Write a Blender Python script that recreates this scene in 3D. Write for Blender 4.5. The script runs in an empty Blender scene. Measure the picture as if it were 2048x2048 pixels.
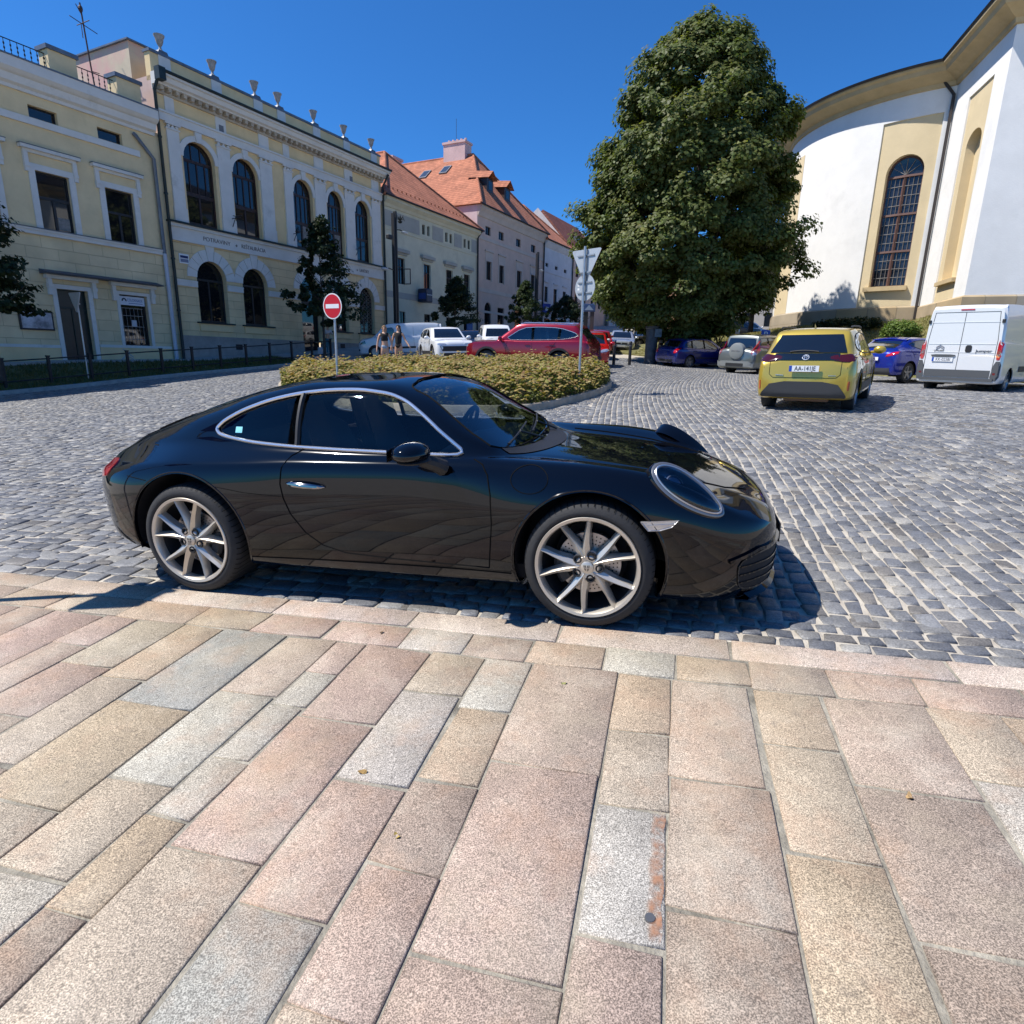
import bpy, bmesh, math, random
import numpy as np
from mathutils import Vector, Matrix
from mathutils.bvhtree import BVHTree
R = math.radians
SC = bpy.context.scene
COL = SC.collection
rng = np.random.default_rng(7)
random.seed(7)
# ------------------------------------------------------------------ camera, sky, sun, exposure
cam_d = bpy.data.cameras.new('camera'); cam = bpy.data.objects.new('camera', cam_d); COL.objects.link(cam)
cr, cu, cf = Vector((0.99976, 0.00539, 0.021235)), Vector((-0.021908, 0.245975, 0.969028)), Vector((0, 0.969261, -0.246034))
m = Matrix((cr, cu, -cf)).transposed().to_4x4(); m.translation = (0, 0, 1.47)
cam.matrix_world = m
cam_d.sensor_width = 36; cam_d.lens = 36 * 1205 / 2048; cam_d.clip_end = 3000; cam_d.clip_start = .05
SC.camera = cam
SUN_EL, SUN_AZ = 55.5, 266.0
w = bpy.data.worlds.new('World'); SC.world = w; w.use_nodes = True
nt = w.node_tree; sky = nt.nodes.new('ShaderNodeTexSky'); sky.sky_type = 'NISHITA'; sky.sun_disc = False
sky.sun_elevation = R(SUN_EL); sky.sun_rotation = R(SUN_AZ); sky.altitude = 900; sky.air_density = 1.0; sky.dust_density = 0.25; sky.ozone_density = 5.0
bg = nt.nodes['Background']; bg.inputs['Strength'].default_value = .128
tint = nt.nodes.new('ShaderNodeMix'); tint.data_type = 'RGBA'; tint.blend_type = 'MULTIPLY'; tint.inputs['Factor'].default_value = 1; tint.inputs['B'].default_value = (.22, .58, .92, 1)
nt.links.new(sky.outputs[0], tint.inputs['A']); nt.links.new(tint.outputs['Result'], bg.inputs['Color'])
sd = bpy.data.lights.new('sun', 'SUN'); sun = bpy.data.objects.new('sun', sd); COL.objects.link(sun)
sd.energy = 4.9; sd.angle = R(.53); sd.color = (1.0, .955, .89)
sv = Vector((math.sin(R(SUN_AZ)) * math.cos(R(SUN_EL)), math.cos(R(SUN_AZ)) * math.cos(R(SUN_EL)), math.sin(R(SUN_EL))))
sun.rotation_euler = sv.to_track_quat('Z', 'Y').to_euler(); sun.location = (-20, 0, 40)
SC.view_settings.view_transform = 'Standard'; SC.view_settings.look = 'None'; SC.view_settings.exposure = 0.45; SC.view_settings.gamma = 1
SC.render.engine = 'CYCLES'; SC.cycles.use_denoising = True; SC.cycles.max_bounces = 8; SC.cycles.transparent_max_bounces = 16
SC.cycles.caustics_reflective = False; SC.cycles.caustics_refractive = False; SC.cycles.sample_clamp_indirect = 6
# ------------------------------------------------------------------ materials
MATS = {}
def mat(name, col, rough=.6, metal=0., var=0., vscale=3., bump=0., bscale=60., spec=.5, coat=0., attr=None, trans=0., detail=6., dirt=None):
    if name in MATS: return MATS[name]
    mm = bpy.data.materials.new(name); mm.use_nodes = True; n = mm.node_tree.nodes; L = mm.node_tree.links
    b = n['Principled BSDF']; b.inputs['Base Color'].default_value = (*col, 1); b.inputs['Roughness'].default_value = rough
    b.inputs['Metallic'].default_value = metal; b.inputs['Specular IOR Level'].default_value = spec
    b.inputs['Coat Weight'].default_value = coat; b.inputs['Coat Roughness'].default_value = .02; b.inputs['Transmission Weight'].default_value = trans
    tc = n.new('ShaderNodeTexCoord'); last = None
    if attr:
        a = n.new('ShaderNodeAttribute'); a.attribute_name = attr; last = a.outputs['Color']
    if var:
        t = n.new('ShaderNodeTexNoise'); t.inputs['Scale'].default_value = vscale; t.inputs['Detail'].default_value = detail; t.inputs['Roughness'].default_value = .65
        L.new(tc.outputs['Object'], t.inputs['Vector'])
        mr = n.new('ShaderNodeMapRange'); mr.inputs[1].default_value = .3; mr.inputs[2].default_value = .7; mr.inputs[3].default_value = 1 - var; mr.inputs[4].default_value = 1 + var
        L.new(t.outputs['Fac'], mr.inputs[0])
        mx = n.new('ShaderNodeMix'); mx.data_type = 'RGBA'; mx.blend_type = 'MULTIPLY'; mx.inputs['Factor'].default_value = 1
        if last: L.new(last, mx.inputs['A'])
        else: mx.inputs['A'].default_value = (*col, 1)
        L.new(mr.outputs[0], mx.inputs['B']); last = mx.outputs['Result']
    if dirt:   # a second colour in blotches of its own
        t = n.new('ShaderNodeTexNoise'); t.inputs['Scale'].default_value = dirt[1]; t.inputs['Detail'].default_value = 8; t.inputs['Roughness'].default_value = .7
        L.new(tc.outputs['Object'], t.inputs['Vector'])
        mr = n.new('ShaderNodeMapRange'); mr.inputs[1].default_value = dirt[2]; mr.inputs[2].default_value = dirt[2] + .2; mr.inputs[4].default_value = dirt[3]
        L.new(t.outputs['Fac'], mr.inputs[0]); mx = n.new('ShaderNodeMix'); mx.data_type = 'RGBA'
        L.new(mr.outputs[0], mx.inputs['Factor'])
        if last: L.new(last, mx.inputs['A'])
        else: mx.inputs['A'].default_value = (*col, 1)
        mx.inputs['B'].default_value = (*dirt[0], 1); last = mx.outputs['Result']
    if last: L.new(last, b.inputs['Base Color'])
    if bump:
        t = n.new('ShaderNodeTexNoise'); t.inputs['Scale'].default_value = bscale; t.inputs['Detail'].default_value = 5
        L.new(tc.outputs['Object'], t.inputs['Vector']); bp = n.new('ShaderNodeBump'); bp.inputs['Strength'].default_value = bump; bp.inputs['Distance'].default_value = .02
        L.new(t.outputs['Fac'], bp.inputs['Height']); L.new(bp.outputs[0], b.inputs['Normal'])
    MATS[name] = mm; return mm
# ------------------------------------------------------------------ mesh building
class MB:
    """Collects shapes; build() links them as ONE mesh object."""
    def __init__(s): s.v = []; s.f = []; s.mi = []; s.M = None; s.k = 0
    def add(s, vs, fs):
        o = len(s.v)
        if s.M is not None: vs = [tuple(s.M @ Vector(p)) for p in vs]
        s.v += [tuple(p) for p in vs]; s.f += [tuple(i + o for i in f) for f in fs]; s.mi += [s.k] * len(fs); return s
    def box(s, x0, x1, y0, y1, z0, z1, rz=0., bev=0.):
        cx, cy = (x0 + x1) / 2, (y0 + y1) / 2; c, sn = math.cos(rz), math.sin(rz)
        if bev > 0:
            b = min(bev, (x1 - x0) / 2.01, (y1 - y0) / 2.01, (z1 - z0) / 2.01); vs = []; 
            bm = bmesh.new(); bmesh.ops.create_cube(bm, size=1)
            for v in bm.verts: v.co = ((v.co.x + .5) * (x1 - x0) + x0, (v.co.y + .5) * (y1 - y0) + y0, (v.co.z + .5) * (z1 - z0) + z0)
            bmesh.ops.bevel(bm, geom=bm.edges[:], offset=b, segments=2, affect='EDGES', profile=.5)
            bm.verts.index_update(); vs = [v.co.copy() for v in bm.verts]; fs = [[v.index for v in f.verts] for f in bm.faces]; bm.free()
        else:
            vs = [(x, y, z) for z in (z0, z1) for y in (y0, y1) for x in (x0, x1)]
            fs = [(0, 2, 3, 1), (4, 5, 7, 6), (0, 1, 5, 4), (2, 6, 7, 3), (0, 4, 6, 2), (1, 3, 7, 5)]
        if rz: vs = [(cx + (p[0] - cx) * c - (p[1] - cy) * sn, cy + (p[0] - cx) * sn + (p[1] - cy) * c, p[2]) for p in vs]
        return s.add(vs, fs)
    def tube(s, pts, r, n=8, cap=True, r1=None):
        P = [Vector(p) for p in pts]; N = len(P); vs = []; fs = []
        rr = r if hasattr(r, '__len__') else [r + ((r1 if r1 is not None else r) - r) * i / max(1, N - 1) for i in range(N)]
        up = None
        for i, p in enumerate(P):
            d = (P[min(i + 1, N - 1)] - P[max(i - 1, 0)]).normalized()
            if up is None: up = d.orthogonal().normalized()
            else: up = (up - d * up.dot(d)); up = up.normalized() if up.length > 1e-6 else d.orthogonal().normalized()
            q = d.cross(up)
            for k in range(n):
                a = 2 * math.pi * k / n; vs.append(p + (up * math.cos(a) + q * math.sin(a)) * rr[i])
        for i in range(N - 1):
            for k in range(n): fs.append((i * n + k, i * n + (k + 1) % n, (i + 1) * n + (k + 1) % n, (i + 1) * n + k))
        if cap: fs += [tuple(range(n))[::-1], tuple(range((N - 1) * n, N * n))]
        return s.add(vs, fs)
    def lathe(s, prof, n=24, axis='z', c=(0, 0, 0), a0=0., a1=2 * math.pi):
        full = abs(a1 - a0 - 2 * math.pi) < 1e-6; m_ = n if full else n + 1; vs = []; fs = []
        for k in range(m_):
            a = a0 + (a1 - a0) * k / n; ca, sa = math.cos(a), math.sin(a)
            for r_, h in prof:
                p = (r_ * ca, r_ * sa, h) if axis == 'z' else (r_ * ca, h, r_ * sa)
                vs.append((p[0] + c[0], p[1] + c[1], p[2] + c[2]))
        q = len(prof)
        for k in range(n):
            k2 = (k + 1) % m_
            for i in range(q - 1): fs.append((k * q + i, k2 * q + i, k2 * q + i + 1, k * q + i + 1))
        return s.add(vs, fs)
    def prism(s, poly, h0, h1, axis='z'):
        n = len(poly); f = {'z': lambda a, b, h: (a, b, h), 'y': lambda a, b, h: (a, h, b), 'x': lambda a, b, h: (h, a, b)}[axis]
        vs = [f(a, b, h0) for a, b in poly] + [f(a, b, h1) for a, b in poly]
        return s.add(vs, [tuple(range(n))[::-1], tuple(range(n, 2 * n))] + [(i, (i + 1) % n, n + (i + 1) % n, n + i) for i in range(n)])
    def face(s, *pts): return s.add(pts, [tuple(range(len(pts)))])
    def grid(s, rows, closed=False):
        a, b = len(rows), len(rows[0]); fs = [(i * b + j, i * b + j + 1, (i + 1) * b + j + 1, (i + 1) * b + j) for i in range(a - 1) for j in range(b - 1)]
        if closed: fs += [(i * b + b - 1, i * b, (i + 1) * b, (i + 1) * b + b - 1) for i in range(a - 1)]
        return s.add([p for r_ in rows for p in r_], fs)
    def ball(s, c, rx, ry=None, rz=None, n=12, k=8):
        ry = ry or rx; rz = rz or rx
        return s.add([(c[0] + rx * math.sin(math.pi * i / k) * math.cos(2 * math.pi * j / n), c[1] + ry * math.sin(math.pi * i / k) * math.sin(2 * math.pi * j / n), c[2] + rz * math.cos(math.pi * i / k)) for i in range(k + 1) for j in range(n)],
                     [(i * n + j, (i + 1) * n + j, (i + 1) * n + (j + 1) % n, i * n + (j + 1) % n) for i in range(k) for j in range(n)])
    def build(s, name, m_, parent=None, smooth=False, angle=None, fix=True):
        me = bpy.data.meshes.new(name); me.from_pydata([tuple(map(float, p)) for p in s.v], [], s.f)
        ms = m_ if isinstance(m_, (list, tuple)) else [m_]
        for q in ms: me.materials.append(q)
        if len(ms) > 1: me.polygons.foreach_set('material_index', s.mi)
        if fix:
            bm = bmesh.new(); bm.from_mesh(me); bmesh.ops.remove_doubles(bm, verts=bm.verts[:], dist=1e-5)
            bmesh.ops.recalc_face_normals(bm, faces=bm.faces[:]); bm.to_mesh(me); bm.free()
        if smooth or angle:
            me.polygons.foreach_set('use_smooth', [True] * len(me.polygons))
            me.set_sharp_from_angle(angle=R(angle or 35))
        me.update(); o = bpy.data.objects.new(name, me); COL.objects.link(o)
        if parent: o.parent = parent
        return o
def mesh_np(name, V, F, m_, parent=None, cols=None, smooth=False):
    """V (n,3), F (m,4) or (m,3) arrays; cols: per-vertex colour attribute Col."""
    V = np.asarray(V, np.float32); F = np.asarray(F, np.int32); k = F.shape[1]
    me = bpy.data.meshes.new(name); me.vertices.add(len(V)); me.vertices.foreach_set('co', V.ravel())
    me.loops.add(F.size); me.loops.foreach_set('vertex_index', F.ravel())
    me.polygons.add(len(F)); me.polygons.foreach_set('loop_start', np.arange(0, F.size, k, dtype=np.int32))
    me.polygons.foreach_set('loop_total', np.full(len(F), k, np.int32))
    me.update(calc_edges=True)
    if cols is not None:
        a = me.color_attributes.new('Col', 'FLOAT_COLOR', 'POINT'); c4 = np.ones((len(V), 4), np.float32); c4[:, :3] = cols; a.data.foreach_set('color', c4.ravel())
    for q in (m_ if isinstance(m_, (list, tuple)) else [m_]): me.materials.append(q)
    if smooth: me.polygons.foreach_set('use_smooth', [True] * len(F))
    me.validate(); o = bpy.data.objects.new(name, me); COL.objects.link(o)
    if parent: o.parent = parent
    return o
def tag(o, label=None, cat=None, group=None, kind=None):
    if label: o['label'] = label
    if cat: o['category'] = cat
    if group: o['group'] = group
    if kind: o['kind'] = kind
    return o
def thing(name, label, cat, loc=(0, 0, 0), rz=0., group=None):
    o = bpy.data.objects.new(name, None); COL.objects.link(o); o.location = loc; o.rotation_euler = (0, 0, rz); o.empty_display_size = .2
    return tag(o, label, cat, group)
def copy_tree(o, parent=None):
    c = o.copy(); COL.objects.link(c)
    if parent: c.parent = parent
    for ch in list(o.children): copy_tree(ch, c)
    return c
def text(name, s, size, m_, parent, loc, rot, ext=.004, align='CENTER', sx=1.):
    cv = bpy.data.curves.new(name, 'FONT'); cv.body = s; cv.size = size; cv.extrude = ext; cv.align_x = align; cv.align_y = 'CENTER'
    o = bpy.data.objects.new(name, cv); COL.objects.link(o); dg = bpy.context.evaluated_depsgraph_get()
    me = bpy.data.meshes.new_from_object(o.evaluated_get(dg)); bpy.data.objects.remove(o); bpy.data.curves.remove(cv)
    me.transform(Matrix.Diagonal((sx, 1, 1, 1))); me.materials.clear(); me.materials.append(m_); o = bpy.data.objects.new(name, me); COL.objects.link(o); o.parent = parent
    o.location = loc; o.rotation_euler = rot; return o
# ------------------------------------------------------------------ places: the frame of the black car / the paving, the street front
CR = Matrix(((0.966544, 0.251827, -0.048747), (-0.253399, 0.96692, -0.029221), (0.039776, 0.040595, 0.998384)))
CP = Vector((0.628371, 3.789336, 0.134199)); CM = CR.to_4x4(); CM.translation = CP
CRn = np.array(CR); CPn = np.array(CP)
SD = np.array([math.sin(R(27)), math.cos(R(27))]); SN = np.array([SD[1], -SD[0]]); SQ = -30.5
def st(s, off): return SD * s + SN * (SQ + off)          # along / out from the street front
def plane_z(x, y): return CPn[2] - (CRn[0, 2] * (x - CPn[0]) + CRn[1, 2] * (y - CPn[1])) / CRn[2, 2]
_kx = [6, 11, 13.5, 16.5, 22.3, 30, 38, 45, 51.5, 66, 80, 100]; _kz = [-.42, -.12, .06, .33, .72, 1.35, 2.1, 2.75, 3.45, 4.55, 5.6, 7.1]
_c = [(x, y, plane_z(x, y)) for x in (-6, -3, 0, 3, 6) for y in (-2, 1, 4, 7)] + [(4.8, 12.6, .6), (6.4, 11.5, .64), (7.6, 13.5, .76), (8, 22.9, 1.0), (9.8, 15, .82), (14.3, 19.1, .88), (14, 22.3, .98), (11, 27.5, 1.08), (9.2, 31.5, 1.25), (.33, 12.8, .4), (2.7, 15.8, .64), (4.2, 25.2, 1.15), (.2, 25.4, 1.08), (-3.5, 27.3, 1.28), (6.8, 42.5, 2.1), (10, 60, 3.3), (17, 75, 4.5), (-12, 4, -.33), (-9, 12, -.05), (-13, 10, -.3), (20, 20, 1.0), (14, 8, .75), (-25, 0, -1.2), (25, 0, 1.3), (0, -10, -.25)]
_c += [(*st(s, 4.7), z) for s, z in zip(_kx, _kz)] + [(*st(s, -6), z + .2) for s, z in zip(_kx, _kz)] + [(*st(120, 0), 9.), (*st(120, 30), 8.), (40, 60, 3.6), (50, 30, 2.4)]
_c = np.array(_c)
def _U(d2): return np.where(d2 > 0, .5 * d2 * np.log(d2 + 1e-12), 0.)
_n = len(_c); _K = np.zeros((_n + 3, _n + 3)); _d2 = ((_c[:, None, :2] - _c[None, :, :2]) ** 2).sum(-1)
_K[:_n, :_n] = _U(_d2) + np.eye(_n) * 6.; _K[:_n, _n] = 1; _K[:_n, _n + 1:] = _c[:, :2]; _K[_n, :_n] = 1; _K[_n + 1:, :_n] = _c[:, :2].T
_w = np.linalg.solve(_K, np.r_[_c[:, 2], 0, 0, 0])
def gz(x, y):
    """height of the ground; exactly the paving plane round the camera and the black car."""
    x = np.asarray(x, float); y = np.asarray(y, float); P = np.stack([x, y], -1)
    z = (_U(((P[..., None, :] - _c[:, :2]) ** 2).sum(-1)) * _w[:_n]).sum(-1) + _w[_n] + P @ _w[_n + 1:]
    lx, ly = (x - .5) * .966 - (y - 2.5) * .253, (x - .5) * .252 + (y - 2.5) * .967
    d = np.hypot(np.maximum(np.abs(lx) - 4.5, 0), np.maximum(np.abs(ly) - 4.2, 0)); t = np.clip(d / 5, 0, 1); t = t * t * (3 - 2 * t)
    return plane_z(x, y) * (1 - t) + z * t
# ------------------------------------------------------------------ ground: grout sheet, cobbles, slab paving, kerbs, verge, lawn
def shader_cobble():
    mm = mat('cobble_ground', (.2, .2, .2), .75); n = mm.node_tree.nodes; L = mm.node_tree.links; b = n['Principled BSDF']
    tc = n.new('ShaderNodeTexCoord'); mp = n.new('ShaderNodeMapping'); mp.inputs['Rotation'].default_value = (0, 0, R(-62)); L.new(tc.outputs['Object'], mp.inputs[0])
    nz = n.new('ShaderNodeTexNoise'); nz.inputs['Scale'].default_value = 7; nz.inputs['Detail'].default_value = 6; L.new(tc.outputs['Object'], nz.inputs['Vector'])
    rp = n.new('ShaderNodeValToRGB'); rp.color_ramp.elements[0].position = .3; rp.color_ramp.elements[0].color = (.34, .30, .245, 1); rp.color_ramp.elements[1].position = .72; rp.color_ramp.elements[1].color = (.56, .51, .42, 1)
    L.new(nz.outputs['Fac'], rp.inputs[0]); L.new(rp.outputs[0], b.inputs['Base Color'])
    n2 = n.new('ShaderNodeTexNoise'); n2.inputs['Scale'].default_value = 90; n2.inputs['Detail'].default_value = 4; L.new(tc.outputs['Object'], n2.inputs['Vector'])
    bp = n.new('ShaderNodeBump'); bp.inputs['Strength'].default_value = .6; bp.inputs['Distance'].default_value = .01; L.new(n2.outputs['Fac'], bp.inputs['Height']); L.new(bp.outputs[0], b.inputs['Normal'])
    return mm
def shader_stone(name, rough0, rough1, speck, sscale, bump=.25, bsc=70., spec=.5):
    """per-stone colour attribute with mineral speckle, blotches, gloss that varies from place to place."""
    mm = mat(name, (.2, .2, .2), .5, spec=spec); n = mm.node_tree.nodes; L = mm.node_tree.links; b = n['Principled BSDF']
    a = n.new('ShaderNodeAttribute'); a.attribute_name = 'Col'; tc = n.new('ShaderNodeTexCoord')
    def noise(s, d=4., r=.6):
        t = n.new('ShaderNodeTexNoise'); t.inputs['Scale'].default_value = s; t.inputs['Detail'].default_value = d; t.inputs['Roughness'].default_value = r; L.new(tc.outputs['Object'], t.inputs['Vector']); return t.outputs['Fac']
    def rng_(src, a0, a1, b0, b1):
        q = n.new('ShaderNodeMapRange'); q.inputs[1].default_value = a0; q.inputs[2].default_value = a1; q.inputs[3].default_value = b0; q.inputs[4].default_value = b1; L.new(src, q.inputs[0]); return q.outputs[0]
    def mul(c, f):
        q = n.new('ShaderNodeMix'); q.data_type = 'RGBA'; q.blend_type = 'MULTIPLY'; q.inputs['Factor'].default_value = 1; L.new(c, q.inputs['A']); L.new(f, q.inputs['B']); return q.outputs['Result']
    c = mul(a.outputs['Color'], rng_(noise(sscale, 2., .5), .36, .62, 1 - speck, 1 + speck * .8))
    c = mul(c, rng_(noise(sscale * .37, 3.), .35, .65, 1 - speck * .5, 1 + speck * .4))
    c = mul(c, rng_(noise(2.3, 6., .7), .3, .7, .8, 1.17))
    if name == 'granite_slab':
        for col_, sc_, lo, hi, amt in (((.44, .28, .18, 1), 1.9, .50, .68, .6), ((.22, .185, .15, 1), 2.7, .54, .74, .45), ((.50, .45, .36, 1), 2.3, .52, .72, .5), ((.42, .35, .25, 1), 1.3, .5, .65, .45), ((.14, .115, .095, 1), 17., .56, .74, .5), ((.12, .105, .09, 1), 55., .62, .72, .55)):
            q = n.new('ShaderNodeMix'); q.data_type = 'RGBA'; L.new(rng_(noise(sc_, 8., .68), lo, hi, 0, amt), q.inputs['Factor']); L.new(c, q.inputs['A']); q.inputs['B'].default_value = col_; c = q.outputs['Result']
        c = mul(c, rng_(noise(sscale * 1.0, 2., .5), .36, .62, .72, 1.22))
    L.new(c, b.inputs['Base Color']); L.new(rng_(noise(9.), .35, .65, rough0, rough1), b.inputs['Roughness'])
    bp = n.new('ShaderNodeBump'); bp.inputs['Strength'].default_value = bump; bp.inputs['Distance'].default_value = .012; L.new(noise(bsc, 5.), bp.inputs['Height']); L.new(bp.outputs[0], b.inputs['Normal'])
    return mm
def axis(*segs): return np.concatenate([np.arange(a, b, s) for a, b, s in segs] + [[segs[-1][1]]])
gx, gy = axis((-320, -40, 20), (-40, -16, 2), (-16, 18, .5), (18, 44, 2), (44, 320, 20)), axis((-120, -12, 12), (-12, -4, 2), (-4, 36, .5), (36, 90, 2), (90, 400, 20))
X, Y = np.meshgrid(gx, gy); Zg = gz(np.clip(X, -40, 40), np.clip(Y, -12, 110))
V = np.stack([X, Y, Zg - .011], -1).reshape(-1, 3); nx = len(gx); I = (np.arange(len(gy) - 1)[:, None] * nx + np.arange(nx - 1)).ravel()
M_SHEET = shader_cobble()
tag(mesh_np('ground', V, np.stack([I, I + 1, I + nx + 1, I + nx], -1), M_SHEET, smooth=True), kind='structure')
M_COB = shader_stone('cobble_stone', .33, .62, .22, 120., .5, 60.)
M_GRAN = shader_stone('granite_slab', .5, .75, .34, 260., .2, 200., .35)
def to_world_xy(lx, ly): return CPn[0] + CRn[0, 0] * lx + CRn[0, 1] * ly, CPn[1] + CRn[1, 0] * lx + CRn[1, 1] * ly
ISL = [(-7.9, 20.4), (-6.6, 17.3), (-4.2, 14.6), (-1.8, 13.0), (.33, 12.67), (1.02, 13.67), (1.85, 15.05), (2.51, 16.65), (2.95, 18.4), (2.95, 20.2), (2.2, 21.6), (.2, 22.3), (-2.6, 22.6), (-5.6, 22.3), (-7.4, 21.6)]
def smooth_loop(P, it=3):
    P = np.array(P, float)
    for _ in range(it):
        Q = np.roll(P, -1, 0); P = np.stack([.75 * P + .25 * Q, .25 * P + .75 * Q], 1).reshape(-1, 2)
    return P
ISLS = smooth_loop(ISL, 2)
def inside(x, y, poly):
    poly = np.asarray(poly); c = np.zeros(np.shape(x), bool); j = len(poly) - 1
    for i in range(len(poly)):
        xi, yi = poly[i]; xj, yj = poly[j]
        c ^= ((yi > y) != (yj > y)) & (x < (xj - xi) * (y - yi) / (yj - yi + 1e-12) + xi); j = i
    return c
LAWN_F = [(6.5, 41), (9.5, 37), (12.2, 34.3), (13.8, 31.2), (15.4, 27.6), (17.2, 24.6), (18.8, 22), (23, 18.5)]
def cobbles():
    rows = []
    def field(u0, u1, v0, v1, wid, len0, len1, along, keep):
        """rows of stones; along='y': rows run along the car frame's y."""
        u = u0
        while u < u1:
            wd = wid * rng.uniform(.88, 1.12); v = v0 + rng.uniform(-.2, 0)
            k = int((v1 - v0) / len0) + 4; Ls = rng.uniform(len0, len1, k); Vs = v + np.r_[0, np.cumsum(Ls)]
            a, b = Vs[:-1], Vs[1:]; ok = a < v1; a, b = a[ok], b[ok]
            U0 = np.full(len(a), u); U1 = np.full(len(a), u + wd)
            rows.append(np.stack([U0, U1, a, b, np.full(len(a), 0. if along == 'y' else 1.), np.full(len(a), float(keep))], -1)); u += wd
    field(-1.0, 26, -.7, 36, .113, .125, .19, 'y', 0)       # u = x, v = y
    field(-.55, 36, -26, -1.0, .13, .13, .2, 'x', 1)       # u = y, v = x
    field(-.86, -.55, -1.0, 26, .104, .11, .17, 'x', 2)      # two gutter rows along the kerb
    field(-.86, -.55, -26, -1.0, .14, .16, .24, 'x', 2)
    S = np.concatenate(rows); g = .0095; n = len(S); al = S[:, 4] == 0
    j = lambda s: rng.normal(0, s, (n, 4))
    cu = np.stack([S[:, 0] + g, S[:, 1] - g, S[:, 1] - g, S[:, 0] + g], -1) + j(.006); cv = np.stack([S[:, 2] + g, S[:, 2] + g, S[:, 3] - g, S[:, 3] - g], -1) + j(.007)
    lx = np.where(al[:, None], cu, cv); ly = np.where(al[:, None], cv, cu)
    ox, oy = lx.mean(1), ly.mean(1)
    main = (S[:, 5] != 2)[:, None]; fade = np.clip((ly - .5) / 4, 0, 1)
    lx = lx + np.where(main, fade * (.35 * np.sin(ly * .27 + 1.0) - .25), 0)
    ly = ly + np.where(main & ~al[:, None], fade * .25 * np.sin(lx * .4), 0)
    wx, wy = to_world_xy(lx, ly); cx, cy = wx.mean(1), wy.mean(1)
    off = cx * SN[0] + cy * SN[1] - SQ
    ok = (oy > -.86) & (off > 4.9) & (cy < 37) & ~inside(cx, cy, ISLS)
    ok &= ~((S[:, 5] == 0) & (oy < -.54)) & ~((S[:, 5] == 1) & ((oy < -.54) | (ox > -1.0)))
    ok &= ~inside(cx, cy, LAWN_F + [(40, 18), (40, 60), (6.5, 60)]) & (cx * .62 < cy + 1.5) & (-cx * 1.0 < cy + 2)
    wx, wy, cx, cy = wx[ok], wy[ok], cx[ok], cy[ok]; n = len(cx); z0 = gz(cx, cy)
    gxx = (gz(cx + .3, cy) - gz(cx - .3, cy)) / .6; gyy = (gz(cx, cy + .3) - gz(cx, cy - .3)) / .6
    def ring(f, dz):
        x = cx[:, None] + (wx - cx[:, None]) * f; y = cy[:, None] + (wy - cy[:, None]) * f
        return np.stack([x, y, z0[:, None] + gxx[:, None] * (x - cx[:, None]) + gyy[:, None] * (y - cy[:, None]) + dz], -1)
    h = rng.normal(0, .0022, (n, 1)); tl = rng.normal(0, .0020, (n, 4))
    A = ring(1., h - .02 + 0 * tl); B = ring(.985, h - .006 + tl); C = ring(.86, h + tl); D = ring(.45, h + .0025 + tl * .4)
    V = np.stack([A, B, C, D], 1).reshape(-1, 3); base = np.arange(n)[:, None] * 16; F = []
    for q in range(3):
        for k in range(4): F.append(base + np.array([q * 4 + k, q * 4 + (k + 1) % 4, q * 4 + 4 + (k + 1) % 4, q * 4 + 4 + k]))
    F.append(base + np.array([12, 13, 14, 15])); F = np.stack(F, 1).reshape(-1, 4)
    pal = np.array([(.115, .118, .126), (.155, .156, .158), (.205, .20, .19), (.145, .134, .12), (.26, .247, .22), (.10, .104, .114)])
    c = pal[rng.choice(6, n, p=[.3, .25, .17, .1, .08, .1])] * rng.uniform(.9, 1.45, (n, 1))
    mean = np.array([.155, .155, .157]); c = mean + (c - mean) * .9
    return mesh_np('cobblestone_road', V, F, M_COB, cols=np.repeat(c, 16, 0), smooth=True)
tag(cobbles(), kind='structure')
rows = []
for t in np.linspace(-.25, 1.5, 40): x_, y_ = 9.0 + 1.45 * t, 15.69 - 2.62 * t; rows.append([(x_ + .875 * o, y_ + .484 * o, float(gz(x_, y_)) + .012) for o in (-.055, .055)])
tag(MB().grid(rows).build('parking_line', mat('worn_line_paint', (.52, .50, .45), .8, var=.5, vscale=7, dirt=((.2, .19, .18), 9., .45, .9)), None), kind='structure')
# slab paving, in the car's frame: kerb, header row, then courses running away from the road
def slab_mesh(name, slabs, z, bev=.006, depth=.04, mt=None):
    V = []; F = []; Cc = []
    for (x0, x1, y0, y1, c) in slabs:
        g = rng.uniform(.003, .006) if y1 > -1.3 else rng.uniform(.0035, .008); dz = rng.normal(0, .0016, 4); dl = rng.normal(0, .0045, 8); o = len(V)
        P = [(x0 + g + dl[0], y0 + g + dl[1]), (x1 - g + dl[2], y0 + g + dl[3]), (x1 - g + dl[4], y1 - g + dl[5]), (x0 + g + dl[6], y1 - g + dl[7])]
        ins = [(bev, bev), (-bev, bev), (-bev, -bev), (bev, -bev)]
        for lvl in (0, 1, 2):
            for k, (px, py) in enumerate(P):
                e = bev if lvl == 2 else 0
                V.append(CM @ Vector((px + ins[k][0] * (lvl == 2), py + ins[k][1] * (lvl == 2), z + (-depth, -.005, 0)[lvl] + dz[k]))); Cc.append(c)
        for l in (0, 1):
            for k in range(4): F.append((o + l * 4 + k, o + l * 4 + (k + 1) % 4, o + l * 4 + 4 + (k + 1) % 4, o + l * 4 + 4 + k))
        F.append((o + 8, o + 9, o + 10, o + 11))
    return mesh_np(name, np.array([tuple(v) for v in V]), np.array(F), mt or M_GRAN, cols=np.array(Cc))
PK, BE, OC, GY, WH, TN = (.375, .285, .225), (.385, .315, .235), (.38, .295, .205), (.285, .27, .235), (.42, .38, .315), (.315, .25, .195)
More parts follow.
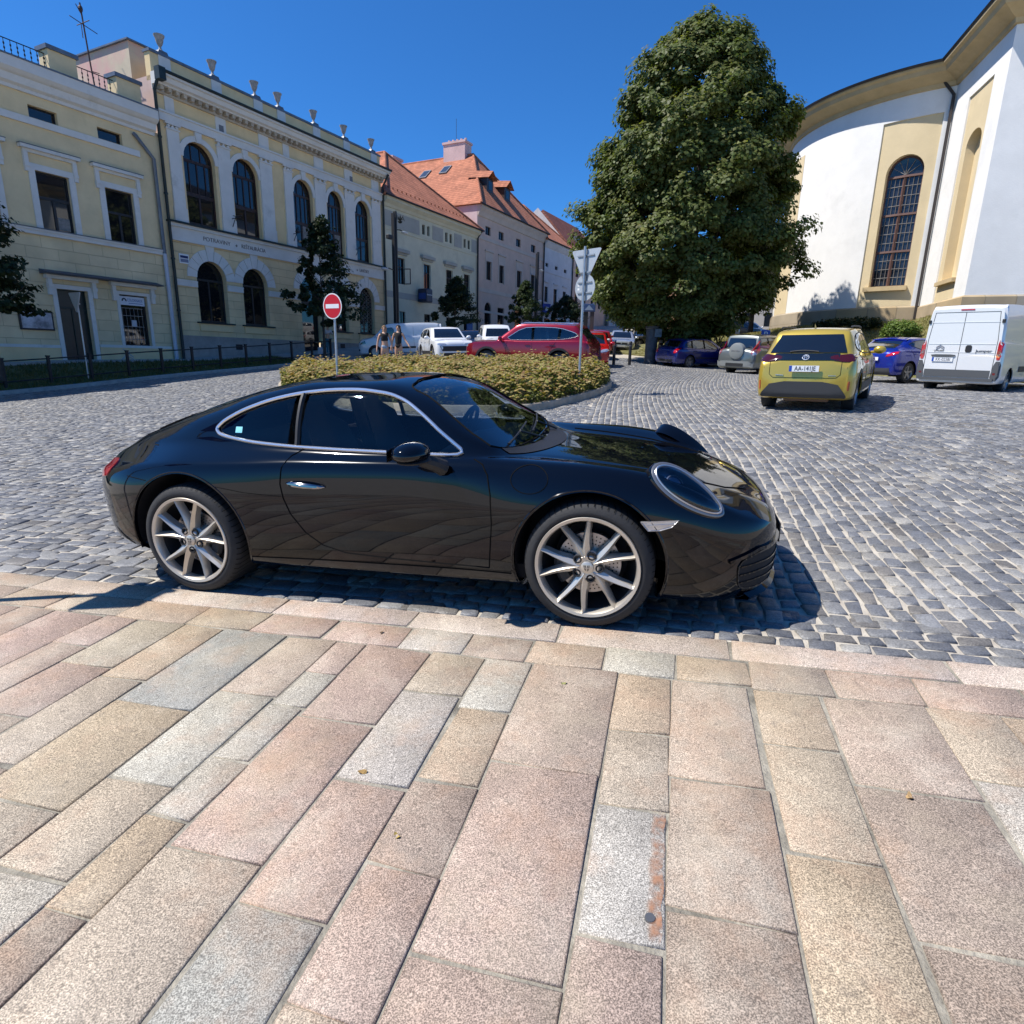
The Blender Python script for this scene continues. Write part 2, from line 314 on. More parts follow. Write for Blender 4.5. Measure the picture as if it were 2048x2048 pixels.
def jit(c): k = rng.uniform(.93, 1.07); return tuple(a * k * rng.uniform(.98, 1.02) for a in c)
JX = [-5.6, -5.1, -4.75, -4.3, -4.05, -3.6, -3.37, -3.11, -2.74, -2.50, -2.18, -1.92, -1.52, -1.23, -1.06, -.71, -.425, -.19, .21, .44, .77, 1.045, 1.43, 1.69, 2.1, 2.4, 2.85, 3.2, 3.6, 3.95, 4.4, 4.8]
CUT = {-2.74: [-1.61], -2.50: [-1.77], -2.18: [-1.83], -1.92: [-1.98, -2.57], -1.52: [-1.81, -2.38, -2.78], -1.23: [-1.59, -1.86, -2.21, -2.5, -2.85], -1.06: [-1.9, -2.59], -.71: [-1.63, -2.2, -2.71],
       -.425: [-1.7, -2.14, -2.5, -2.91], -.19: [-1.99, -2.73], .21: [-1.71, -2.11, -2.58], .44: [-1.93, -2.45], .77: [-1.67, -2.18], 1.045: [-1.83, -2.4], 1.43: [-1.72, -2.3]}
CC = {-2.74: [PK, PK], -2.5: [BE, PK], -2.18: [OC, BE], -1.92: [GY, OC, BE], -1.52: [BE, WH, BE, WH], -1.23: [PK, WH, WH, WH, OC], -1.06: [PK, PK, BE], -.71: [BE, WH, PK, GY], -.425: [WH, OC, TN, PK, BE], -.19: [PK, PK, PK], .21: [OC, BE, WH, PK], .44: [BE, TN, TN], .77: [OC, BE, OC], 1.045: [PK, TN, TN], 1.43: [BE, WH, TN]}
slabs = []
for a, b in zip(JX[:-1], JX[1:]):
    cuts = list(CUT.get(a, [])); y = -1.29; cs = list(CC.get(a, [])); pts = [y] + cuts
    while pts[-1] > -5.4: pts.append(pts[-1] - rng.uniform(.38, .75))
    for k, (p, q) in enumerate(zip(pts[:-1], pts[1:])):
        c = cs[k] if k < len(cs) else [PK, BE, OC, WH, TN, BE][rng.integers(6)]; slabs += [(a, b, q, p, jit(c))] if (a, k) != (.21, 2) else [(a, b, q, p, (.40, .37, .32))]
hd = [-5.9, -5.4, -4.9, -4.5, -4.1, -3.66, -3.23, -2.68, -2.2, -1.77, -1.34, -.9, -.56, -.24, .13, .46, .78, 1.11, 1.45, 1.85, 2.25, 2.6, 3.0, 3.5, 4.0, 4.5]
hc = [BE, PK, OC, BE, PK, OC, BE, OC, OC, PK, PK, WH, TN, OC, WH, OC, TN, PK, PK, TN, GY, OC, TN, BE, PK]
for a, b, c in zip(hd[:-1], hd[1:], hc): slabs.append((a, b, -1.285, -1.065, jit(c)))
kb = [-6.4, -5.5, -4.5, -3.65, -2.72, -1.8, -.95, -.13, .71, 1.65, 2.6, 3.5, 4.5]
for a, b in zip(kb[:-1], kb[1:]): slabs.append((a, b, -1.06, -.868, jit((.45, .375, .31) if a > -3 else BE)))
tag(slab_mesh('slab_pavement', slabs, .004), kind='structure')
bed = MB(); bed.M = CM
bed.box(-6.4, 4.8, -6, -.872, -.3, -.004)
tag(bed.build('pavement_joints', mat('joint_sand', (.30, .275, .22), .9, var=.4, vscale=9, bump=.6, bscale=80, dirt=((.10, .09, .07), 3., .5, .85))), kind='structure')
rs = bpy.data.materials.new('rust_stain'); rs.use_nodes = True; n_ = rs.node_tree.nodes; l_ = rs.node_tree.links; b_ = n_['Principled BSDF']; b_.inputs['Base Color'].default_value = (.40, .20, .11, 1); b_.inputs['Roughness'].default_value = .7
t_ = n_.new('ShaderNodeTexNoise'); t_.inputs['Scale'].default_value = 38; t_.inputs['Detail'].default_value = 6; tc_ = n_.new('ShaderNodeTexCoord'); l_.new(tc_.outputs['Object'], t_.inputs['Vector']); a_ = n_.new('ShaderNodeAttribute'); a_.attribute_name = 'Col'
m_ = n_.new('ShaderNodeMath'); m_.operation = 'MULTIPLY_ADD'; m_.inputs[1].default_value = 2.2; m_.inputs[2].default_value = -.75; l_.new(t_.outputs['Fac'], m_.inputs[0]); m2_ = n_.new('ShaderNodeMath'); m2_.operation = 'MULTIPLY'; m2_.use_clamp = True; l_.new(m_.outputs[0], m2_.inputs[0]); l_.new(a_.outputs['Fac'], m2_.inputs[1]); l_.new(m2_.outputs[0], b_.inputs['Alpha'])
vv = []; cc = []; ff = []
for k in range(13):
    y0 = -2.11 - k * .0385
    for u_, al in ((.388, 0), (.403, 1.), (.424, 1.3), (.430, 1.2)): vv.append(tuple(CM @ Vector((u_ + .004 * math.sin(k * 1.9), y0, .0075)))); cc.append((al if 0 < k < 12 else 0,) * 3)
for k in range(12): ff += [(k * 4 + i, k * 4 + i + 1, k * 4 + 5 + i, k * 4 + 4 + i) for i in range(3)]
mesh_np('pavement_rust_streak', np.array(vv), np.array(ff), rs, None, np.array(cc))['kind'] = 'structure'
q = MB(); q.M = CM; q.lathe([(0, .010), (.013, .010), (.015, .004)], 16, c=(.40, -2.497, 0)); tag(q.build('pavement_survey_pin', mat('dull_steel', (.2, .2, .2), .5, .8)), kind='structure')
# the far side of the road: kerb, grass verge, footway up to the house fronts
_fx = [-8, 8, 10, 15, 21, 30, 40, 51, 66, 80, 130]; _fz = [-.2, .6, .75, 1.0, 1.12, 1.65, 2.6, 3.8, 4.9, 6., 9.]
def fz_(s): return np.interp(s, _fx, _fz)
ss = np.arange(-6, 125, .75)
def strip(name, prof, m_, kind='structure', s_=None, **k):
    rows = []
    for s in (ss if s_ is None else s_): rows.append([(*st(s, o), z) for o, z in prof(float(s))])
    o = MB().grid(rows).build(name, m_, None, smooth=True, angle=40); o['kind'] = kind; return o
kz = lambda s: float(gz(*st(s, 4.75)))
M_CONC = mat('concrete_kerb', (.36, .34, .31), .85, var=.25, vscale=4, bump=.4, bscale=50)
strip('far_kerb', lambda s: [(4.80, kz(s) - .1), (4.79, kz(s) + .1), (4.77, kz(s) + .12), (4.55, kz(s) + .12), (4.54, kz(s))], M_CONC)
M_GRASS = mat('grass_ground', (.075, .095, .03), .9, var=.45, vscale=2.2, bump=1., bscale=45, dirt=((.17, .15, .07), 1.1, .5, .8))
verge = lambda s: [(4.56, kz(s) + .09), (4.0, kz(s) + .16), (3.0, .5 * (kz(s) + .2) + .5 * (fz_(s) - .06)), (2.1, fz_(s) - .07), (1.9, fz_(s) - .12)]
strip('grass_verge', verge, M_GRASS, s_=np.arange(-6, 25.6, .5))
strip('footway', lambda s: [(4.56, kz(s) + .10), (4.5, kz(s) + .1), (2.0, fz_(s) - .1), (-.3, fz_(s))], mat('footway_slabs', (.34, .32, .29), .85, var=.22, vscale=1.4, bump=.3), s_=np.arange(25, 125, .75))
strip('footway', lambda s: [(2.0, fz_(s) - .14), (1.98, fz_(s) - .06), (-.3, fz_(s))], MATS['footway_slabs'], s_=np.arange(-6, 25.4, .5))
# kerb of the planted island
def loop_strip(P, prof, n_, m_, **kw):
    P = np.asarray(P); T = np.roll(P, -1, 0) - np.roll(P, 1, 0); T /= np.linalg.norm(T, axis=1)[:, None]; Nn = np.stack([T[:, 1], -T[:, 0]], -1)
    rows = []
    for i in range(len(P) + 1):
        p = P[i % len(P)]; nn = Nn[i % len(P)]; z = float(gz(*p)); rows.append([(*(p + nn * o), z + h) for o, h in prof])
    o = MB().grid(rows).build(n_, m_, None, smooth=True, angle=40); tag(o, **kw); return o
loop_strip(smooth_loop(ISL, 3), [(.0, -.1), (0, .13), (-.015, .15), (-.17, .15), (-.18, .08)], 'island_kerb', mat('sandstone_kerb', (.40, .34, .26), .8, var=.28, vscale=3, bump=.5, bscale=30), kind='structure')
# lawn rising to the church, and the upper street behind it
LAWN_B = [(12, 50, 3.15), (16.4, 44.5, 3.45), (17.0, 40.5, 3.7), (18.1, 36.9, 3.78), (20.9, 33.7, 3.8), (19.75, 28.3, 3.95), (22.6, 26.4, 4.), (27, 24, 4.1)]
rows = []
for t in np.linspace(0, 1, 15):
    row = []
    for k in np.linspace(0, 7, 57):
        i = min(int(k), 6); f = k - i; a = np.array(LAWN_F[i]) * (1 - f) + np.array(LAWN_F[i + 1]) * f; b = np.array(LAWN_B[i]) * (1 - f) + np.array(LAWN_B[i + 1]) * f
        p = a * (1 - t) + b[:2] * t; z0 = float(gz(*a)); e = t ** .85; row.append((*p, z0 + .09 + (b[2] - z0) * e + .02 * math.sin(k * 9 + t * 31)))
    rows.append(row)
lawn = MB().grid(rows); front = [(*p[:2], p[2] - .4) for p in rows[0]]; lawn.grid([front, rows[0]])
M_LAWN = mat('lawn_ground', (.13, .125, .04), .9, var=.4, vscale=1.6, bump=1., bscale=35, dirt=((.26, .22, .10), .8, .48, .8))
tag(lawn.build('lawn', M_LAWN, None, smooth=True, angle=60), kind='structure')
M_ASPH = mat('asphalt', (.11, .11, .112), .85, var=.3, vscale=2, bump=.4, bscale=70)
up = MB().grid([[(8, 46.5, 2.6), (12, 49.8, 3.13), (16.6, 44.6, 3.43), (17.2, 40.6, 3.68)], [(10, 56, 3.4), (14, 56, 3.5), (19, 52, 3.5), (22, 45, 3.6)], [(16, 80, 5), (24, 80, 5.2), (40, 70, 5), (40, 50, 4)], [(16, 80, 0), (24, 80, 0), (40, 70, 0), (40, 50, 0)]])
tag(up.build('upper_street', M_ASPH, None), kind='structure')
# ------------------------------------------------------------------ the black sports car
def pchip(x, y):
    x = np.asarray(x, float); y = np.asarray(y, float); h = np.diff(x); dl = np.diff(y) / h; d = np.zeros_like(y)
    for i in range(1, len(x) - 1):
        if dl[i - 1] * dl[i] > 0:
            w1, w2 = 2 * h[i] + h[i - 1], h[i] + 2 * h[i - 1]; d[i] = (w1 + w2) / (w1 / dl[i - 1] + w2 / dl[i])
    d[0], d[-1] = dl[0], dl[-1]
    def f(q):
        q = np.asarray(q, float); i = np.clip(np.searchsorted(x, q) - 1, 0, len(x) - 2); t = (q - x[i]) / h[i]
        return (1 + 2 * t) * (1 - t) ** 2 * y[i] + t * (1 - t) ** 2 * h[i] * d[i] + t * t * (3 - 2 * t) * y[i + 1] + t * t * (t - 1) * h[i] * d[i + 1]
    return f
def catmull(P, sub, alpha=.5):
    P = [np.asarray(p, float) for p in P]; out = []
    Q = [2 * P[0] - P[1]] + P + [2 * P[-1] - P[-2]]
    for i in range(1, len(Q) - 2):
        p0, p1, p2, p3 = Q[i - 1:i + 3]
        for k in range(sub):
            t = k / sub; out.append(.5 * (2 * p1 + (p2 - p0) * t + (2 * p0 - 5 * p1 + 4 * p2 - p3) * t * t + (3 * p1 - p0 - 3 * p2 + p3) * t ** 3))
    out.append(P[-1]); return out
def loft(T, sec, n=120, sub=4, xs=None):
    """T: rows (x, k1, k2 ...) ; sec(values)->list of (y, z) half-section points from the floor centre up to the roof centre."""
    T = np.array(sorted(T), float); fs = [pchip(T[:, 0], T[:, i]) for i in range(1, T.shape[1])]
    if xs is None:
        t = np.linspace(0, 1, n); xs = T[0, 0] + (T[-1, 0] - T[0, 0]) * (t - .11 * np.sin(4 * math.pi * t) / 2 * 0 + 0)
        e = .5 - .5 * np.cos(math.pi * t); xs = T[0, 0] + (T[-1, 0] - T[0, 0]) * (.72 * t + .28 * e)
    V = []; rows = []
    for x in xs:
        half = catmull(sec(*[f(x) for f in fs]), sub); ring = [(x, -p[0], p[1]) for p in half] + [(x, p[0], p[1]) for p in half[-2:0:-1]]
        rows.append(ring)
    mb = MB(); mb.grid(rows, closed=True); k = len(rows[0])
    mb.f += [tuple(range(k)), tuple(range((len(rows) - 1) * k, len(rows) * k))[::-1]]; mb.mi += [0, 0]
    return mb
def finish(bm_obj, smooth_it=0, boolean=(), thick=0.):
    """smooth, solidify and cut a body; returns the BVH of the uncut skin."""
    bm = bmesh.new(); bm.from_mesh(bm_obj.data)
    for _ in range(smooth_it): bmesh.ops.smooth_vert(bm, verts=bm.verts[:], factor=.5, use_axis_x=True, use_axis_y=True, use_axis_z=True)
    bmesh.ops.recalc_face_normals(bm, faces=bm.faces[:]); bm.to_mesh(bm_obj.data); bm.normal_update(); bv = BVHTree.FromBMesh(bm); bm.free()
    if thick:
        s = bm_obj.modifiers.new('s', 'SOLIDIFY'); s.thickness = thick; s.offset = -1
    for c in boolean:
        b = bm_obj.modifiers.new('b', 'BOOLEAN'); b.operation = 'DIFFERENCE'; b.object = c; b.solver = 'EXACT'
    if thick or boolean:
        dg = bpy.context.evaluated_depsgraph_get(); dg.update(); me = bpy.data.meshes.new_from_object(bm_obj.evaluated_get(dg)); bm_obj.modifiers.clear(); old = bm_obj.data; bm_obj.data = me; me.name = old.name; bpy.data.meshes.remove(old)
    for c in boolean: d = c.data; bpy.data.objects.remove(c); bpy.data.meshes.remove(d)
    me = bm_obj.data; me.polygons.foreach_set('use_smooth', [True] * len(me.polygons)); me.set_sharp_from_angle(angle=R(32)); me.update()
    return bv
def cast(bv, p, d, off):
    h, nrm, _, _ = bv.ray_cast(Vector(p), Vector(d))
    if h is None:
        h, nrm, _, _ = bv.find_nearest(Vector(p)); 
    if nrm.dot(Vector(d)) > 0: nrm = -nrm
    return h + nrm * off
def resample(P, step):
    P = [np.asarray(p, float) for p in P]; out = []
    for a, b in zip(P, P[1:] + P[:1]):
        k = max(1, int(np.linalg.norm(b - a) / step))
        out += [a + (b - a) * i / k for i in range(k)]
    return out
def rounded(P, it=2):
    P = np.array(P, float)
    for _ in range(it):
        Q = np.roll(P, -1, 0); P = np.stack([.8 * P + .2 * Q, .2 * P + .8 * Q], 1).reshape(-1, 2)
    return [p for p in P]
def patch(mb, bv, poly, to3, d, off, rings=7, step=.04, edge=None):
    """lays a 2-D outline on the skin: to3 maps (u, v) to a start point, d is the casting direction."""
    P = resample(poly, step); c = np.mean(P, 0); rows = []
    for r_ in np.linspace(1, 0, rings + 1)[:-1]:
        rows.append([cast(bv, to3(*(c + (p - c) * r_)), d, off) for p in P])
    o = len(mb.v); mb.grid(rows, closed=True); n = len(P); k = len(mb.v) - n
    mid = cast(bv, to3(*c), d, off); mb.v.append(tuple(mid) if mb.M is None else tuple(mb.M @ mid))
    mb.f += [(k + i, k + (i + 1) % n, len(mb.v) - 1) for i in range(n)]; mb.mi += [mb.k] * n
    if edge:   # turn the rim in, so the patch has a thickness
        rim = [cast(bv, to3(*p), d, -edge) for p in P]; mb.grid([rim, rows[0]], closed=True)
    return rows[0]
def line_on(mb, bv, pts, to3, d, off, wid, close=False, step=.03, n=4):
    P = [np.asarray(p, float) for p in pts]; Q = []
    seq = P + ([P[0]] if close else [])
    for a, b in zip(seq, seq[1:]):
        k = max(1, int(np.linalg.norm(b - a) / step)); Q += [a + (b - a) * i / k for i in range(k)]
    if not close: Q.append(P[-1])
    W = [cast(bv, to3(*p), d, off) for p in Q]
    if close: W = W + [W[0]]
    mb.tube(W, wid, n)
M_BLACK = mat('black_car_paint', (.0018, .0024, .0048), .018, spec=.44, coat=.10); M_BLACK.node_tree.nodes['Principled BSDF'].inputs['Coat Roughness'].default_value = .11
M_GLASS = bpy.data.materials.new('car_glass'); M_GLASS.use_nodes = True
def glass_nodes(mm, tintc, refl=.14, fm=1.25):
    n = mm.node_tree.nodes; L = mm.node_tree.links; n.clear(); o = n.new('ShaderNodeOutputMaterial'); a = n.new('ShaderNodeBsdfTransparent'); a.inputs[0].default_value = (*tintc, 1)
    g = n.new('ShaderNodeBsdfGlossy'); g.inputs['Roughness'].default_value = .01; g.inputs[0].default_value = (.9, .95, 1, 1); f = n.new('ShaderNodeFresnel'); f.inputs[0].default_value = 1.5; mx = n.new('ShaderNodeMixShader')
    ma = n.new('ShaderNodeMath'); ma.operation = 'MULTIPLY_ADD'; ma.inputs[1].default_value = fm; ma.inputs[2].default_value = refl * .2; L.new(f.outputs[0], ma.inputs[0])
    L.new(ma.outputs[0], mx.inputs[0]); L.new(a.outputs[0], mx.inputs[1]); L.new(g.outputs[0], mx.inputs[2]); L.new(mx.outputs[0], o.inputs[0])
glass_nodes(M_GLASS, (.62, .68, .68))
M_GLASSD = bpy.data.materials.new('side_glass'); M_GLASSD.use_nodes = True; glass_nodes(M_GLASSD, (.56, .60, .59), .05, .75)
M_LENS = bpy.data.materials.new('clear_lens'); M_LENS.use_nodes = True; glass_nodes(M_LENS, (.9, .92, .95), .1)
M_CHROME = mat('bright_trim', (.80, .80, .80), .27, .9)
M_GAP = mat('panel_gap', (.004, .004, .004), .8, spec=.1)
M_RUB = mat('tyre_rubber', (.022, .022, .023), .78, var=.15, vscale=20, bump=.15, bscale=120)
M_RIM = mat('silver_alloy', (.62, .57, .49), .36, .62, var=.05, vscale=12)
M_BLK = mat('black_plastic', (.016, .016, .017), .55, bump=.1, bscale=300)
M_VOID = mat('dark_interior', (.012, .012, .013), .85)
M_DISC = mat('brake_steel', (.45, .42, .40), .35, .85, var=.1, vscale=30)
M_RED = mat('red_lamp', (.45, .006, .012), .08, coat=1., spec=.8)
M_AMB = mat('amber_lamp', (.5, .14, .02), .12, coat=1.)
M_CLR = mat('clear_lamp', (.62, .64, .66), .12, .6, coat=1.)
M_WHITE = mat('white_plate', (.78, .79, .80), .4); M_INK = mat('plate_ink', (.01, .01, .012), .5); M_EUB = mat('plate_blue', (.02, .07, .38), .4)
#  x,  zb,  ybf,  yw,   zw,   yc,   zc,   yg,   zg,   yr,   zr,   zt
CT = [(.985, .235, .16, .26, .36, .21, .45, .16, .465, .09, .475, .48),
      (.96, .18, .30, .42, .36, .35, .495, .26, .52, .14, .53, .533),
      (.90, .15, .46, .57, .36, .49, .545, .36, .575, .20, .587, .592),
      (.80, .13, .58, .68, .38, .60, .585, .44, .630, .24, .640, .645),
      (.66, .12, .66, .765, .42, .665, .655, .47, .680, .26, .692, .698),
      (.50, .13, .70, .825, .48, .70, .742, .50, .728, .28, .740, .745),
      (.30, .15, .72, .865, .53, .715, .815, .50, .768, .28, .779, .783),
      (.0, .17, .74, .888, .55, .725, .855, .50, .806, .28, .818, .822),
      (-.30, .175, .76, .882, .53, .735, .868, .52, .838, .30, .848, .852),
      (-.42, .175, .76, .872, .52, .745, .872, .60, .856, .40, .862, .868),
      (-.56, .175, .76, .862, .52, .775, .868, .735, .882, .62, .935, .975),
      (-.75, .175, .76, .855, .53, .795, .858, .745, .888, .665, 1.02, 1.112),
      (-1.0, .175, .76, .853, .54, .805, .852, .750, .892, .600, 1.162, 1.255),
      (-1.3, .175, .76, .857, .55, .808, .852, .748, .897, .570, 1.232, 1.290),
      (-1.7, .175, .76, .870, .56, .815, .853, .740, .910, .560, 1.236, 1.292),
      (-2.05, .18, .76, .893, .57, .822, .850, .722, .925, .565, 1.190, 1.252),
      (-2.45, .19, .74, .906, .58, .818, .845, .690, .920, .560, 1.085, 1.170),
      (-2.8, .205, .70, .890, .58, .782, .820, .640, .895, .510, .995, 1.065),
      (-3.05, .235, .64, .838, .57, .722, .785, .585, .862, .450, .930, .982),
      (-3.22, .27, .56, .735, .57, .63, .760, .530, .825, .400, .868, .908),
      (-3.38, .32, .46, .585, .56, .50, .735, .44, .775, .32, .800, .825),
      (-3.47, .37, .34, .45, .55, .38, .70, .35, .725, .25, .742, .755),
      (-3.515, .43, .22, .31, .54, .25, .64, .24, .655, .16, .662, .668)]
def csec(zb, ybf, yw, zw, yc, zc, yg, zg, yr, zr, zt):
    return [(0, zb), (ybf * .6, zb), (ybf, zb + .004), (yw - .035, zb + .055), (yw - .006, (zb + zw) * .5 + .02), (yw, zw), (yw - .004, zw + (zc - zw) * .42), (yw * .62 + yc * .38, zc - (zc - zw) * .16), (yc, zc),
            (yg, zg), (yg * .62 + yr * .38 + .012 * (zr - zg) * 4, zg + (zr - zg) * .42), (yr, zr), (yr * .55, zr + (zt - zr) * .72), (0, zt)]
car = thing('sports_car', 'black two-door sports coupe with silver ten-spoke wheels parked along the slab kerb', 'car'); car.matrix_world = CM
DLO = [(-.665, .885), (-.80, .985), (-.95, 1.095), (-1.06, 1.160), (-1.17, 1.200), (-1.35, 1.222), (-1.55, 1.222), (-1.75, 1.205), (-1.95, 1.168), (-2.13, 1.112), (-2.26, 1.052), (-2.315, 1.003), (-2.27, .968), (-2.05, .936), (-1.75, .916), (-1.4, .903), (-1.0, .893)]
WS = [(-.60, .905), (-.44, .885), (0, .878), (.44, .885), (.60, .905), (.665, .93), (.50, 1.205), (.44, 1.235), (.25, 1.262), (0, 1.270), (-.25, 1.262), (-.44, 1.235), (-.50, 1.205), (-.665, .93)]
def cutter(poly, h0, h1, axis_):
    return MB().prism(poly, h0, h1, axis_).build('cut', M_VOID)
def cutcyl(x, z, r, y0, y1):
    return MB().lathe([(0, y0), (r, y0), (r, y1), (0, y1)], 64, 'y', (x, 0, z)).build('cut', M_VOID)
body = loft(CT, csec, 130, 4).build('body', M_BLACK)
body.parent = None
bev = rounded(DLO, 2)
cuts = [cutcyl(0, .345, .392, .52, 1.2), cutcyl(0, .345, .392, -1.2, -.52), cutcyl(-2.45, .350, .415, .52, 1.2), cutcyl(-2.45, .350, .415, -1.2, -.52), cutter([tuple(p) for p in bev], -1.2, 1.2, 'y')]
ws_poly = rounded(WS, 1)
cuts.append(cutter([tuple(p) for p in ws_poly], -1.12, .2, 'x'))
CBV = finish(body, 2, cuts, .022); body.parent = car
side = lambda u, v: (u, -1.4, v); DY = (0, 1, 0)
front = lambda u, v: (.6, u, v); DX = (-1, 0, 0)
top = lambda u, v: (u, v, 2.); DZ = (0, 0, -1)
for sgn in (-1, 1):
    dd = (0, -sgn, 0); sd_ = (lambda s: (lambda u, v: (u, s * 1.4, v)))(sgn)
    dl = rounded([((p[0] + 1.45) * 1.004 - 1.45, (p[1] - 1.06) * 1.01 + 1.06) for p in DLO], 2)
    rear_w = [p for p in dl if p[0] < -1.735]; front_w = [p for p in dl if p[0] > -1.715]
    mb = MB(); patch(mb, CBV, front_w, sd_, dd, -.008); mb.build('door_glass', M_GLASSD, car, smooth=True)
    mb = MB(); patch(mb, CBV, rear_w, sd_, dd, -.008); mb.build('quarter_glass', M_GLASSD, car, smooth=True)
    mb = MB(); line_on(mb, CBV, dl, sd_, dd, .003, .0105, True, n=8); mb.build('window_trim', M_CHROME, car, smooth=True)
    mb = MB(); line_on(mb, CBV, [(-1.725, 1.205), (-1.722, 1.06), (-1.715, .92)], sd_, dd, -.003, .016, n=6); mb.build('door_pillar', M_BLK, car, smooth=True)
    # shut lines
    mb = MB(); line_on(mb, CBV, [(-.62, .872), (-.565, .85), (-.53, .80), (-.512, .70), (-.508, .55), (-.52, .42), (-.535, .29)], sd_, dd, .0005, .0042)
    line_on(mb, CBV, [(-1.66, .905), (-1.72, .872), (-1.757, .81), (-1.768, .72), (-1.755, .64), (-1.72, .545), (-1.64, .435), (-1.54, .36), (-1.40, .318), (-1.1, .300), (-.8, .292), (-.535, .29)], sd_, dd, .0005, .0042); mb.build('door_seam', M_GAP, car)
    mb = MB(); line_on(mb, CBV, [(-2.86, .735), (-2.75, .722), (-2.70, .715)], sd_, dd, .0005, .003); mb.build('panel_seam', M_GAP, car); mb = MB(); line_on(mb, CBV, [(-2.19, .695), (-2.0, .665), (-1.82, .652), (-1.77, .65)], sd_, dd, .0003, .0022); mb.build('panel_seam', M_GAP, car)
    mb = MB(); line_on(mb, CBV, [(-.41, .268), (-1.2, .262), (-2.03, .262)], sd_, dd, .0005, .004); mb.build('sill_seam', M_GAP, car)
    # handle: dished pocket and bright blade
    mb = MB(); hp = [(-1.605 + .125 * math.cos(a), .722 + .030 * math.sin(a) - .06 * .125 * math.cos(a)) for a in np.linspace(0, 2 * math.pi, 24, endpoint=False)]; patch(mb, CBV, hp, sd_, dd, .0012, 3); ho = mb.build('door_handle', M_BLACK, car, smooth=True)
    pts = [cast(CBV, sd_(-1.725 + .24 * t, .727 - .018 * t), dd, .004 + .026 * math.sin(math.pi * t) ** .6) for t in np.linspace(0, 1, 14)]
    MB().tube(pts, [.004 + .0145 * math.sin(math.pi * t) ** .5 for t in np.linspace(0, 1, 14)], 10).build('handle_blade', mat('black_chrome', (.30, .30, .32), .1, 1.), ho, smooth=True)
    if sgn < 0:
        mb = MB(); line_on(mb, CBV, [(-.305 + .098 * math.cos(a), .785 + .068 * math.sin(a)) for a in np.linspace(0, 2 * math.pi, 32, endpoint=False)], sd_, dd, .0005, .0028, True); mb.build('fuel_flap', M_GAP, car)
    # tail lamp wraps the corner; bumper vent below
    tl = rounded([(-2.90, .762), (-2.99, .800), (-3.14, .782), (-3.30, .752), (-3.36, .728), (-3.34, .690), (-3.2, .686), (-3.04, .694), (-2.94, .712)], 2)
    dt = Vector((.62, -sgn * .78, 0)).normalized(); to = lambda u, v, s=sgn: (u - .62 * 1.6, (s * .8) + s * .78 * 1.6 - (s * .30) * max(0, (-2.95 - u) * 1.2), v)
    mb = MB(); patch(mb, CBV, tl, lambda u, v, s=sgn: (u - .3, s * 1.5, v), Vector((.2, -sgn, 0)).normalized(), .006, 6, edge=.01); mb.build('tail_lamp', M_RED, car, smooth=True)
    mb = MB(); patch(mb, CBV, rounded([(-3.04, .36), (-3.10, .40), (-2.93, .245), (-2.885, .235), (-2.95, .30)], 1), sd_, dd, .002, 4); mb.build('bumper_vent', M_VOID, car, smooth=True)
    # side lamp ahead of the wheel, intake with slats, headlamp
    mb = MB(); patch(mb, CBV, [(.262, .600), (.445, .606), (.415, .575), (.355, .556), (.30, .552)], sd_, dd, .004, 4, edge=.006); dr = mb.build('running_lamp', M_CLR, car, smooth=True)
    mb = MB(); line_on(mb, CBV, [(.264, .598), (.44, .604), (.41, .573), (.355, .556), (.30, .553)], sd_, dd, .004, .004, True); line_on(mb, CBV, [(.30, .58), (.42, .586)], sd_, dd, .004, .005); mb.build('lamp_rim', mat('satin_silver', (.55, .55, .56), .3, .8), dr)
    fd = Vector((-.80, -sgn * .60, 0)).normalized(); fx = lambda u, v, s=sgn: tuple(Vector((.72, s * .60, v)) + Vector((-.60, s * .80, 0)) * u - fd * 1.0)
    ik = rounded([(-.40, .395), (-.06, .405), (.085, .362), (.06, .215), (-.06, .195), (-.40, .205)], 2)
    mb = MB(); patch(mb, CBV, ik, fx, fd, .0015, 6); it = mb.build('air_intake', M_VOID, car, smooth=True)
    mb = MB(); line_on(mb, CBV, ik, fx, fd, .002, .006, True); line_on(mb, CBV, [(-.42, .412), (-.04, .420), (.13, .372)], fx, fd, .006, .012)
    for z_ in (.25, .295, .34): line_on(mb, CBV, [(-.38, z_), (-.06, z_ + .004), (.065, z_ - .004)], fx, fd, .005, .0045)
    mb.build('intake_slat', M_BLACK, it, smooth=True)
    h0 = cast(CBV, (.50, sgn * 1.2, 1.145), Vector((-.02, -sgn * .62, -.55)).normalized(), 0); nn_ = Vector()
    for du in (-.1, 0, .1):
        for dv_ in (-.05, 0, .05):
            _, n3, _, _ = CBV.find_nearest(h0 + Vector((du, sgn * dv_, -.5 * du - dv_ * .4))); nn_ += n3 if n3.z > 0 else -n3
    hn = (nn_.normalized() + Vector((.10, sgn * .34, -.04))).normalized(); hu = Vector((.82, sgn * -.06, -.56)); hu = (hu - hn * hu.dot(hn)).normalized(); hv = hn.cross(hu).normalized(); hv = hv if hv.z > 0 else -hv; hc_ = h0 + hn * -.012
    ell = lambda a_, b_, n_=44: [(a_ * math.cos(t), b_ * math.sin(t) * (1 - .16 * math.cos(t))) for t in np.linspace(0, 2 * math.pi, n_, endpoint=False)]
    hp3 = lambda u, v, w_: tuple(hc_ + hu * u + hv * v + hn * w_)
    def shell(loops): m_ = MB(); m_.grid([[hp3(u, v, w_) for u, v in ell(a_, b_)] for a_, b_, w_ in loops], closed=True); return m_
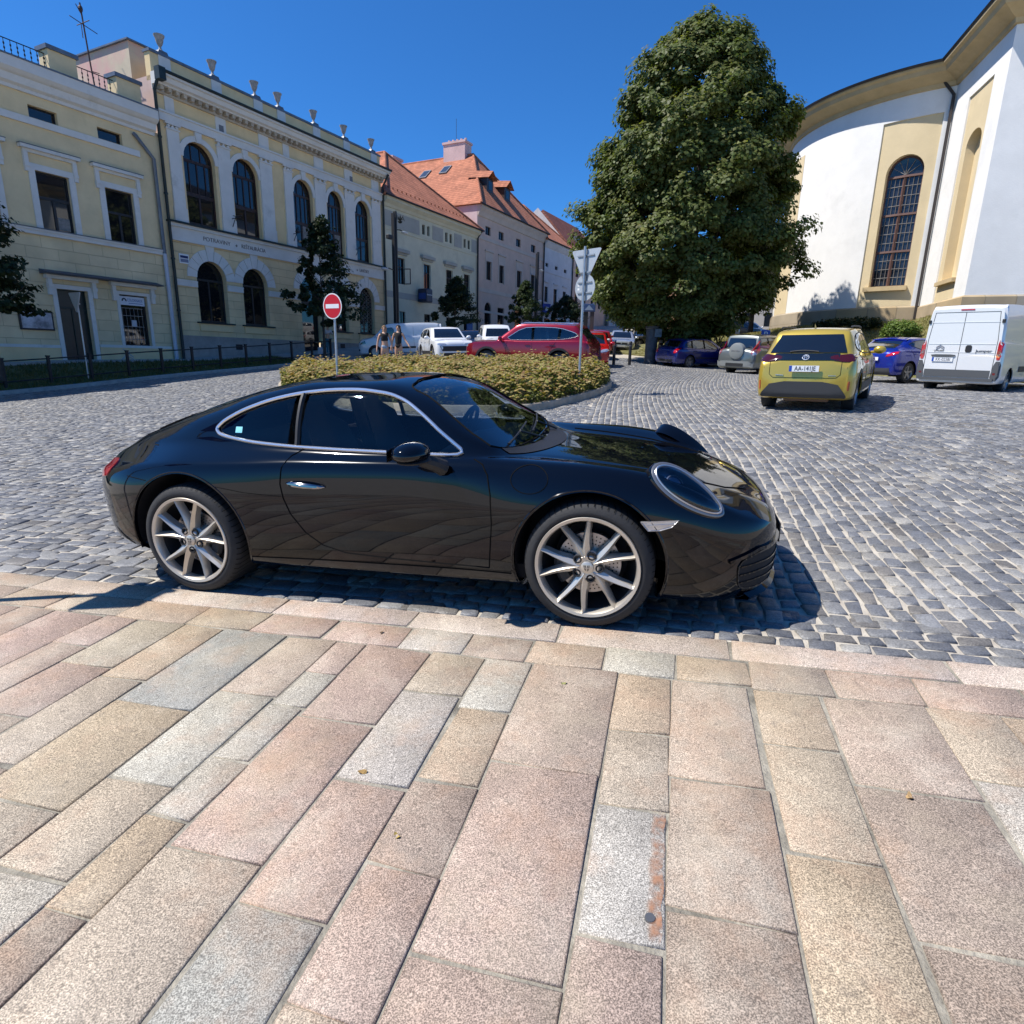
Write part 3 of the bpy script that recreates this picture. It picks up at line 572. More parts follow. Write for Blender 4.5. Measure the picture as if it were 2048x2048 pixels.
    sk_ = shell([(.224, .112, -.09), (.219, .107, -.002), (.213, .101, .006)]).build('lamp_skirt', M_BLACK, car, smooth=True, angle=60); hl = shell([(.213, .101, .006), (.206, .095, .011), (.198, .088, .012), (.190, .081, .004)]).build('headlamp', mat('grey_bezel', (.20, .21, .225), .28, .6), car, smooth=True)
    shell([(.196, .086, .0125), (.192, .082, .0165), (.186, .077, .0145), (.183, .074, .002)]).build('lamp_ring', mat('satin_silver', (.58, .58, .59), .3, .7), hl, smooth=True)
    bw = shell([(.186, .077, .004), (.178, .070, -.03), (.15, .055, -.045)]); bw.f.append(tuple(range(len(bw.v) - 44, len(bw.v)))); bw.mi.append(0); bw.build('lamp_bowl', mat('lamp_bowl', (.11, .14, .20), .25, .7), hl, smooth=True, angle=40)
    for u, v, r_ in ((-.072, .004, .047), (.060, -.004, .044)):
        mb = MB(); mb.lathe([(0, .012), (r_ * .55, .009), (r_ * .85, .0), (r_ * .88, -.01)], 24); ci_ = MB(); ci_.lathe([(r_ * .9, .004), (r_, .002), (r_ * 1.06, -.012), (r_ * 1.06, -.035)], 24); Mx = Matrix((hu, hv, hn)).transposed().to_4x4(); Mx.translation = Vector(hp3(u, v, -.012))
        for m_ in (mb, ci_): m_.v = [tuple(Mx @ Vector(p)) for p in m_.v]
        mb.build('projector', mat('lamp_projector', (.03, .05, .10), .04, .0, spec=1.), hl, smooth=True); ci_.build('projector_ring', mat('satin_silver', (.58, .58, .59), .3, .7), hl, smooth=True)
    bar_ = MB(); bar_.add([hp3(-.13, -.006, -.02), hp3(.15, -.012, -.02), hp3(.15, .006, -.018), hp3(-.13, .012, -.018)], [(0, 1, 2, 3)]); bar_.build('light_blade', M_CLR, hl)
    ln_ = shell([(.186, .077, .010), (.17, .069, .020), (.13, .052, .030), (.07, .028, .036)]); ln_.f.append(tuple(range(len(ln_.v) - 44, len(ln_.v)))); ln_.mi.append(0); ln_.build('lamp_lens', M_LENS, hl, smooth=True, angle=60)
    # mirror
    mq = Vector((-.885, sgn * .985, .935)); mb = MB(); mb.ball((0, 0, 0), .098, .125, .062, 20, 12)
    mb.v = [(x + (.03 if x < 0 else 0) * 0 + mq.x + (-.045 if x < -.06 else 0) * 0, y + mq.y, (z if z > 0 else z * .72) + mq.z) for x, y, z in mb.v]
    mb.v = [(max(x, mq.x - .085), y, z) for x, y, z in mb.v]; mi_ = mb.build('wing_mirror', M_BLACK, car, smooth=True)
    MB().ball((mq.x + .012, mq.y - sgn * .01, mq.z - .036), .086, .108, .018, 16, 8).build('mirror_base', M_BLK, mi_, smooth=True)
    MB().tube([(mq.x + .03, mq.y - sgn * .05, mq.z - .04), (-.80, sgn * .885, .865), (-.775, sgn * .835, .835)], [.034, .038, .045], 10).build('mirror_arm', M_BLK, mi_, smooth=True)
    MB().add([(mq.x - .0865, mq.y - .1, mq.z - .028), (mq.x - .0865, mq.y + .1, mq.z - .028), (mq.x - .0865, mq.y + .095, mq.z + .035), (mq.x - .0865, mq.y - .095, mq.z + .035)], [(0, 1, 2, 3)]).build('mirror_glass', mat('mirror_silver', (.8, .8, .8), .02, 1.), mi_)
    # wheels
    for xw, zw_, rt, wt in ((0., .340, .340, .245), (-2.45, .345, .345, .305)):
        fy = .884 if xw == 0 else .893; w_ = bpy.data.objects.new('wheel', None); COL.objects.link(w_); w_.parent = car; w_.location = (xw, sgn * fy, zw_); w_.rotation_euler = (0, 0, math.pi if sgn > 0 else 0); w_.empty_display_size = .1
        # local: outer face at y = 0 looking to -y
        prof = [(.262, wt - .02), (rt - .045, wt), (rt - .012, wt - .018), (rt, wt - .045), (rt, .045), (rt - .006, .026), (rt - .018, .010), (rt - .040, .001), (.288, -.002), (.278, .004), (.272, .014)]
        ty = MB().lathe(prof, 72, 'y')
        for k in range(72):
            a = 2 * math.pi * k / 72
            for y_ in ((.05, .10), (.13, .17)): pass
        ty.build('tyre', M_RUB, w_, smooth=True, angle=50)
        tg = MB()
        for k in range(60):
            a = 2 * math.pi * k / 60; ca, sa = math.cos(a), math.sin(a); r0, r1 = rt - .014, rt + .0012
            p = lambda r_, y_, da: (r_ * math.cos(a + da), y_, r_ * math.sin(a + da))
            tg.add([p(r1, .03, -.006), p(r1, .03, .006), p(r1, wt * .45, .05), p(r1, wt * .45, .038), p(r0 + .002, .008, -.006), p(r0 + .002, .008, .006)], [(0, 1, 2, 3), (4, 5, 1, 0)])
        tg.build('tread_grooves', M_GAP, w_)['kind'] = 'stuff'
        MB().lathe([(.19, wt - .03), (.2455, .05)], 48, 'y').build('rim_barrel', M_BLK, w_, smooth=True); rm = MB().lathe([(.2455, .05), (.246, .036), (.249, .012), (.256, -.001), (.271, -.004), (.274, .002), (.273, .016)], 72, 'y')
        rm.lathe([(.03, .018), (.058, .014), (.066, .022), (.085, .045), (.085, .09)], 40, 'y')
        a0 = 90 - (-15 if xw == 0 else 3)
        for k in range(5):
            for e in (-1, 1):
                base = R(a0 + 72 * k + e * 7); tip = R(a0 + 72 * k + e * 16.5); rows_ = []
                for t in np.linspace(0, 1, 8):
                    rr_ = .040 + (.254 - .040) * t; an = base + (tip - base) * min(1, t * 1.12) ** .8; hw = .0175 * (1 - t) + .0098 * t + .004 * math.exp(-((t - .28) / .15) ** 2); dep = .016 - .02 * math.sin(math.pi * t) * 0 + (.002 - .016) * t
                    c_, s_ = math.cos(an), math.sin(an); px, pz = -s_, c_
                    f = lambda q, y_: (rr_ * c_ + px * q, y_, rr_ * s_ + pz * q)
                    rows_.append([f(-hw * 1.5, dep + .05), f(-hw, dep + .012), f(-hw * .25 * e, dep - .004), f(hw, dep + .012), f(hw * 1.5, dep + .05)])
                rm.grid(rows_)
        rm.build('rim', M_RIM, w_, smooth=True, angle=28)
        for k in range(5):
            ln = MB(); a = R(a0 + 36 + 72 * k); ln.lathe([(.0, .030), (.012, .030), (.0135, .006), (.021, .004), (.024, .012)], 14, 'y', (.062 * math.cos(a) * 1.03, .008, .062 * math.sin(a) * 1.03))
            ln.build('wheel_nut', M_VOID, w_, smooth=True, angle=30)
        cb = MB().lathe([(0, .004), (.026, .005), (.032, .009), (.034, .016)], 28, 'y').build('centre_cap', M_RIM, w_, smooth=True)
        sh = MB()
        for pl in ([(-.017, .016), (-.002, .014), (-.002, .002), (-.016, .002)], [(.002, .014), (.017, .016), (.016, .002), (.002, .002)], [(-.015, -.002), (-.002, -.002), (-.002, -.018), (-.010, -.012)], [(.002, -.002), (.015, -.002), (.010, -.012), (.002, -.018)]):
            for q in range(2):
                a_, b_ = np.array(pl[0]), np.array(pl[1]); c_, d_ = np.array(pl[3]), np.array(pl[2]); t0, t1 = q * .5, q * .5 + .3
                qd = [a_ + (b_ - a_) * t0, a_ + (b_ - a_) * t1, c_ + (d_ - c_) * t1, c_ + (d_ - c_) * t0]; sh.face(*[(p[0], .0028, p[1]) for p in qd])
        sh.build('cap_crest', mat('crest_dark', (.04, .035, .03), .5), cb)
        dk = MB().lathe([(.06, .085), (.09, .088), (.167, .088), (.167, .118), (.06, .118)], 48, 'y', (0, 0, 0)).build('brake_disc', M_DISC, w_, smooth=True, angle=30)
        hm = MB()
        for k in range(40):
            for rr_ in (.108, .128, .148):
                a = 2 * math.pi * (k + rr_ * 9) / 40; c_ = (rr_ * math.cos(a), .0872, rr_ * math.sin(a))
                hm.add([(c_[0] + .0042 * math.cos(t), c_[1], c_[2] + .0042 * math.sin(t)) for t in np.linspace(0, 2 * math.pi, 6, endpoint=False)], [(0, 1, 2, 3, 4, 5)])
        hm.build('disc_drilling', M_GAP, dk)
        ca = MB(); an0 = R(195 if xw == 0 else 350); rws = []
        for t in np.linspace(-.42, .42, 9):
            c_, s_ = math.cos(an0 + t), math.sin(an0 + t); rws.append([(r_ * c_, y_, r_ * s_) for r_, y_ in ((.105, .075), (.12, .058), (.165, .055), (.185, .07), (.185, .14), (.105, .14))])
        ca.grid(rws, closed=True); ca.f += [tuple(range(6)), tuple(range(48, 54))]; ca.mi += [0, 0]; ca.build('brake_caliper', M_BLK, w_, smooth=True, angle=40)
        MB().lathe([(.0, .20), (.30, .20), (.30, .205)], 32, 'y').build('brake_shield', M_VOID, w_)
    # wheel housings
    for xw, zz, r_ in ((0, .345, .398), (-2.45, .350, .421)):
        wl = MB().lathe([(.0, sgn * .50), (r_, sgn * .50), (r_, sgn * (.845 if xw == 0 else .86))], 40, 'y', (xw, 0, zz), a0=R(-12), a1=R(192)); wl.build('wheel_housing', M_VOID, car, smooth=True, angle=40)
        mb = MB(); line_on(mb, CBV, [(xw + (r_ + .004) * math.cos(a), zz + (r_ + .004) * math.sin(a)) for a in np.linspace(R(-22), R(202), 40)], sd_, dd, -.001, .006, n=6); mb.build('arch_lip', M_BLACK, car, smooth=True)
def plus_x(poly, e): c = np.mean(poly, 0); return [c + (np.asarray(p) - c) * e for p in poly]
mb = MB(); patch(mb, CBV, plus_x(ws_poly, 1.012), front, DX, -.006, 10); mb.build('windscreen', M_GLASS, car, smooth=True)
mb = MB(); line_on(mb, CBV, plus_x(ws_poly, 1.004), front, DX, .0005, .006, True); mb.build('windscreen_seal', M_GAP, car)
rw = rounded([(-2.10, -.44), (-2.10, .44), (-2.30, .50), (-2.62, .46), (-2.70, .30), (-2.70, -.30), (-2.62, -.46), (-2.30, -.50)], 2)
mb = MB(); patch(mb, CBV, rw, top, DZ, .002, 6); mb.build('rear_window', mat('dark_glass', (.006, .007, .008), .03, spec=.8, coat=1.), car, smooth=True)
mb = MB(); line_on(mb, CBV, [(-.30, -.585), (-.05, -.565), (.25, -.535), (.50, -.485), (.68, -.41), (.80, -.27), (.845, 0), (.80, .27), (.68, .41), (.50, .485), (.25, .535), (-.05, .565), (-.30, .585)], top, DZ, .0005, .0045); mb.build('bonnet_seam', M_GAP, car)
mb = MB(); line_on(mb, CBV, [(-2.78, -.44), (-2.78, .44), (-3.10, .45), (-3.30, .36), (-3.30, -.36), (-3.10, -.45)], top, DZ, .0005, .004, True)
for k in range(9): line_on(mb, CBV, [(-2.82 - k * .028, -.36), (-2.82 - k * .028, .36)], top, DZ, .002, .006)
mb.build('engine_grille', M_GAP, car)
cw = rounded([(-.34, -.60), (-.27, -.3), (-.25, 0), (-.27, .3), (-.34, .60), (-.47, .63), (-.43, .3), (-.41, 0), (-.43, -.3), (-.47, -.63)], 1)
mb = MB(); rows_ = [[cast(CBV, top(x_, y_), DZ, .004) for y_ in np.linspace(-.60, .60, 25) for x_ in [f_(y_)]] for f_ in (lambda y: -.27 - .2 * (y / .6) ** 2, lambda y: -.33 - .17 * (y / .6) ** 2, lambda y: -.40 - .12 * (y / .6) ** 2)]
mb.grid(rows_); mb.build('cowl_panel', M_BLK, car, smooth=True)
for y0, y1 in ((-.52, .05), (-.02, .48)):
    mb = MB(); mb.tube([cast(CBV, front(y0 + (y1 - y0) * t, .905 + .05 * t), DX, .012) for t in np.linspace(0, 1, 10)], .006, 6); a_ = cast(CBV, top(-.40, y1 - .1), DZ, .015)
    mb.tube([tuple(a_), tuple(cast(CBV, front((y0 + y1) / 2, .93), DX, .022))], .007, 6); mb.build('wiper', M_BLK, car, smooth=True)
mb = MB(); patch(mb, CBV, rounded([(-.30, .20), (.30, .20), (.36, .25), (.34, .325), (-.34, .325), (-.36, .25)], 2), front, DX, .002, 4); mb.build('lower_grille', M_VOID, car, smooth=True)
MB().box(.995, 1.005, -.26, .26, .335, .445, bev=.004).build('number_plate', M_BLK, car)
mb = MB(); patch(mb, CBV, [(-.022, .565), (.022, .565), (.02, .535), (0, .515), (-.02, .535)], front, DX, .002, 2); mb.build('bonnet_crest', mat('crest_gold', (.5, .36, .12), .3, .9), car)
mb = MB(); rows_ = []
for y_ in np.linspace(-.66, .66, 25):
    xe = float(np.interp(abs(y_), [0, .25, .42, .57, .68], [1.0, .985, .95, .885, .79])); rows_.append([(xe - .06, y_, .14), (xe + .004, y_, .138), (xe + .012, y_, .152), (xe - .02, y_, .175)])
mb.grid(rows_); mb.build('front_lip', M_BLACK, car, smooth=True)
# cabin
M_LEA = mat('grey_leather', (.11, .105, .10), .55, bump=.15, bscale=120); M_DASH = mat('dashboard', (.24, .24, .235), .7, bump=.2, bscale=150)
MB().box(-2.6, -.35, -.78, .78, .22, .30).build('cabin_floor', M_VOID, car)
d = MB(); rows_ = [[(x_, y_, z_ - .03 * (abs(y_) / .7) ** 2) for y_ in np.linspace(-.71, .71, 15)] for x_, z_ in ((-.42, .842), (-.58, .875), (-.80, .905), (-.90, .89), (-.93, .80), (-.90, .62), (-.75, .5))]
d.grid(rows_); d.build('dashboard', M_DASH, car, smooth=True)
dv = MB().ball((-.86, .36, .90), .09, .2, .045, 14, 8); dv.build('instrument_hood', M_VOID, car, smooth=True)
sw = MB(); Mw = Matrix.Translation((-1.06, .36, .86)) @ Matrix.Rotation(R(-66), 4, 'Y'); sw.M = Mw
sw.tube([(.178 * math.cos(a), .178 * math.sin(a), 0) for a in np.linspace(0, 2 * math.pi, 33)], .016, 8); sw.lathe([(0, .02), (.06, .016), (.07, -.01)], 16)
for a in (0, 2.2, 4.1): sw.tube([(.05 * math.cos(a), .05 * math.sin(a), 0), (.175 * math.cos(a), .175 * math.sin(a), 0)], .012, 6)
sw.build('steering_wheel', M_BLK, car, smooth=True)
for s_ in (-1, 1):
    st_ = MB(); rows_ = []
    for x_, z_, w__, t_ in ((-1.15, .50, .25, .10), (-1.30, .50, .26, .12), (-1.60, .47, .25, .12)): rows_.append([(x_, s_ * .37 + y_, z_ + (.05 if abs(y_) > w__ * .7 else 0)) for y_ in np.linspace(-w__, w__, 7)])
    for x_, z_, w__ in ((-1.66, .60, .26), (-1.72, .80, .25), (-1.78, .98, .22), (-1.80, 1.06, .13), (-1.82, 1.14, .12)): rows_.append([(x_ + (.06 if abs(y_) > w__ * .7 and z_ < 1. else 0), s_ * .37 + y_, z_) for y_ in np.linspace(-w__, w__, 7)])
    rb = [[(x - .10, y, z) for x, y, z in r_] for r_ in rows_[3:]]; st_.grid(rows_); st_.grid(rb[::-1]); st_.grid([rows_[-1], rb[-1]]); st_.build('seat', M_LEA, car, smooth=True)
rb_ = MB(); rb_.grid([[(-2.0, y_, .55) for y_ in (-.6, 0, .6)], [(-2.15, y_, .62) for y_ in (-.6, 0, .6)], [(-2.35, y_, .93) for y_ in (-.52, 0, .52)], [(-2.75, y_, .95) for y_ in (-.5, 0, .5)]]); rb_.build('rear_bench', M_LEA, car, smooth=True)
MB().box(-.99, -.96, -.12, .12, 1.145, 1.195, bev=.01).build('rear_view_mirror', M_BLK, car)
mb = MB(); patch(mb, CBV, [(-2.17, .985), (-2.12, .985), (-2.12, 1.02), (-2.17, 1.02)], side, DY, -.005, 2); mb.build('window_sticker', mat('sticker_cyan', (.25, .65, .75), .5), car)
# ------------------------------------------------------------------ the other vehicles
def place(o, x, y, az, z=None, dz=0.):
    e = .8; gx_ = float(gz(x + e, y) - gz(x - e, y)) / (2 * e); gy_ = float(gz(x, y + e) - gz(x, y - e)) / (2 * e)
    up = Vector((-gx_, -gy_, 1)).normalized() if z is None else Vector((0, 0, 1)); f = Vector((math.cos(R(az)), math.sin(R(az)), 0)); f = (f - up * f.dot(up)).normalized(); l = up.cross(f)
    mw = Matrix((f, l, up)).transposed().to_4x4(); mw.translation = (x, y, (float(gz(x, y)) if z is None else z) + dz); o.matrix_world = mw
def paint(n, c, metal=0., rough=.25): return mat('paint_' + n, c, rough, metal, coat=1., spec=.5)
M_DKG = mat('dark_glass', (.006, .007, .008), .03, spec=.8, coat=1.)
M_TGL = bpy.data.materials.new('tinted_glass'); M_TGL.use_nodes = True; glass_nodes(M_TGL, (.16, .2, .2), .3)
WHEELS = {}
def road_wheel(parent, x, y, r, sgn, style=0):
    key = (round(r, 3), style)
    if key not in WHEELS:
        ty = MB().lathe([(r * .64, .21), (r * .93, .215), (r, .19), (r, .035), (r * .95, .004), (r * .70, -.004), (r * .67, .02)], 32, 'y').build('tyre', M_RUB, None, smooth=True, angle=50)
        rm = MB().lathe([(r * .60, .2), (r * .62, .03), (r * .655, .0), (r * .68, .004), (r * .68, .03)], 32, 'y'); rm.lathe([(0, .018), (r * .16, .02), (r * .2, .05)], 16, 'y')
        for k in range(5 + style):
            a = 2 * math.pi * (k + .25) / (5 + style); c, s = math.cos(a), math.sin(a); q = r * (.10 if style == 0 else .075)
            rm.add([(r * .1 * c - s * q * 1.1, .025, r * .1 * s + c * q * 1.1), (r * .1 * c + s * q * 1.1, .025, r * .1 * s - c * q * 1.1), (r * .63 * c + s * q * .8, .012, r * .63 * s - c * q * .8), (r * .63 * c - s * q * .8, .012, r * .63 * s + c * q * .8),
                    (r * .1 * c - s * q * 1.3, .07, r * .1 * s + c * q * 1.3), (r * .1 * c + s * q * 1.3, .07, r * .1 * s - c * q * 1.3), (r * .63 * c + s * q, .06, r * .63 * s - c * q), (r * .63 * c - s * q, .06, r * .63 * s + c * q)], [(0, 1, 2, 3), (0, 3, 7, 4), (1, 5, 6, 2)])
        rm.lathe([(0, .09), (r * .66, .09)], 24, 'y'); rim = rm.build('rim', mat('grey_alloy', (.36, .36, .37), .35, .85), None, smooth=True, angle=30); WHEELS[key] = (ty.data, rim.data); bpy.data.objects.remove(ty); bpy.data.objects.remove(rim)
    w_ = bpy.data.objects.new('wheel', None); COL.objects.link(w_); w_.parent = parent; w_.location = (x, sgn * y, r); w_.rotation_euler = (0, 0, math.pi if sgn > 0 else 0); w_.empty_display_size = .1
    for nm, me in zip(('tyre', 'rim'), WHEELS[key]):
        o = bpy.data.objects.new(nm, me); COL.objects.link(o); o.parent = w_
def vsec(zb, yw, zw, yb, zbl, yr, zr, zt):
    return [(0, zb), (yw * .5, zb), (yw - .09, zb + .005), (yw - .015, zb + .10), (yw, zw), (yw * .6 + yb * .4, zbl - (zbl - zw) * .12), (yb, zbl), (yb * .55 + yr * .45 + .015, zbl + (zr - zbl) * .45), (yr, zr), (yr * .88, zr + (zt - zr) * .55), (yr * .5, zt - (zt - zr) * .12), (0, zt)]
def vehicle(name, label, cat, S, pm, group=None, copy_of=None):
    """S: spec dict. L W H wb fo (front overhang) zb zh (bonnet edge) zbl (belt) xc xt xr xb zrb ze, wheel radius r"""
    hw, H, zh, zl = S['W'] / 2, S['H'], S['zh'], S['zbl']; xf = S['wb'] / 2 + S['fo']; xe = xf - S['L']; zb = S.get('zb', .22); zw = S.get('zw', .62); k = S.get('yrk', .74)
    xc, xt, xr, xb = S['xc'], S['xt'], S['xr'], S['xb']; zrb = S['zrb']; xm = (xc + xt) / 2; n0 = S.get('nose', 1.)
    T = [(xf, zb + .12, hw * .66 * n0, zw * .95, hw * .62 * n0, zh * .70, hw * .34, zh * .76, zh * .78), (xf - .06, zb + .03, hw * .84, zw * .95, hw * .78, zh * .82, hw * .42, zh * .88, zh * .90), (xf - .22, zb, hw * .94, zw, hw * .87, zh * .92, hw * .45, zh * .965, zh * .985),
         (xf - .5, zb, hw * .985, zw, hw * .90, zh * .975, hw * .48, zh * 1.01, zh * 1.03), (xc + .06, zb, hw, zw, hw * .92, zl - .03, hw * .66, zl, zl + .02), (xc - .10, zb, hw, zw, hw * .925, zl, hw * .86, zl + .07, zl + .13),
         (xm, zb, hw, zw, hw * .925, zl, hw * (k + .07), (zl + H) / 2 - .04, (zl + H) / 2 + .07), (xt, zb, hw, zw, hw * .925, zl, hw * k, H - .10, H - .03), (xt - .35, zb, hw, zw, hw * .925, zl, hw * k, H - .07, H), ((xt + xr) / 2, zb, hw, zw, hw * .925, zl + .01, hw * k, H - .07, H),
         (xr, zb, hw, zw, hw * .92, zl + .03, hw * (k - .01), H - .11, H - S.get('drop', .05)), ((xr + xb) / 2, zb, hw * .99, zw, hw * .91, zl + .03, hw * (k + .02), (H + zrb) / 2 - .10, (H + zrb) / 2 - .01), (xb, zb, hw * .975, zw, hw * .90, min(zl, zrb - .05), hw * .72, zrb - .02, zrb + .015)]
    ze = S['ze']
    if xb - xe > .3: T.append(((xb + xe) / 2 - .05, zb, hw * .96, zw, hw * .88, min(zl, ze) - .02, hw * .6, ze, ze + .02))
    T += [(xe + .10, zb + .02, hw * .94, zw, hw * .86, min(zl, ze) - .05, hw * .60, ze - .03, ze - .01), (xe + .02, zb + .06, hw * .90, zw, hw * .82, min(zl, ze) - .12, hw * .56, ze - .10, ze - .08), (xe, zb + .12, hw * .84, zw, hw * .76, min(zl, ze) - .2, hw * .5, ze - .17, ze - .15)] if not S.get('flat') else [(xe + .03, zb + .0, hw * .985, zw, hw * .91, zl, hw * k, H - .16, H - .08), (xe, zb + .04, hw * .955, zw, hw * .885, zl, hw * (k - .03), H - .21, H - .13)]
    xs = {}
    for t in T: xs[round(t[0], 3)] = t
    root = thing(name, label, cat, group=group)
    b = loft(list(xs.values()), vsec, S.get('n', 70), 3).build('body', pm)
    r = S['r']; ra = r + .055; cuts = []
    for s in (-1, 1):
        for xa in (S['wb'] / 2, -S['wb'] / 2): cuts.append(cutcyl(xa, r + .01, ra, *( (.45, 2.) if s > 0 else (-2., -.45))))
    if S.get('open'): cuts.append(cutter([tuple(p) for p in rounded(S['dlo'], 1)], -2, 2, 'y'))
    bv = finish(b, 1, cuts, .02); b.parent = root
    for s in (-1, 1):
        for xa in (S['wb'] / 2, -S['wb'] / 2):
            road_wheel(root, xa, hw * .955, r, s, S.get('style', 0))
            MB().lathe([(0, s * .42), (ra + .004, s * .42), (ra + .004, s * hw * .93)], 20, 'y', (xa, 0, r + .01), a0=R(-20), a1=R(200)).build('wheel_housing', M_VOID, root)
            if S.get('clad'):
                mb = MB(); dd_ = (0, -s, 0); to_ = (lambda s: (lambda u, v: (u, s * 2.2, v)))(s); rws = []
                for rr_ in (ra - .006, ra + .035, ra + .07): rws.append([cast(bv, to_(xa + rr_ * math.cos(a), r + .01 + rr_ * math.sin(a)), dd_, .006) for a in np.linspace(R(-8), R(188), 22)])
                mb.grid(rws); mb.build('wheel_arch', M_BLK, root, smooth=True)
        dd_ = (0, -s, 0); to_ = (lambda s: (lambda u, v: (u, s * 2.2, v)))(s)
        if S.get('clad'):
            mb = MB(); x0, x1 = -S['wb'] / 2 + ra + .05, S['wb'] / 2 - ra - .05; mb.grid([[cast(bv, to_(x_, z_), dd_, .008) for x_ in np.linspace(x0, x1, 14)] for z_ in (zb + .10, zb + .2, zb + .28)]); mb.build('sill_cladding', M_BLK, root, smooth=True)
        dlo = S.get('dlo')
        if dlo:
            P = rounded(dlo, 1); pil = S.get('pillars', []); cutx = [9] + sorted(pil, reverse=True) + [-9]
            for a, b_ in zip(cutx[:-1], cutx[1:]):
                seg = [p for p in P if b_ + .03 < p[0] < a - .03]
                if len(seg) < 3: continue
                dense = [p for p in resample(P, .05) if b_ + .03 < p[0] < a - .03]
                mb = MB(); patch(mb, bv, dense, to_, dd_, .004 if not S.get('open') else -.006, 4, .06); mb.build('side_window', S.get('sglass', M_DKG), root, smooth=True)
            mb = MB(); line_on(mb, bv, P, to_, dd_, .004, .010, True, .06); mb.build('window_trim', S.get('trim', M_BLK), root, smooth=True)
        for sm in S.get('seams', []):
            mb = MB(); line_on(mb, bv, sm, to_, dd_, .001, .005, False, .06); mb.build('door_seam', M_GAP, root)
        for hx, hz_ in S.get('handles', []):
            MB().tube([cast(bv, to_(hx + t * .1, hz_), dd_, .012 + .012 * (1 - t * t)) for t in (-1, -.5, 0, .5, 1)], .014, 6).build('door_handle', S.get('hmat', pm), root, smooth=True)
        if S.get('rub'):
            z0_, z1_, x0_, x1_ = S['rub']; mb = MB(); mb.grid([[cast(bv, to_(x_, z_), dd_, .012) for x_ in np.linspace(x0_, x1_, 16)] for z_ in (z0_, z1_)]); mb.build('rubbing_strip', M_BLK, root)
        if S.get('rails'):
            x0_, x1_ = S['rails']; pts = [(x_, s * hw * (k - .04), H + .03 * (1 - abs(2 * (x_ - x0_) / (x1_ - x0_) - 1) ** 8) - .02) for x_ in np.linspace(x0_, x1_, 12)]; MB().tube(pts, .018, 6).build('roof_rail', S.get('railm', M_BLK), root, smooth=True)
        mx_, mz_ = S.get('mirror', (xc - .25, zl + .08)); q = MB().ball((mx_, s * (hw + .10), mz_), .07, .12, .085, 12, 8); q.tube([(mx_, s * (hw + .03), mz_ - .04), (mx_ + .05, s * hw * .93, mz_ - .05)], .03, 6); q.build('wing_mirror', S.get('mirm', pm), root, smooth=True)
        for nm, poly, dr, m_ in S.get('lamps', []):
            d_ = Vector((dr[0], -s * dr[1], 0)).normalized(); e_ = Vector((-d_.y, d_.x, 0)) * (-s if dr[0] > 0 else s)
            # polygons are given as (outward y, z) for front / rear lamps seen along x
            mb = MB(); patch(mb, bv, [(p[0], p[1]) for p in rounded(poly, 1)], (lambda s, X: (lambda u, v: (X, s * u, v)))(s, (xf + 1 if dr[0] < 0 else xe - 1)), Vector((dr[0], 0, 0)).normalized(), .012, 4, .05, edge=.012); mb.build(nm, m_, root, smooth=True)
        for nm, poly, m_ in S.get('sidepatch', []):
            mb = MB(); patch(mb, bv, poly, to_, dd_, .01, 4, .05, edge=.01); mb.build(nm, m_, root, smooth=True)
    for nm, poly, dr, m_, off in S.get('ends', []):
        mb = MB(); patch(mb, bv, rounded(poly, 1) if len(poly) > 4 else poly, (lambda X: (lambda u, v: (X, u, v)))(xf + 1 if dr < 0 else xe - 1), (dr, 0, 0), off, 5, .06, edge=min(.01, off + .004)); mb.build(nm, m_, root, smooth=True)
    if S.get('plate'):
        px_, pz_, txt = S['plate']; sg = 1 if px_ > 0 else -1
        pl = MB().box(px_ - .006, px_ + .006, -.26, .26, pz_ - .056, pz_ + .056).build('number_plate', M_WHITE, root)
        if txt:
            MB().box(px_ + sg * .0065, px_ + sg * .008, .21 if sg < 0 else -.26, .26 if sg < 0 else -.21, pz_ - .054, pz_ + .054).build('plate_band', M_EUB, pl)
            text('plate_text', txt, .115, M_INK, pl, (px_ + sg * .0085, -.02, pz_), (R(90), 0, R(-90 if sg < 0 else 90)), .001, sx=.82)
    return root, bv
sy = lambda a, z0, z1, b=None: [(-a, z0), (a, z0), ((b or a), z1), (-(b or a), z1)]
HATCH = dict(L=4.2, W=1.75, H=1.47, wb=2.55, fo=.85, zh=.88, zbl=.92, xc=.98, xt=.22, xr=-1.45, xb=-1.85, zrb=1.02, ze=.95, r=.31,
    dlo=[(.72, .95), (.05, 1.34), (-.5, 1.39), (-1.1, 1.36), (-1.55, 1.2), (-1.62, 1.02), (-.6, .97)], pillars=[-.32, -1.15], seams=[[(.62, .93), (.66, .6), (.6, .3)], [(-.32, .95), (-.30, .3)], [(-1.18, 1.0), (-1.1, .75)]], handles=[(-.12, .84), (-.98, .86)],
    lamps=[('headlight', [(.42, .62), (.80, .70), (.78, .80), (.45, .74)], (-1, .4), M_CLR), ('tail_light', [(.55, .72), (.78, .76), (.74, 1.0), (.60, .98)], (1, .4), M_RED)],
    ends=[('windscreen', [(-.62, .98), (.62, .98), (.54, 1.36), (-.54, 1.36)], -1, M_DKG, .004), ('rear_window', [(-.54, 1.03), (.54, 1.03), (.46, 1.32), (-.46, 1.32)], 1, M_DKG, .004), ('grille', sy(.5, .34, .48), -1, M_BLK, .004), ('bumper_insert', sy(.55, .30, .42), 1, M_BLK, .004)])
def spec(base, **k): d = dict(base); d.update(k); return d
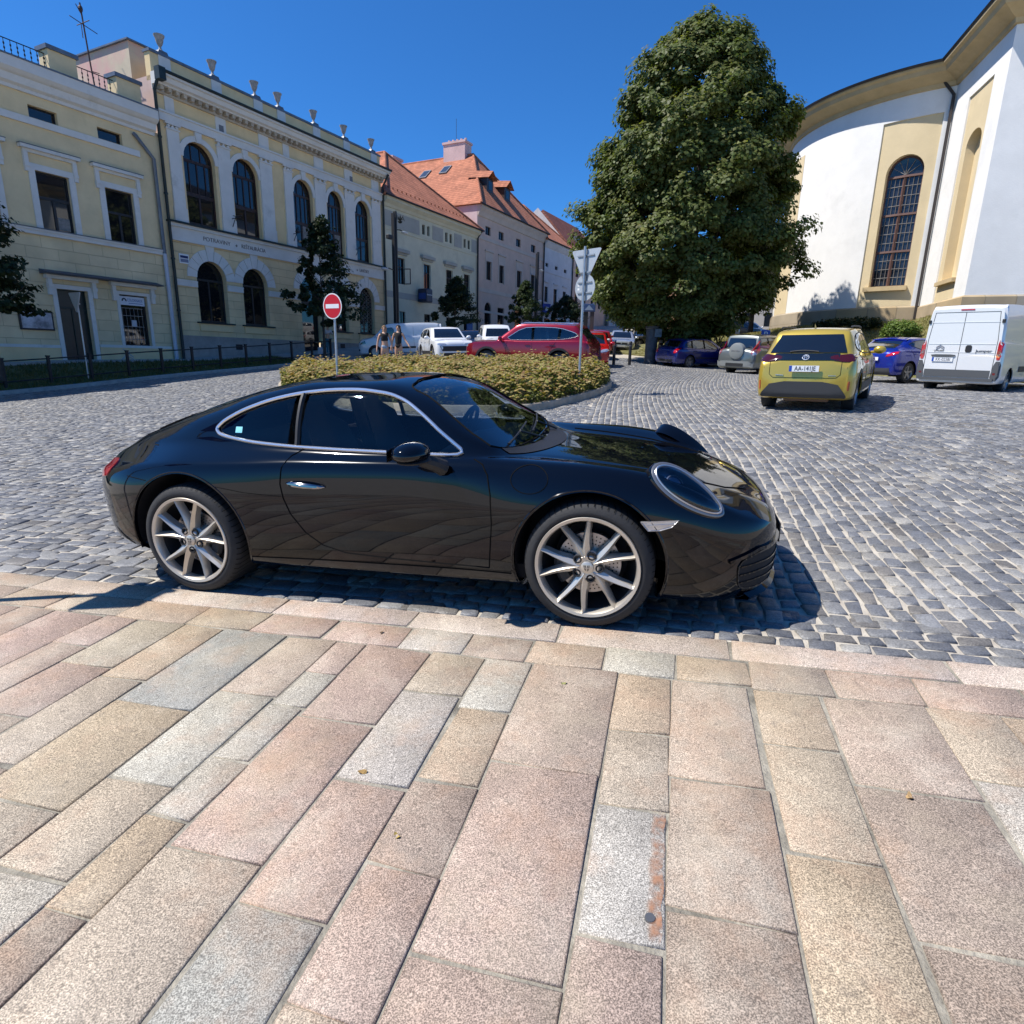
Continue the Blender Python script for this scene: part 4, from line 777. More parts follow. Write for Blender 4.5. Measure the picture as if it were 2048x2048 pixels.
SUV = spec(HATCH, L=4.5, W=1.86, H=1.65, wb=2.68, fo=.9, zh=1.02, zbl=1.06, zw=.7, zb=.26, xc=1.02, xt=.25, xr=-1.75, xb=-2.08, zrb=1.12, ze=1.06, r=.36, clad=1,
    dlo=[(.70, 1.09), (.05, 1.50), (-.6, 1.54), (-1.2, 1.50), (-1.75, 1.36), (-1.80, 1.24), (-.6, 1.11)], pillars=[-.38, -1.3], seams=[[(.6, 1.08), (.66, .7), (.6, .4)], [(-.38, 1.1), (-.36, .4)], [(-1.3, 1.1), (-1.12, .85)]], handles=[(-.2, .94), (-1.1, .97)],
    lamps=[('headlight', [(.40, .78), (.82, .80), (.80, .88), (.45, .86)], (-1, .4), M_CLR), ('tail_light', [(.45, .92), (.84, .95), (.82, 1.08), (.5, 1.0)], (1, .4), M_RED)],
    ends=[('windscreen', [(-.70, 1.12), (.70, 1.12), (.58, 1.54), (-.58, 1.54)], -1, M_DKG, .004), ('rear_window', [(-.62, 1.14), (.62, 1.14), (.52, 1.50), (-.52, 1.50)], 1, M_DKG, .004), ('grille', [(-.62, .52), (.62, .52), (.72, .74), (-.72, .74)], -1, M_BLK, .006), ('lower_bumper', sy(.66, .30, .44), -1, M_BLK, .004), ('rear_bumper', sy(.7, .30, .5), 1, M_BLK, .006)])
# ---- yellow crossover, seen from behind
Y = spec(SUV, L=4.18, W=1.765, H=1.575, wb=2.56, fo=.84, zh=.98, zbl=1.02, zb=.24, xc=1.0, xt=.25, xr=-1.50, xb=-1.86, zrb=1.16, ze=1.08, r=.335, style=0, rails=(.2, -1.35), sglass=M_TGL, drop=.03,
    dlo=[(.68, 1.05), (.05, 1.43), (-.6, 1.47), (-1.15, 1.43), (-1.55, 1.28), (-1.50, 1.16), (-.6, 1.07)], pillars=[-.36, -1.2],
    lamps=[('tail_light', [(.42, .975), (.80, .93), (.835, 1.05), (.79, 1.09), (.42, 1.055)], (1, .4), mat('smoked_lamp', (.05, .003, .004), .06, coat=1.)), ('reflector', [(.755, .43), (.785, .43), (.79, .60), (.76, .60)], (1, .4), mat('reflector_orange', (.45, .10, .03), .2, coat=1.)), ('headlight', [(.40, .74), (.80, .78), (.78, .86), (.45, .82)], (-1, .4), M_CLR)],
    ends=[('rear_window', [(-.66, 1.105), (.66, 1.105), (.535, 1.43), (-.535, 1.43)], 1, M_DKG, .016), ('light_bar', [(-.56, .975), (.56, .975), (.56, 1.09), (-.56, 1.09)], 1, M_DKG, .014), ('rear_bumper', [(-.72, .29), (.72, .29), (.76, .33), (.56, .585), (-.56, .585), (-.76, .33)], 1, mat('grey_cladding', (.035, .036, .038), .6), .02), ('windscreen', [(-.66, 1.07), (.66, 1.07), (.54, 1.46), (-.54, 1.46)], -1, M_DKG, .004), ('grille', [(-.6, .4), (.6, .4), (.66, .6), (-.66, .6)], -1, M_BLK, .006)],
    plate=(-2.098, .825, 'AA-141JE'))
yaris, ybv = vehicle('crossover_car', 'mustard yellow crossover with black tailgate bar and plate reading AA-141JE', 'car', Y, paint('mustard', (.52, .375, .05), .4, .28)); place(yaris, 6.66, 13.46, 55.5, dz=-.03)
bz = lambda u, v: (-3.2, u, v)
mb = MB(); mb.tube([cast(ybv, bz(.028 * math.cos(a) * 2, 1.02 + .04 * math.sin(a)), (1, 0, 0), .016) for a in np.linspace(0, 2 * math.pi, 21)], .008, 6); mb.tube([cast(ybv, bz(.022 * math.cos(a), 1.018 + .034 * math.sin(a)), (1, 0, 0), .016) for a in np.linspace(0, 2 * math.pi, 15)], .006, 6); mb.tube([cast(ybv, bz(.036 * math.cos(a), 1.034 + .012 * math.sin(a)), (1, 0, 0), .016) for a in np.linspace(0, 2 * math.pi, 15)], .006, 6); mb.build('badge', M_CHROME, yaris, smooth=True)
MB().tube([cast(ybv, bz(.30 - .5 * t, 1.115 + .02 * math.sin(math.pi * t)), (1, 0, 0), .022) for t in np.linspace(0, 1, 8)], .012, 6).build('rear_wiper', M_BLK, yaris, smooth=True)
mb = MB(); mb.add([(-1.30, -.02, 1.55), (-1.30, .02, 1.55), (-1.46, 0, 1.55), (-1.44, 0, 1.645)], [(0, 1, 3), (1, 2, 3), (2, 0, 3)]); mb.build('shark_fin_antenna', MATS['paint_mustard'], yaris)
mb = MB(); line_on(mb, ybv, [(-.62, 1.0), (-.62, .72), (-.55, .655), (.55, .655), (.62, .72), (.62, 1.0)], bz, (1, 0, 0), .001, .005); mb.build('tailgate_seam', M_GAP, yaris)
MB().box(-1.9, -1.75, -.45, .35, .20, .27, bev=.02).build('exhaust', mat('rusty_steel', (.18, .11, .07), .7, .4), yaris)
mb = MB(); line_on(mb, ybv, [(.36, .70), (.50, .705)], bz, (1, 0, 0), .003, .010); line_on(mb, ybv, [(-.55, .70), (-.42, .70)], bz, (1, 0, 0), .003, .008); mb.build('model_lettering', M_CHROME, yaris)
# ---- grey off-roader with the spare wheel
Cc_ = spec(SUV, L=4.55, W=1.78, H=1.68, wb=2.62, fo=.85, zh=1.03, zbl=1.06, xc=1.15, xt=.45, xr=-1.88, xb=-2.0, zrb=1.12, ze=1.10, r=.345, clad=None, yrk=.80, rails=(.3, -1.7), drop=.03, open=1, sglass=M_TGL,
    dlo=[(.85, 1.09), (.3, 1.52), (-.6, 1.57), (-1.75, 1.54), (-1.88, 1.45), (-1.85, 1.12), (-.6, 1.10)], pillars=[-.3, -1.22],
    lamps=[('tail_light', [(.72, .82), (.86, .82), (.82, 1.48), (.715, 1.48), (.74, 1.1)], (1, .4), M_RED), ('tail_lens', [(.73, .83), (.85, .83), (.84, .98), (.735, .98)], (1, .4), M_CLR), ('headlight', [(.45, .78), (.80, .80), (.78, .92), (.45, .90)], (-1, .4), M_CLR)],
    ends=[('rear_window', [(-.66, 1.12), (.66, 1.12), (.60, 1.52), (-.60, 1.52)], 1, M_DKG, .005), ('rear_bumper', [(-.80, .36), (.80, .36), (.82, .58), (-.82, .58)], 1, mat('grey_bumper', (.19, .20, .195), .45), .03), ('tow_recess', sy(.4, .37, .49), 1, M_BLK, .04), ('windscreen', [(-.64, 1.12), (.64, 1.12), (.58, 1.54), (-.58, 1.54)], -1, M_DKG, .004)], plate=(-2.16, .455, ''))
crv, cbv = vehicle('off_road_car', 'grey boxy off-roader with a covered spare wheel on its tailgate', 'car', Cc_, paint('grey_green', (.16, .175, .165), .5, .3)); place(crv, 11.18, 28.2, 41.0, dz=-.05)
sp = MB().lathe([(.0, -2.47), (.26, -2.465), (.325, -2.44), (.345, -2.39), (.345, -2.22), (.30, -2.18), (0, -2.18)], 32, 'y'); sp.v = [(p[1], p[0] - .03, p[2] + .98) for p in sp.v]; sw_ = sp.build('spare_wheel', mat('spare_cover', (.20, .215, .21), .4), crv, smooth=True, angle=35)
text('cover_lettering', 'HONDA', .085, M_CHROME, sw_, (-2.472, -.03, .99), (R(90), 0, R(-90)), .004, sx=1.25)
# ---- blue coupe-like crossover, half behind the white van
Bc = spec(SUV, L=4.36, W=1.795, H=1.55, wb=2.64, fo=.92, zh=.98, zbl=1.06, xr=-1.05, xb=-1.95, zrb=1.12, ze=1.08, r=.345, clad=None, drop=.02, dlo=[(.7, 1.08), (.05, 1.42), (-.5, 1.45), (-1.0, 1.40), (-1.4, 1.28), (-.6, 1.11)], pillars=[-.36],
    lamps=[('tail_light', [(.46, .86), (.86, .96), (.88, 1.06), (.66, 1.02), (.50, .95)], (1, .4), M_RED), ('headlight', [(.40, .78), (.82, .80), (.80, .88), (.45, .86)], (-1, .4), M_CLR)],
    ends=[('rear_window', [(-.58, 1.15), (.58, 1.15), (.5, 1.40), (-.5, 1.40)], 1, M_DKG, .004), ('rear_bumper', [(-.70, .30), (.70, .30), (.66, .50), (-.66, .50)], 1, mat('grey_cladding', (.035, .036, .038), .6), .015), ('windscreen', [(-.66, 1.12), (.66, 1.12), (.54, 1.46), (-.54, 1.46)], -1, M_DKG, .004)], plate=(-2.175, .80, ''))
PB = paint('bright_blue', (.008, .022, .27), .4, .22)
chr_, hbv = vehicle('blue_crossover', 'bright blue crossover with sharp red tail lights beside the white van', 'car', Bc, PB); place(chr_, 14.28, 22.73, 28.)
mb = MB(); rws = [[(-1.02 - t * .28, y_, 1.545 - t * .05 - .05 * (abs(y_) / .6) ** 2) for y_ in np.linspace(-.6, .6, 13)] for t in (0, 1)]; rws.append([(x - .01, y, z - .03) for x, y, z in rws[1]]); mb.grid(rws); mb.build('roof_spoiler', PB, chr_, smooth=True)
# ---- dark blue hatchback under the big tree
Hb = spec(HATCH, L=4.30, W=1.73, H=1.46, open=1, sglass=M_TGL, zw=.58, rub=(.50, .55, -.95, .85), plate=(-2.135, .84, ''), xb=-1.9, ze=.98)
bl, bbv = vehicle('blue_hatchback', 'dark blue hatchback with open front door under the broad tree', 'car', Hb, paint('royal_blue', (.008, .018, .16), .35, .25)); place(bl, 9.43, 32.43, 28.6, dz=-.05)
dr_ = MB(); dr_.M = Matrix.Translation((.62, -.84, 0)) @ Matrix.Rotation(R(-118), 4, 'Z')
dr_.prism([(0, .30), (.88, .34), (.92, .90), (.10, .92), (0, .8)], -.03, .03, 'y'); dr_.tube([(.02, 0, .92), (.40, 0, 1.32), (.85, 0, 1.36), (.92, 0, .92)], .018, 6); od = dr_.build('open_door', MATS['paint_royal_blue'], bl)
# ---- white panel van on the right
Vn = dict(L=6.0, W=2.05, H=2.50, wb=4.0, fo=.95, zb=.30, zh=1.25, zbl=1.42, zw=.75, xc=2.25, xt=1.35, xr=-2.9, xb=-3.0, zrb=2.3, ze=2.3, r=.345, flat=1, yrk=.86, n=80, mirror=(1.95, 1.55), mirm=M_BLK, hmat=M_BLK,
    dlo=[(2.0, 1.46), (1.55, 2.0), (1.05, 2.02), (1.0, 1.46)], seams=[[(1.0, 2.0), (.98, .5)], [(-.2, 2.15), (-.22, .5)]], handles=[(.86, 1.2)], rub=(.62, .78, -1.2, .9),
    lamps=[('tail_light', [(.865, .97), (.975, .97), (.965, 1.50), (.865, 1.50)], (1, .3), M_RED), ('tail_lens', [(.868, 1.08), (.972, 1.05), (.972, 1.21), (.868, 1.24)], (1, .3), M_CLR), ('bumper_corner', [(.80, .40), (1.0, .40), (1.0, .93), (.86, .93)], (1, .3), mat('grey_van_trim', (.075, .08, .085), .6)), ('fog_lamp', [(.86, .56), (.93, .56), (.93, .62), (.86, .62)], (1, .3), M_RED)],
    ends=[('lower_panel', sy(.80, .47, .68), 1, MATS['grey_van_trim'], .006), ('rear_step', sy(.90, .38, .46), 1, MATS['grey_van_trim'], .05), ('brake_light', sy(.16, 2.30, 2.335), 1, M_RED, .012), ('windscreen', [(-.8, 1.5), (.8, 1.5), (.7, 2.1), (-.7, 2.1)], -1, M_DKG, .005)])
PW = paint('van_white', (.70, .71, .71), 0., .3)
van, vbv = vehicle('panel_van', 'white high-roof panel van seen from behind with grey lower trim', 'van', Vn, PW); place(van, 14.41 + .62, 19.28 + .52, 39.3, dz=-.08)
X0 = 2.95 - 6.0; vz = lambda u, v: (X0 - 1, u, v)
sm = lambda *p: (lambda mb: (line_on(mb, vbv, p, vz, (1, 0, 0), .001, .007), mb.build('rear_door_seam', M_GAP, van)))(MB())
sm((.02, 2.25), (.02, .48)); sm((-.83, .68), (-.83, 1.5), (-.76, 2.25)); sm((.83, .68), (.83, 1.5), (.76, 2.25)); sm((-.76, 2.25), (.76, 2.25))
for z_ in (1.98, 1.39, 1.16):
    mb = MB(); line_on(mb, vbv, [(-.80, z_), (.80, z_)], vz, (1, 0, 0), .002, .009); mb.build('door_crease', PW, van)
mb = MB(); patch(mb, vbv, rounded([(-.27, 1.16), (-.12, 1.16), (-.12, 1.36), (-.27, 1.36)], 1), vz, (1, 0, 0), .012, 3, edge=.01); mb.build('rear_door_handle', M_BLK, van, smooth=True)
mb = MB(); patch(mb, vbv, rounded([(.12, 1.03), (.66, 1.03), (.70, 1.10), (.08, 1.10)], 1), vz, (1, 0, 0), .03, 3, edge=.03); mb.build('plate_lamp_bar', MATS['grey_van_trim'], van, smooth=True)
pl = MB().box(X0 - .016, X0 - .006, .13, .65, .90, 1.01).build('number_plate', M_WHITE, van); MB().box(X0 - .018, X0 - .0165, .60, .65, .90, 1.01).build('plate_band', M_EUB, pl); text('plate_text', 'KK-025BI', .115, M_INK, pl, (X0 - .0175, .37, .955), (R(90), 0, R(-90)), .001, sx=.82)
mb = MB()
for z_ in (1.275, 1.325): mb.tube([cast(vbv, vz(.50 + u, z_ + h), (1, 0, 0), .010) for u, h in ((.10, -.035), (.05, .005), (0, .035), (-.05, .005), (-.10, -.035))], .011, 6)
mb.build('maker_emblem', M_CHROME, van, smooth=True)
text('model_lettering', 'Jumper', .10, mat('letter_grey', (.09, .09, .095), .4, .5), van, (X0 - .004, -.56, 1.205), (R(90), 0, R(-90)), .004, sx=1.3)
text('maker_lettering', 'CITROEN', .05, MATS['letter_grey'], van, (X0 - .004, .52, 1.205), (R(90), 0, R(-90)), .004, sx=1.2)
for s in (-1, 1): MB().box(X0 - .02, X0 + .05, s * .87 - .035, s * .87 + .035, 1.95, 2.05, bev=.012).build('door_hinge', M_BLK, van)
# ---- red large SUV, broadside behind the planting
Rs = spec(SUV, L=4.95, W=1.93, H=1.73, wb=2.85, fo=.98, zh=1.06, zbl=1.10, zw=.72, xc=1.08, xt=.22, xr=-1.95, xb=-2.42, zrb=1.16, ze=1.10, r=.375, clad=1, rails=(.15, -1.85), railm=M_CHROME, trim=M_CHROME, open=1, sglass=M_TGL,
    dlo=[(.74, 1.13), (.05, 1.56), (-.6, 1.60), (-1.4, 1.57), (-1.95, 1.42), (-2.12, 1.31), (-1.7, 1.19), (-.6, 1.14)], pillars=[-.38, -1.38], handles=[(-.2, .98), (-1.15, 1.0)],
    lamps=[('tail_light', [(.40, 1.02), (.92, 1.05), (.90, 1.13), (.45, 1.09)], (1, .4), M_RED), ('headlight', [(.45, .84), (.88, .86), (.86, .94), (.5, .92)], (-1, .4), M_CLR)],
    ends=[('windscreen', [(-.72, 1.16), (.72, 1.16), (.60, 1.60), (-.60, 1.60)], -1, M_DKG, .004), ('rear_window', [(-.66, 1.20), (.66, 1.20), (.54, 1.55), (-.54, 1.55)], 1, M_DKG, .004), ('grille', [(-.55, .45), (.55, .45), (.62, .80), (-.62, .80)], -1, M_BLK, .006), ('rear_bumper', sy(.72, .30, .5), 1, M_BLK, .006)], plate=(-2.50, .92, ''))
rsuv, _ = vehicle('red_suv', 'large metallic red SUV with chrome roof rails parked behind the flower island', 'car', Rs, paint('metallic_red', (.30, .004, .018), .45, .22)); place(rsuv, .59, 23.93, 158.5, dz=.05)
MB().add([(-1.78, -.03, 1.70), (-1.78, .03, 1.70), (-2.0, 0, 1.68), (-1.97, 0, 1.80)], [(0, 1, 3), (1, 2, 3), (2, 0, 3)]).build('shark_fin_antenna', MATS['paint_metallic_red'], rsuv)
wsuv, _ = vehicle('white_suv', 'white SUV with wide black grille facing the camera', 'car', spec(SUV, plate=None), paint('pearl_white', (.74, .75, .76), 0., .25)); place(wsuv, -3.46, 30.66, -70.5, dz=-.08)
# ---- the white-blue delivery van by the houses
Tv = dict(L=5.1, W=1.99, H=1.98, wb=2.95, fo=1.0, zb=.25, zh=1.12, zbl=1.2, zw=.7, xc=1.55, xt=.62, xr=-2.3, xb=-2.5, zrb=1.85, ze=1.8, r=.345, yrk=.84, flat=1, rub=(.50, .62, -1.0, .95), clad=None,
    dlo=[(1.32, 1.24), (.70, 1.72), (.28, 1.74), (.24, 1.24)], pillars=[.98], seams=[[(.24, 1.7), (.20, .4)], [(-.9, 1.75), (-.92, .4)], [(1.1, 1.2), (1.05, .5)]], handles=[(.42, 1.05)],
    lamps=[('headlight', [(.60, .84), (.90, .90), (.88, 1.08), (.68, 1.0)], (-1, .4), M_CLR), ('fog_lamp', [(.66, .42), (.88, .44), (.86, .54), (.68, .52)], (-1, .4), M_BLK), ('tail_light', [(.82, .9), (.92, .9), (.9, 1.3), (.82, 1.3)], (1, .4), M_RED)],
    ends=[('windscreen', [(-.74, 1.26), (.74, 1.26), (.64, 1.78), (-.64, 1.78)], -1, M_DKG, .005), ('grille', sy(.5, .62, .8), -1, M_BLK, .005)], sidepatch=[('side_headlamp', [(1.98, .86), (2.36, .80), (2.28, .90), (2.02, 1.03)], M_DKG)])
dvan, _ = vehicle('delivery_van', 'pale white delivery van parked in the shade of the houses', 'van', Tv, paint('cool_white', (.62, .66, .72), 0., .3)); place(dvan, -7.13, 38.92, 185.8)
# ---- sedan coming down the street
Sd = spec(HATCH, L=4.6, W=1.8, H=1.45, wb=2.7, fo=.92, xb=-1.75, xr=-1.0, zrb=1.05, ze=1.0, ends=[('windscreen', [(-.64, .98), (.64, .98), (.54, 1.34), (-.54, 1.34)], -1, M_DKG, .004), ('rear_window', [(-.5, 1.08), (.5, 1.08), (.44, 1.3), (-.44, 1.3)], 1, M_DKG, .004), ('grille', sy(.40, .58, .70), -1, M_BLK, .004), ('lower_grille', sy(.62, .28, .42), -1, M_BLK, .005)], plate=(2.28, .50, ''))
sed, sbv = vehicle('silver_sedan', 'silver sedan facing the camera beyond the two bollards', 'car', Sd, paint('silver', (.50, .53, .57), .6, .25)); place(sed, 7.36, 43.6, -100, dz=-.05)
MB().prism([(-.05, .70), (0, .61), (.05, .70), (0, .79)], 2.26, 2.285, 'x').build('grille_emblem', M_CHROME, sed)
# ---- white double-cab pickup behind the red SUV
Pk = spec(SUV, L=5.1, W=1.85, H=1.76, wb=3.1, fo=.9, xc=1.15, xt=.5, xr=-.85, xb=-1.1, zrb=1.12, ze=1.08, clad=None, r=.37, dlo=[(.85, 1.12), (.35, 1.56), (-.7, 1.58), (-.9, 1.2), (-.85, 1.12)], pillars=[-.15])
pk, _ = vehicle('pickup_truck', 'white double-cab pickup half hidden by the red SUV', 'car', Pk, MATS['paint_pearl_white']); place(pk, -1.15, 35.0, -78)
NV = paint('navy', (.012, .016, .035), .3, .2); WH_ = paint('plain_white', (.68, .69, .70), 0., .3); RD = paint('signal_red', (.42, .006, .008), .1, .25); SL = MATS['paint_silver']; DK = paint('graphite', (.02, .021, .024), .4, .25)
def more(proto, nm, label, x, y, az, pm, z=None, dz=0.):
    o = copy_tree(proto); o.name = nm; o['label'] = label
    for ch in o.children:
        if ch.type == 'MESH' and ch.data.materials and ch.data.materials[0].name.startswith('paint_'):
            ch.data = ch.data.copy(); ch.data.materials[0] = pm
    place(o, x, y, az, z, dz); return o
hp, _ = vehicle('hatchback', 'small bright red hatchback beyond the rear of the big red SUV', 'car', spec(HATCH, L=4.0, W=1.7), RD); place(hp, 3.42, 28.6, -97)
more(hp, 'hatchback', 'dark navy car squeezed between the white SUV and the pickup', -2.75, 37.6, -75, NV)
more(hp, 'hatchback', 'white hatchback parked under the street sign past the red SUV', 4.4, 36.3, 82, WH_)
more(hp, 'hatchback', 'dull red hatchback between the white hatchback and the silver sedan', 5.45, 41.6, 86, paint('dull_red', (.22, .006, .01), .1, .3))
more(hp, 'hatchback', 'white car with red tail light showing beside the tree trunk', 12.6, 50.5, 75, WH_)
more(hp, 'hatchback', 'white car on the upper street left of the church, nearest the shrub', 15.6, 50.3, 12, WH_, 3.45)
more(hp, 'hatchback', 'dark car on the upper street partly behind the church lawn', 18.6, 53.2, 20, DK, 3.5)
more(hp, 'hatchback', 'silver car on the upper street close to the church wall', 20.4, 55.6, 25, SL, 3.6)
dp = copy_tree(pk); dp.name = 'pickup_truck'; dp['label'] = 'dark pickup in the shade left of the tree, behind the grey column'
for ch in dp.children:
    if ch.type == 'MESH' and ch.data.materials[0].name.startswith('paint_'): ch.data = ch.data.copy(); ch.data.materials[0] = DK
place(dp, 10.2, 47.3, 200)
# ------------------------------------------------------------------ houses along the street front
def wallmat(name, c, **k): return mat(name, c, .9, var=k.get('var', .10), vscale=k.get('vs', .9), bump=.25, bscale=18, dirt=k.get('dirt', ((c[0] * .62, c[1] * .60, c[2] * .58), .55, .56, .55)), spec=.2)
def blockmat(name, c, bw=1.15, bh=.43, mort=.78):
    mm = mat(name, c, .9, spec=.2); n = mm.node_tree.nodes; L = mm.node_tree.links; b = n['Principled BSDF']; tc = n.new('ShaderNodeTexCoord'); sp = n.new('ShaderNodeSeparateXYZ'); cb = n.new('ShaderNodeCombineXYZ')
    L.new(tc.outputs['Object'], sp.inputs[0]); L.new(sp.outputs[0], cb.inputs[0]); L.new(sp.outputs[2], cb.inputs[1])
    br = n.new('ShaderNodeTexBrick'); br.inputs['Scale'].default_value = 1; br.inputs['Brick Width'].default_value = bw; br.inputs['Row Height'].default_value = bh; br.inputs['Mortar Size'].default_value = .014; br.inputs['Mortar Smooth'].default_value = .2
    br.inputs['Color1'].default_value = (*c, 1); br.inputs['Color2'].default_value = (c[0] * .94, c[1] * .93, c[2] * .90, 1); br.inputs['Mortar'].default_value = (c[0] * mort, c[1] * mort, c[2] * mort, 1); L.new(cb.outputs[0], br.inputs['Vector'])
    t = n.new('ShaderNodeTexNoise'); t.inputs['Scale'].default_value = .8; t.inputs['Detail'].default_value = 7; L.new(tc.outputs['Object'], t.inputs['Vector']); mr = n.new('ShaderNodeMapRange'); mr.inputs[1].default_value = .3; mr.inputs[2].default_value = .7; mr.inputs[3].default_value = .82; mr.inputs[4].default_value = 1.12; L.new(t.outputs['Fac'], mr.inputs[0])
    mx = n.new('ShaderNodeMix'); mx.data_type = 'RGBA'; mx.blend_type = 'MULTIPLY'; mx.inputs['Factor'].default_value = 1; L.new(br.outputs['Color'], mx.inputs['A']); L.new(mr.outputs[0], mx.inputs['B']); L.new(mx.outputs['Result'], b.inputs['Base Color'])
    bp = n.new('ShaderNodeBump'); bp.inputs['Strength'].default_value = .8; bp.inputs['Distance'].default_value = .03; bp.invert = True; L.new(br.outputs['Fac'], bp.inputs['Height']); L.new(bp.outputs[0], b.inputs['Normal']); return mm
def roofmat(name, c, row=.36, wid=.25):
    mm = mat(name, c, .85, spec=.25); n = mm.node_tree.nodes; L = mm.node_tree.links; b = n['Principled BSDF']; tc = n.new('ShaderNodeTexCoord')
    sp = n.new('ShaderNodeSeparateXYZ'); L.new(tc.outputs['UV'], sp.inputs[0])
    def M(op, a, v=None, v2=None):
        q = n.new('ShaderNodeMath'); q.operation = op; L.new(a, q.inputs[0])
        if v is not None: q.inputs[1].default_value = v
        return q.outputs[0]
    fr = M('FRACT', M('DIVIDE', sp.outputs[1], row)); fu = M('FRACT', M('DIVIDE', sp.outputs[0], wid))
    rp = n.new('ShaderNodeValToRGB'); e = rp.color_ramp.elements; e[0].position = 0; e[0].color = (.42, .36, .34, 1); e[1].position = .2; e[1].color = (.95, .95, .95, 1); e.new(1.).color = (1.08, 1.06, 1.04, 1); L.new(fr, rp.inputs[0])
    t = n.new('ShaderNodeTexNoise'); t.inputs['Scale'].default_value = .6; t.inputs['Detail'].default_value = 9; t.inputs['Roughness'].default_value = .7; L.new(tc.outputs['Object'], t.inputs['Vector']); mr = n.new('ShaderNodeMapRange'); mr.inputs[1].default_value = .3; mr.inputs[2].default_value = .7; mr.inputs[3].default_value = .72; mr.inputs[4].default_value = 1.2; L.new(t.outputs['Fac'], mr.inputs[0])
    wn = n.new('ShaderNodeTexWhiteNoise'); wn.noise_dimensions = '2D'; cb = n.new('ShaderNodeCombineXYZ'); L.new(M('FLOOR', M('DIVIDE', sp.outputs[0], wid)), cb.inputs[0]); L.new(M('FLOOR', M('DIVIDE', sp.outputs[1], row)), cb.inputs[1]); L.new(cb.outputs[0], wn.inputs['Vector'])
    m2 = n.new('ShaderNodeMapRange'); m2.inputs[3].default_value = .82; m2.inputs[4].default_value = 1.12; L.new(wn.outputs['Value'], m2.inputs[0])
    last = None
    for src in (rp.outputs[0], mr.outputs[0], m2.outputs[0]):
        mx = n.new('ShaderNodeMix'); mx.data_type = 'RGBA'; mx.blend_type = 'MULTIPLY'; mx.inputs['Factor'].default_value = 1
        if last: L.new(last, mx.inputs['A'])
        else: mx.inputs['A'].default_value = (*c, 1)
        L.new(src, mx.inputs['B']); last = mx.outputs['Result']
    L.new(last, b.inputs['Base Color'])
    bp = n.new('ShaderNodeBump'); bp.inputs['Strength'].default_value = 1; bp.inputs['Distance'].default_value = .05; bp.invert = True; L.new(fr, bp.inputs['Height']); L.new(bp.outputs[0], b.inputs['Normal']); return mm
def slope_uv(o):
    """UV in metres: v up the slope, u along the eave."""
    me = o.data; uv = me.uv_layers.new(name='UVMap').data
    for p in me.polygons:
        nn = p.normal; h = Vector((-nn.y, nn.x, 0)); h = h.normalized() if h.length > 1e-4 else Vector((1, 0, 0)); vv = nn.cross(h)
        for li in p.loop_indices: c = me.vertices[me.loops[li].vertex_index].co; uv[li].uv = (c.dot(h), c.dot(vv))
M_TRIM = wallmat('white_stucco', (.68, .655, .61), dirt=((.36, .35, .32), .9, .56, .7)); M_YEL = wallmat('yellow_stucco', (.76, .575, .32)); M_YELA = wallmat('pale_yellow_stucco', (.74, .585, .35)); M_YBL = blockmat('yellow_blocks', (.75, .58, .34)); M_YBA = blockmat('pale_yellow_blocks', (.74, .595, .37), 1.25, .47)
M_GRN = wallmat('pale_green_stucco', (.60, .575, .44)); M_GRB = wallmat('grey_green_band', (.38, .375, .34)); M_TANW = wallmat('pinkish_tan_stucco', (.60, .45, .37)); M_OFFW = wallmat('offwhite_stucco', (.60, .59, .57)); M_BLUW = wallmat('cool_white_stucco', (.60, .60, .62)); M_PINK = wallmat('rose_stucco', (.64, .45, .42)); M_ORW = wallmat('orange_stucco', (.50, .28, .17))
M_STN = wallmat('plinth_stone', (.33, .30, .27), var=.2, vs=2.)
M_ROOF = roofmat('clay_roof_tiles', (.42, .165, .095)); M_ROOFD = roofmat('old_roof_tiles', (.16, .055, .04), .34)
M_BROWN = mat('brown_window_frame', (.035, .015, .012), .5, var=.15, vscale=6); M_DARKF = mat('dark_window_frame', (.02, .018, .02), .5); M_METAL = mat('dark_green_zinc', (.022, .034, .036), .5, .4, var=.3, vscale=3); M_ZINC = mat('grey_zinc', (.16, .175, .20), .5, .6, var=.25, vscale=2); M_IRON = mat('wrought_iron', (.012, .012, .014), .55)
M_PANE = mat('window_pane', (.010, .011, .013), .03, spec=.75, var=.3, vscale=.4); M_CURT = mat('net_curtain', (.22, .21, .20), .9, var=.3, vscale=9)
def holed(mb, outer, holes, y, depth):
    """a wall face in the x-z plane with openings and their reveals."""
    bm = bmesh.new(); es = []
    for lp in [outer] + holes:
        vs = [bm.verts.new((p[0], y, p[1])) for p in lp]
        es += [bm.edges.new((vs[i], vs[(i + 1) % len(vs)])) for i in range(len(vs))]
    bmesh.ops.triangle_fill(bm, use_beauty=True, use_dissolve=False, edges=es); bm.verts.index_update()
    mb.add([v.co.copy() for v in bm.verts], [[v.index for v in f.verts] for f in bm.faces]); bm.free()
    for h in holes: mb.grid([[(p[0], y, p[1]) for p in h], [(p[0], y + depth, p[1]) for p in h]], closed=True)
def rect(x0, x1, z0, z1): return [(x0, z0), (x1, z0), (x1, z1), (x0, z1)]
def arch(x0, x1, z0, zs, za, n=14):
    c, r = (x0 + x1) / 2, (x1 - x0) / 2
    return [(x0, z0), (x1, z0)] + [(c + r * math.cos(a), zs + (za - zs) * math.sin(a)) for a in np.linspace(0, math.pi, n)]
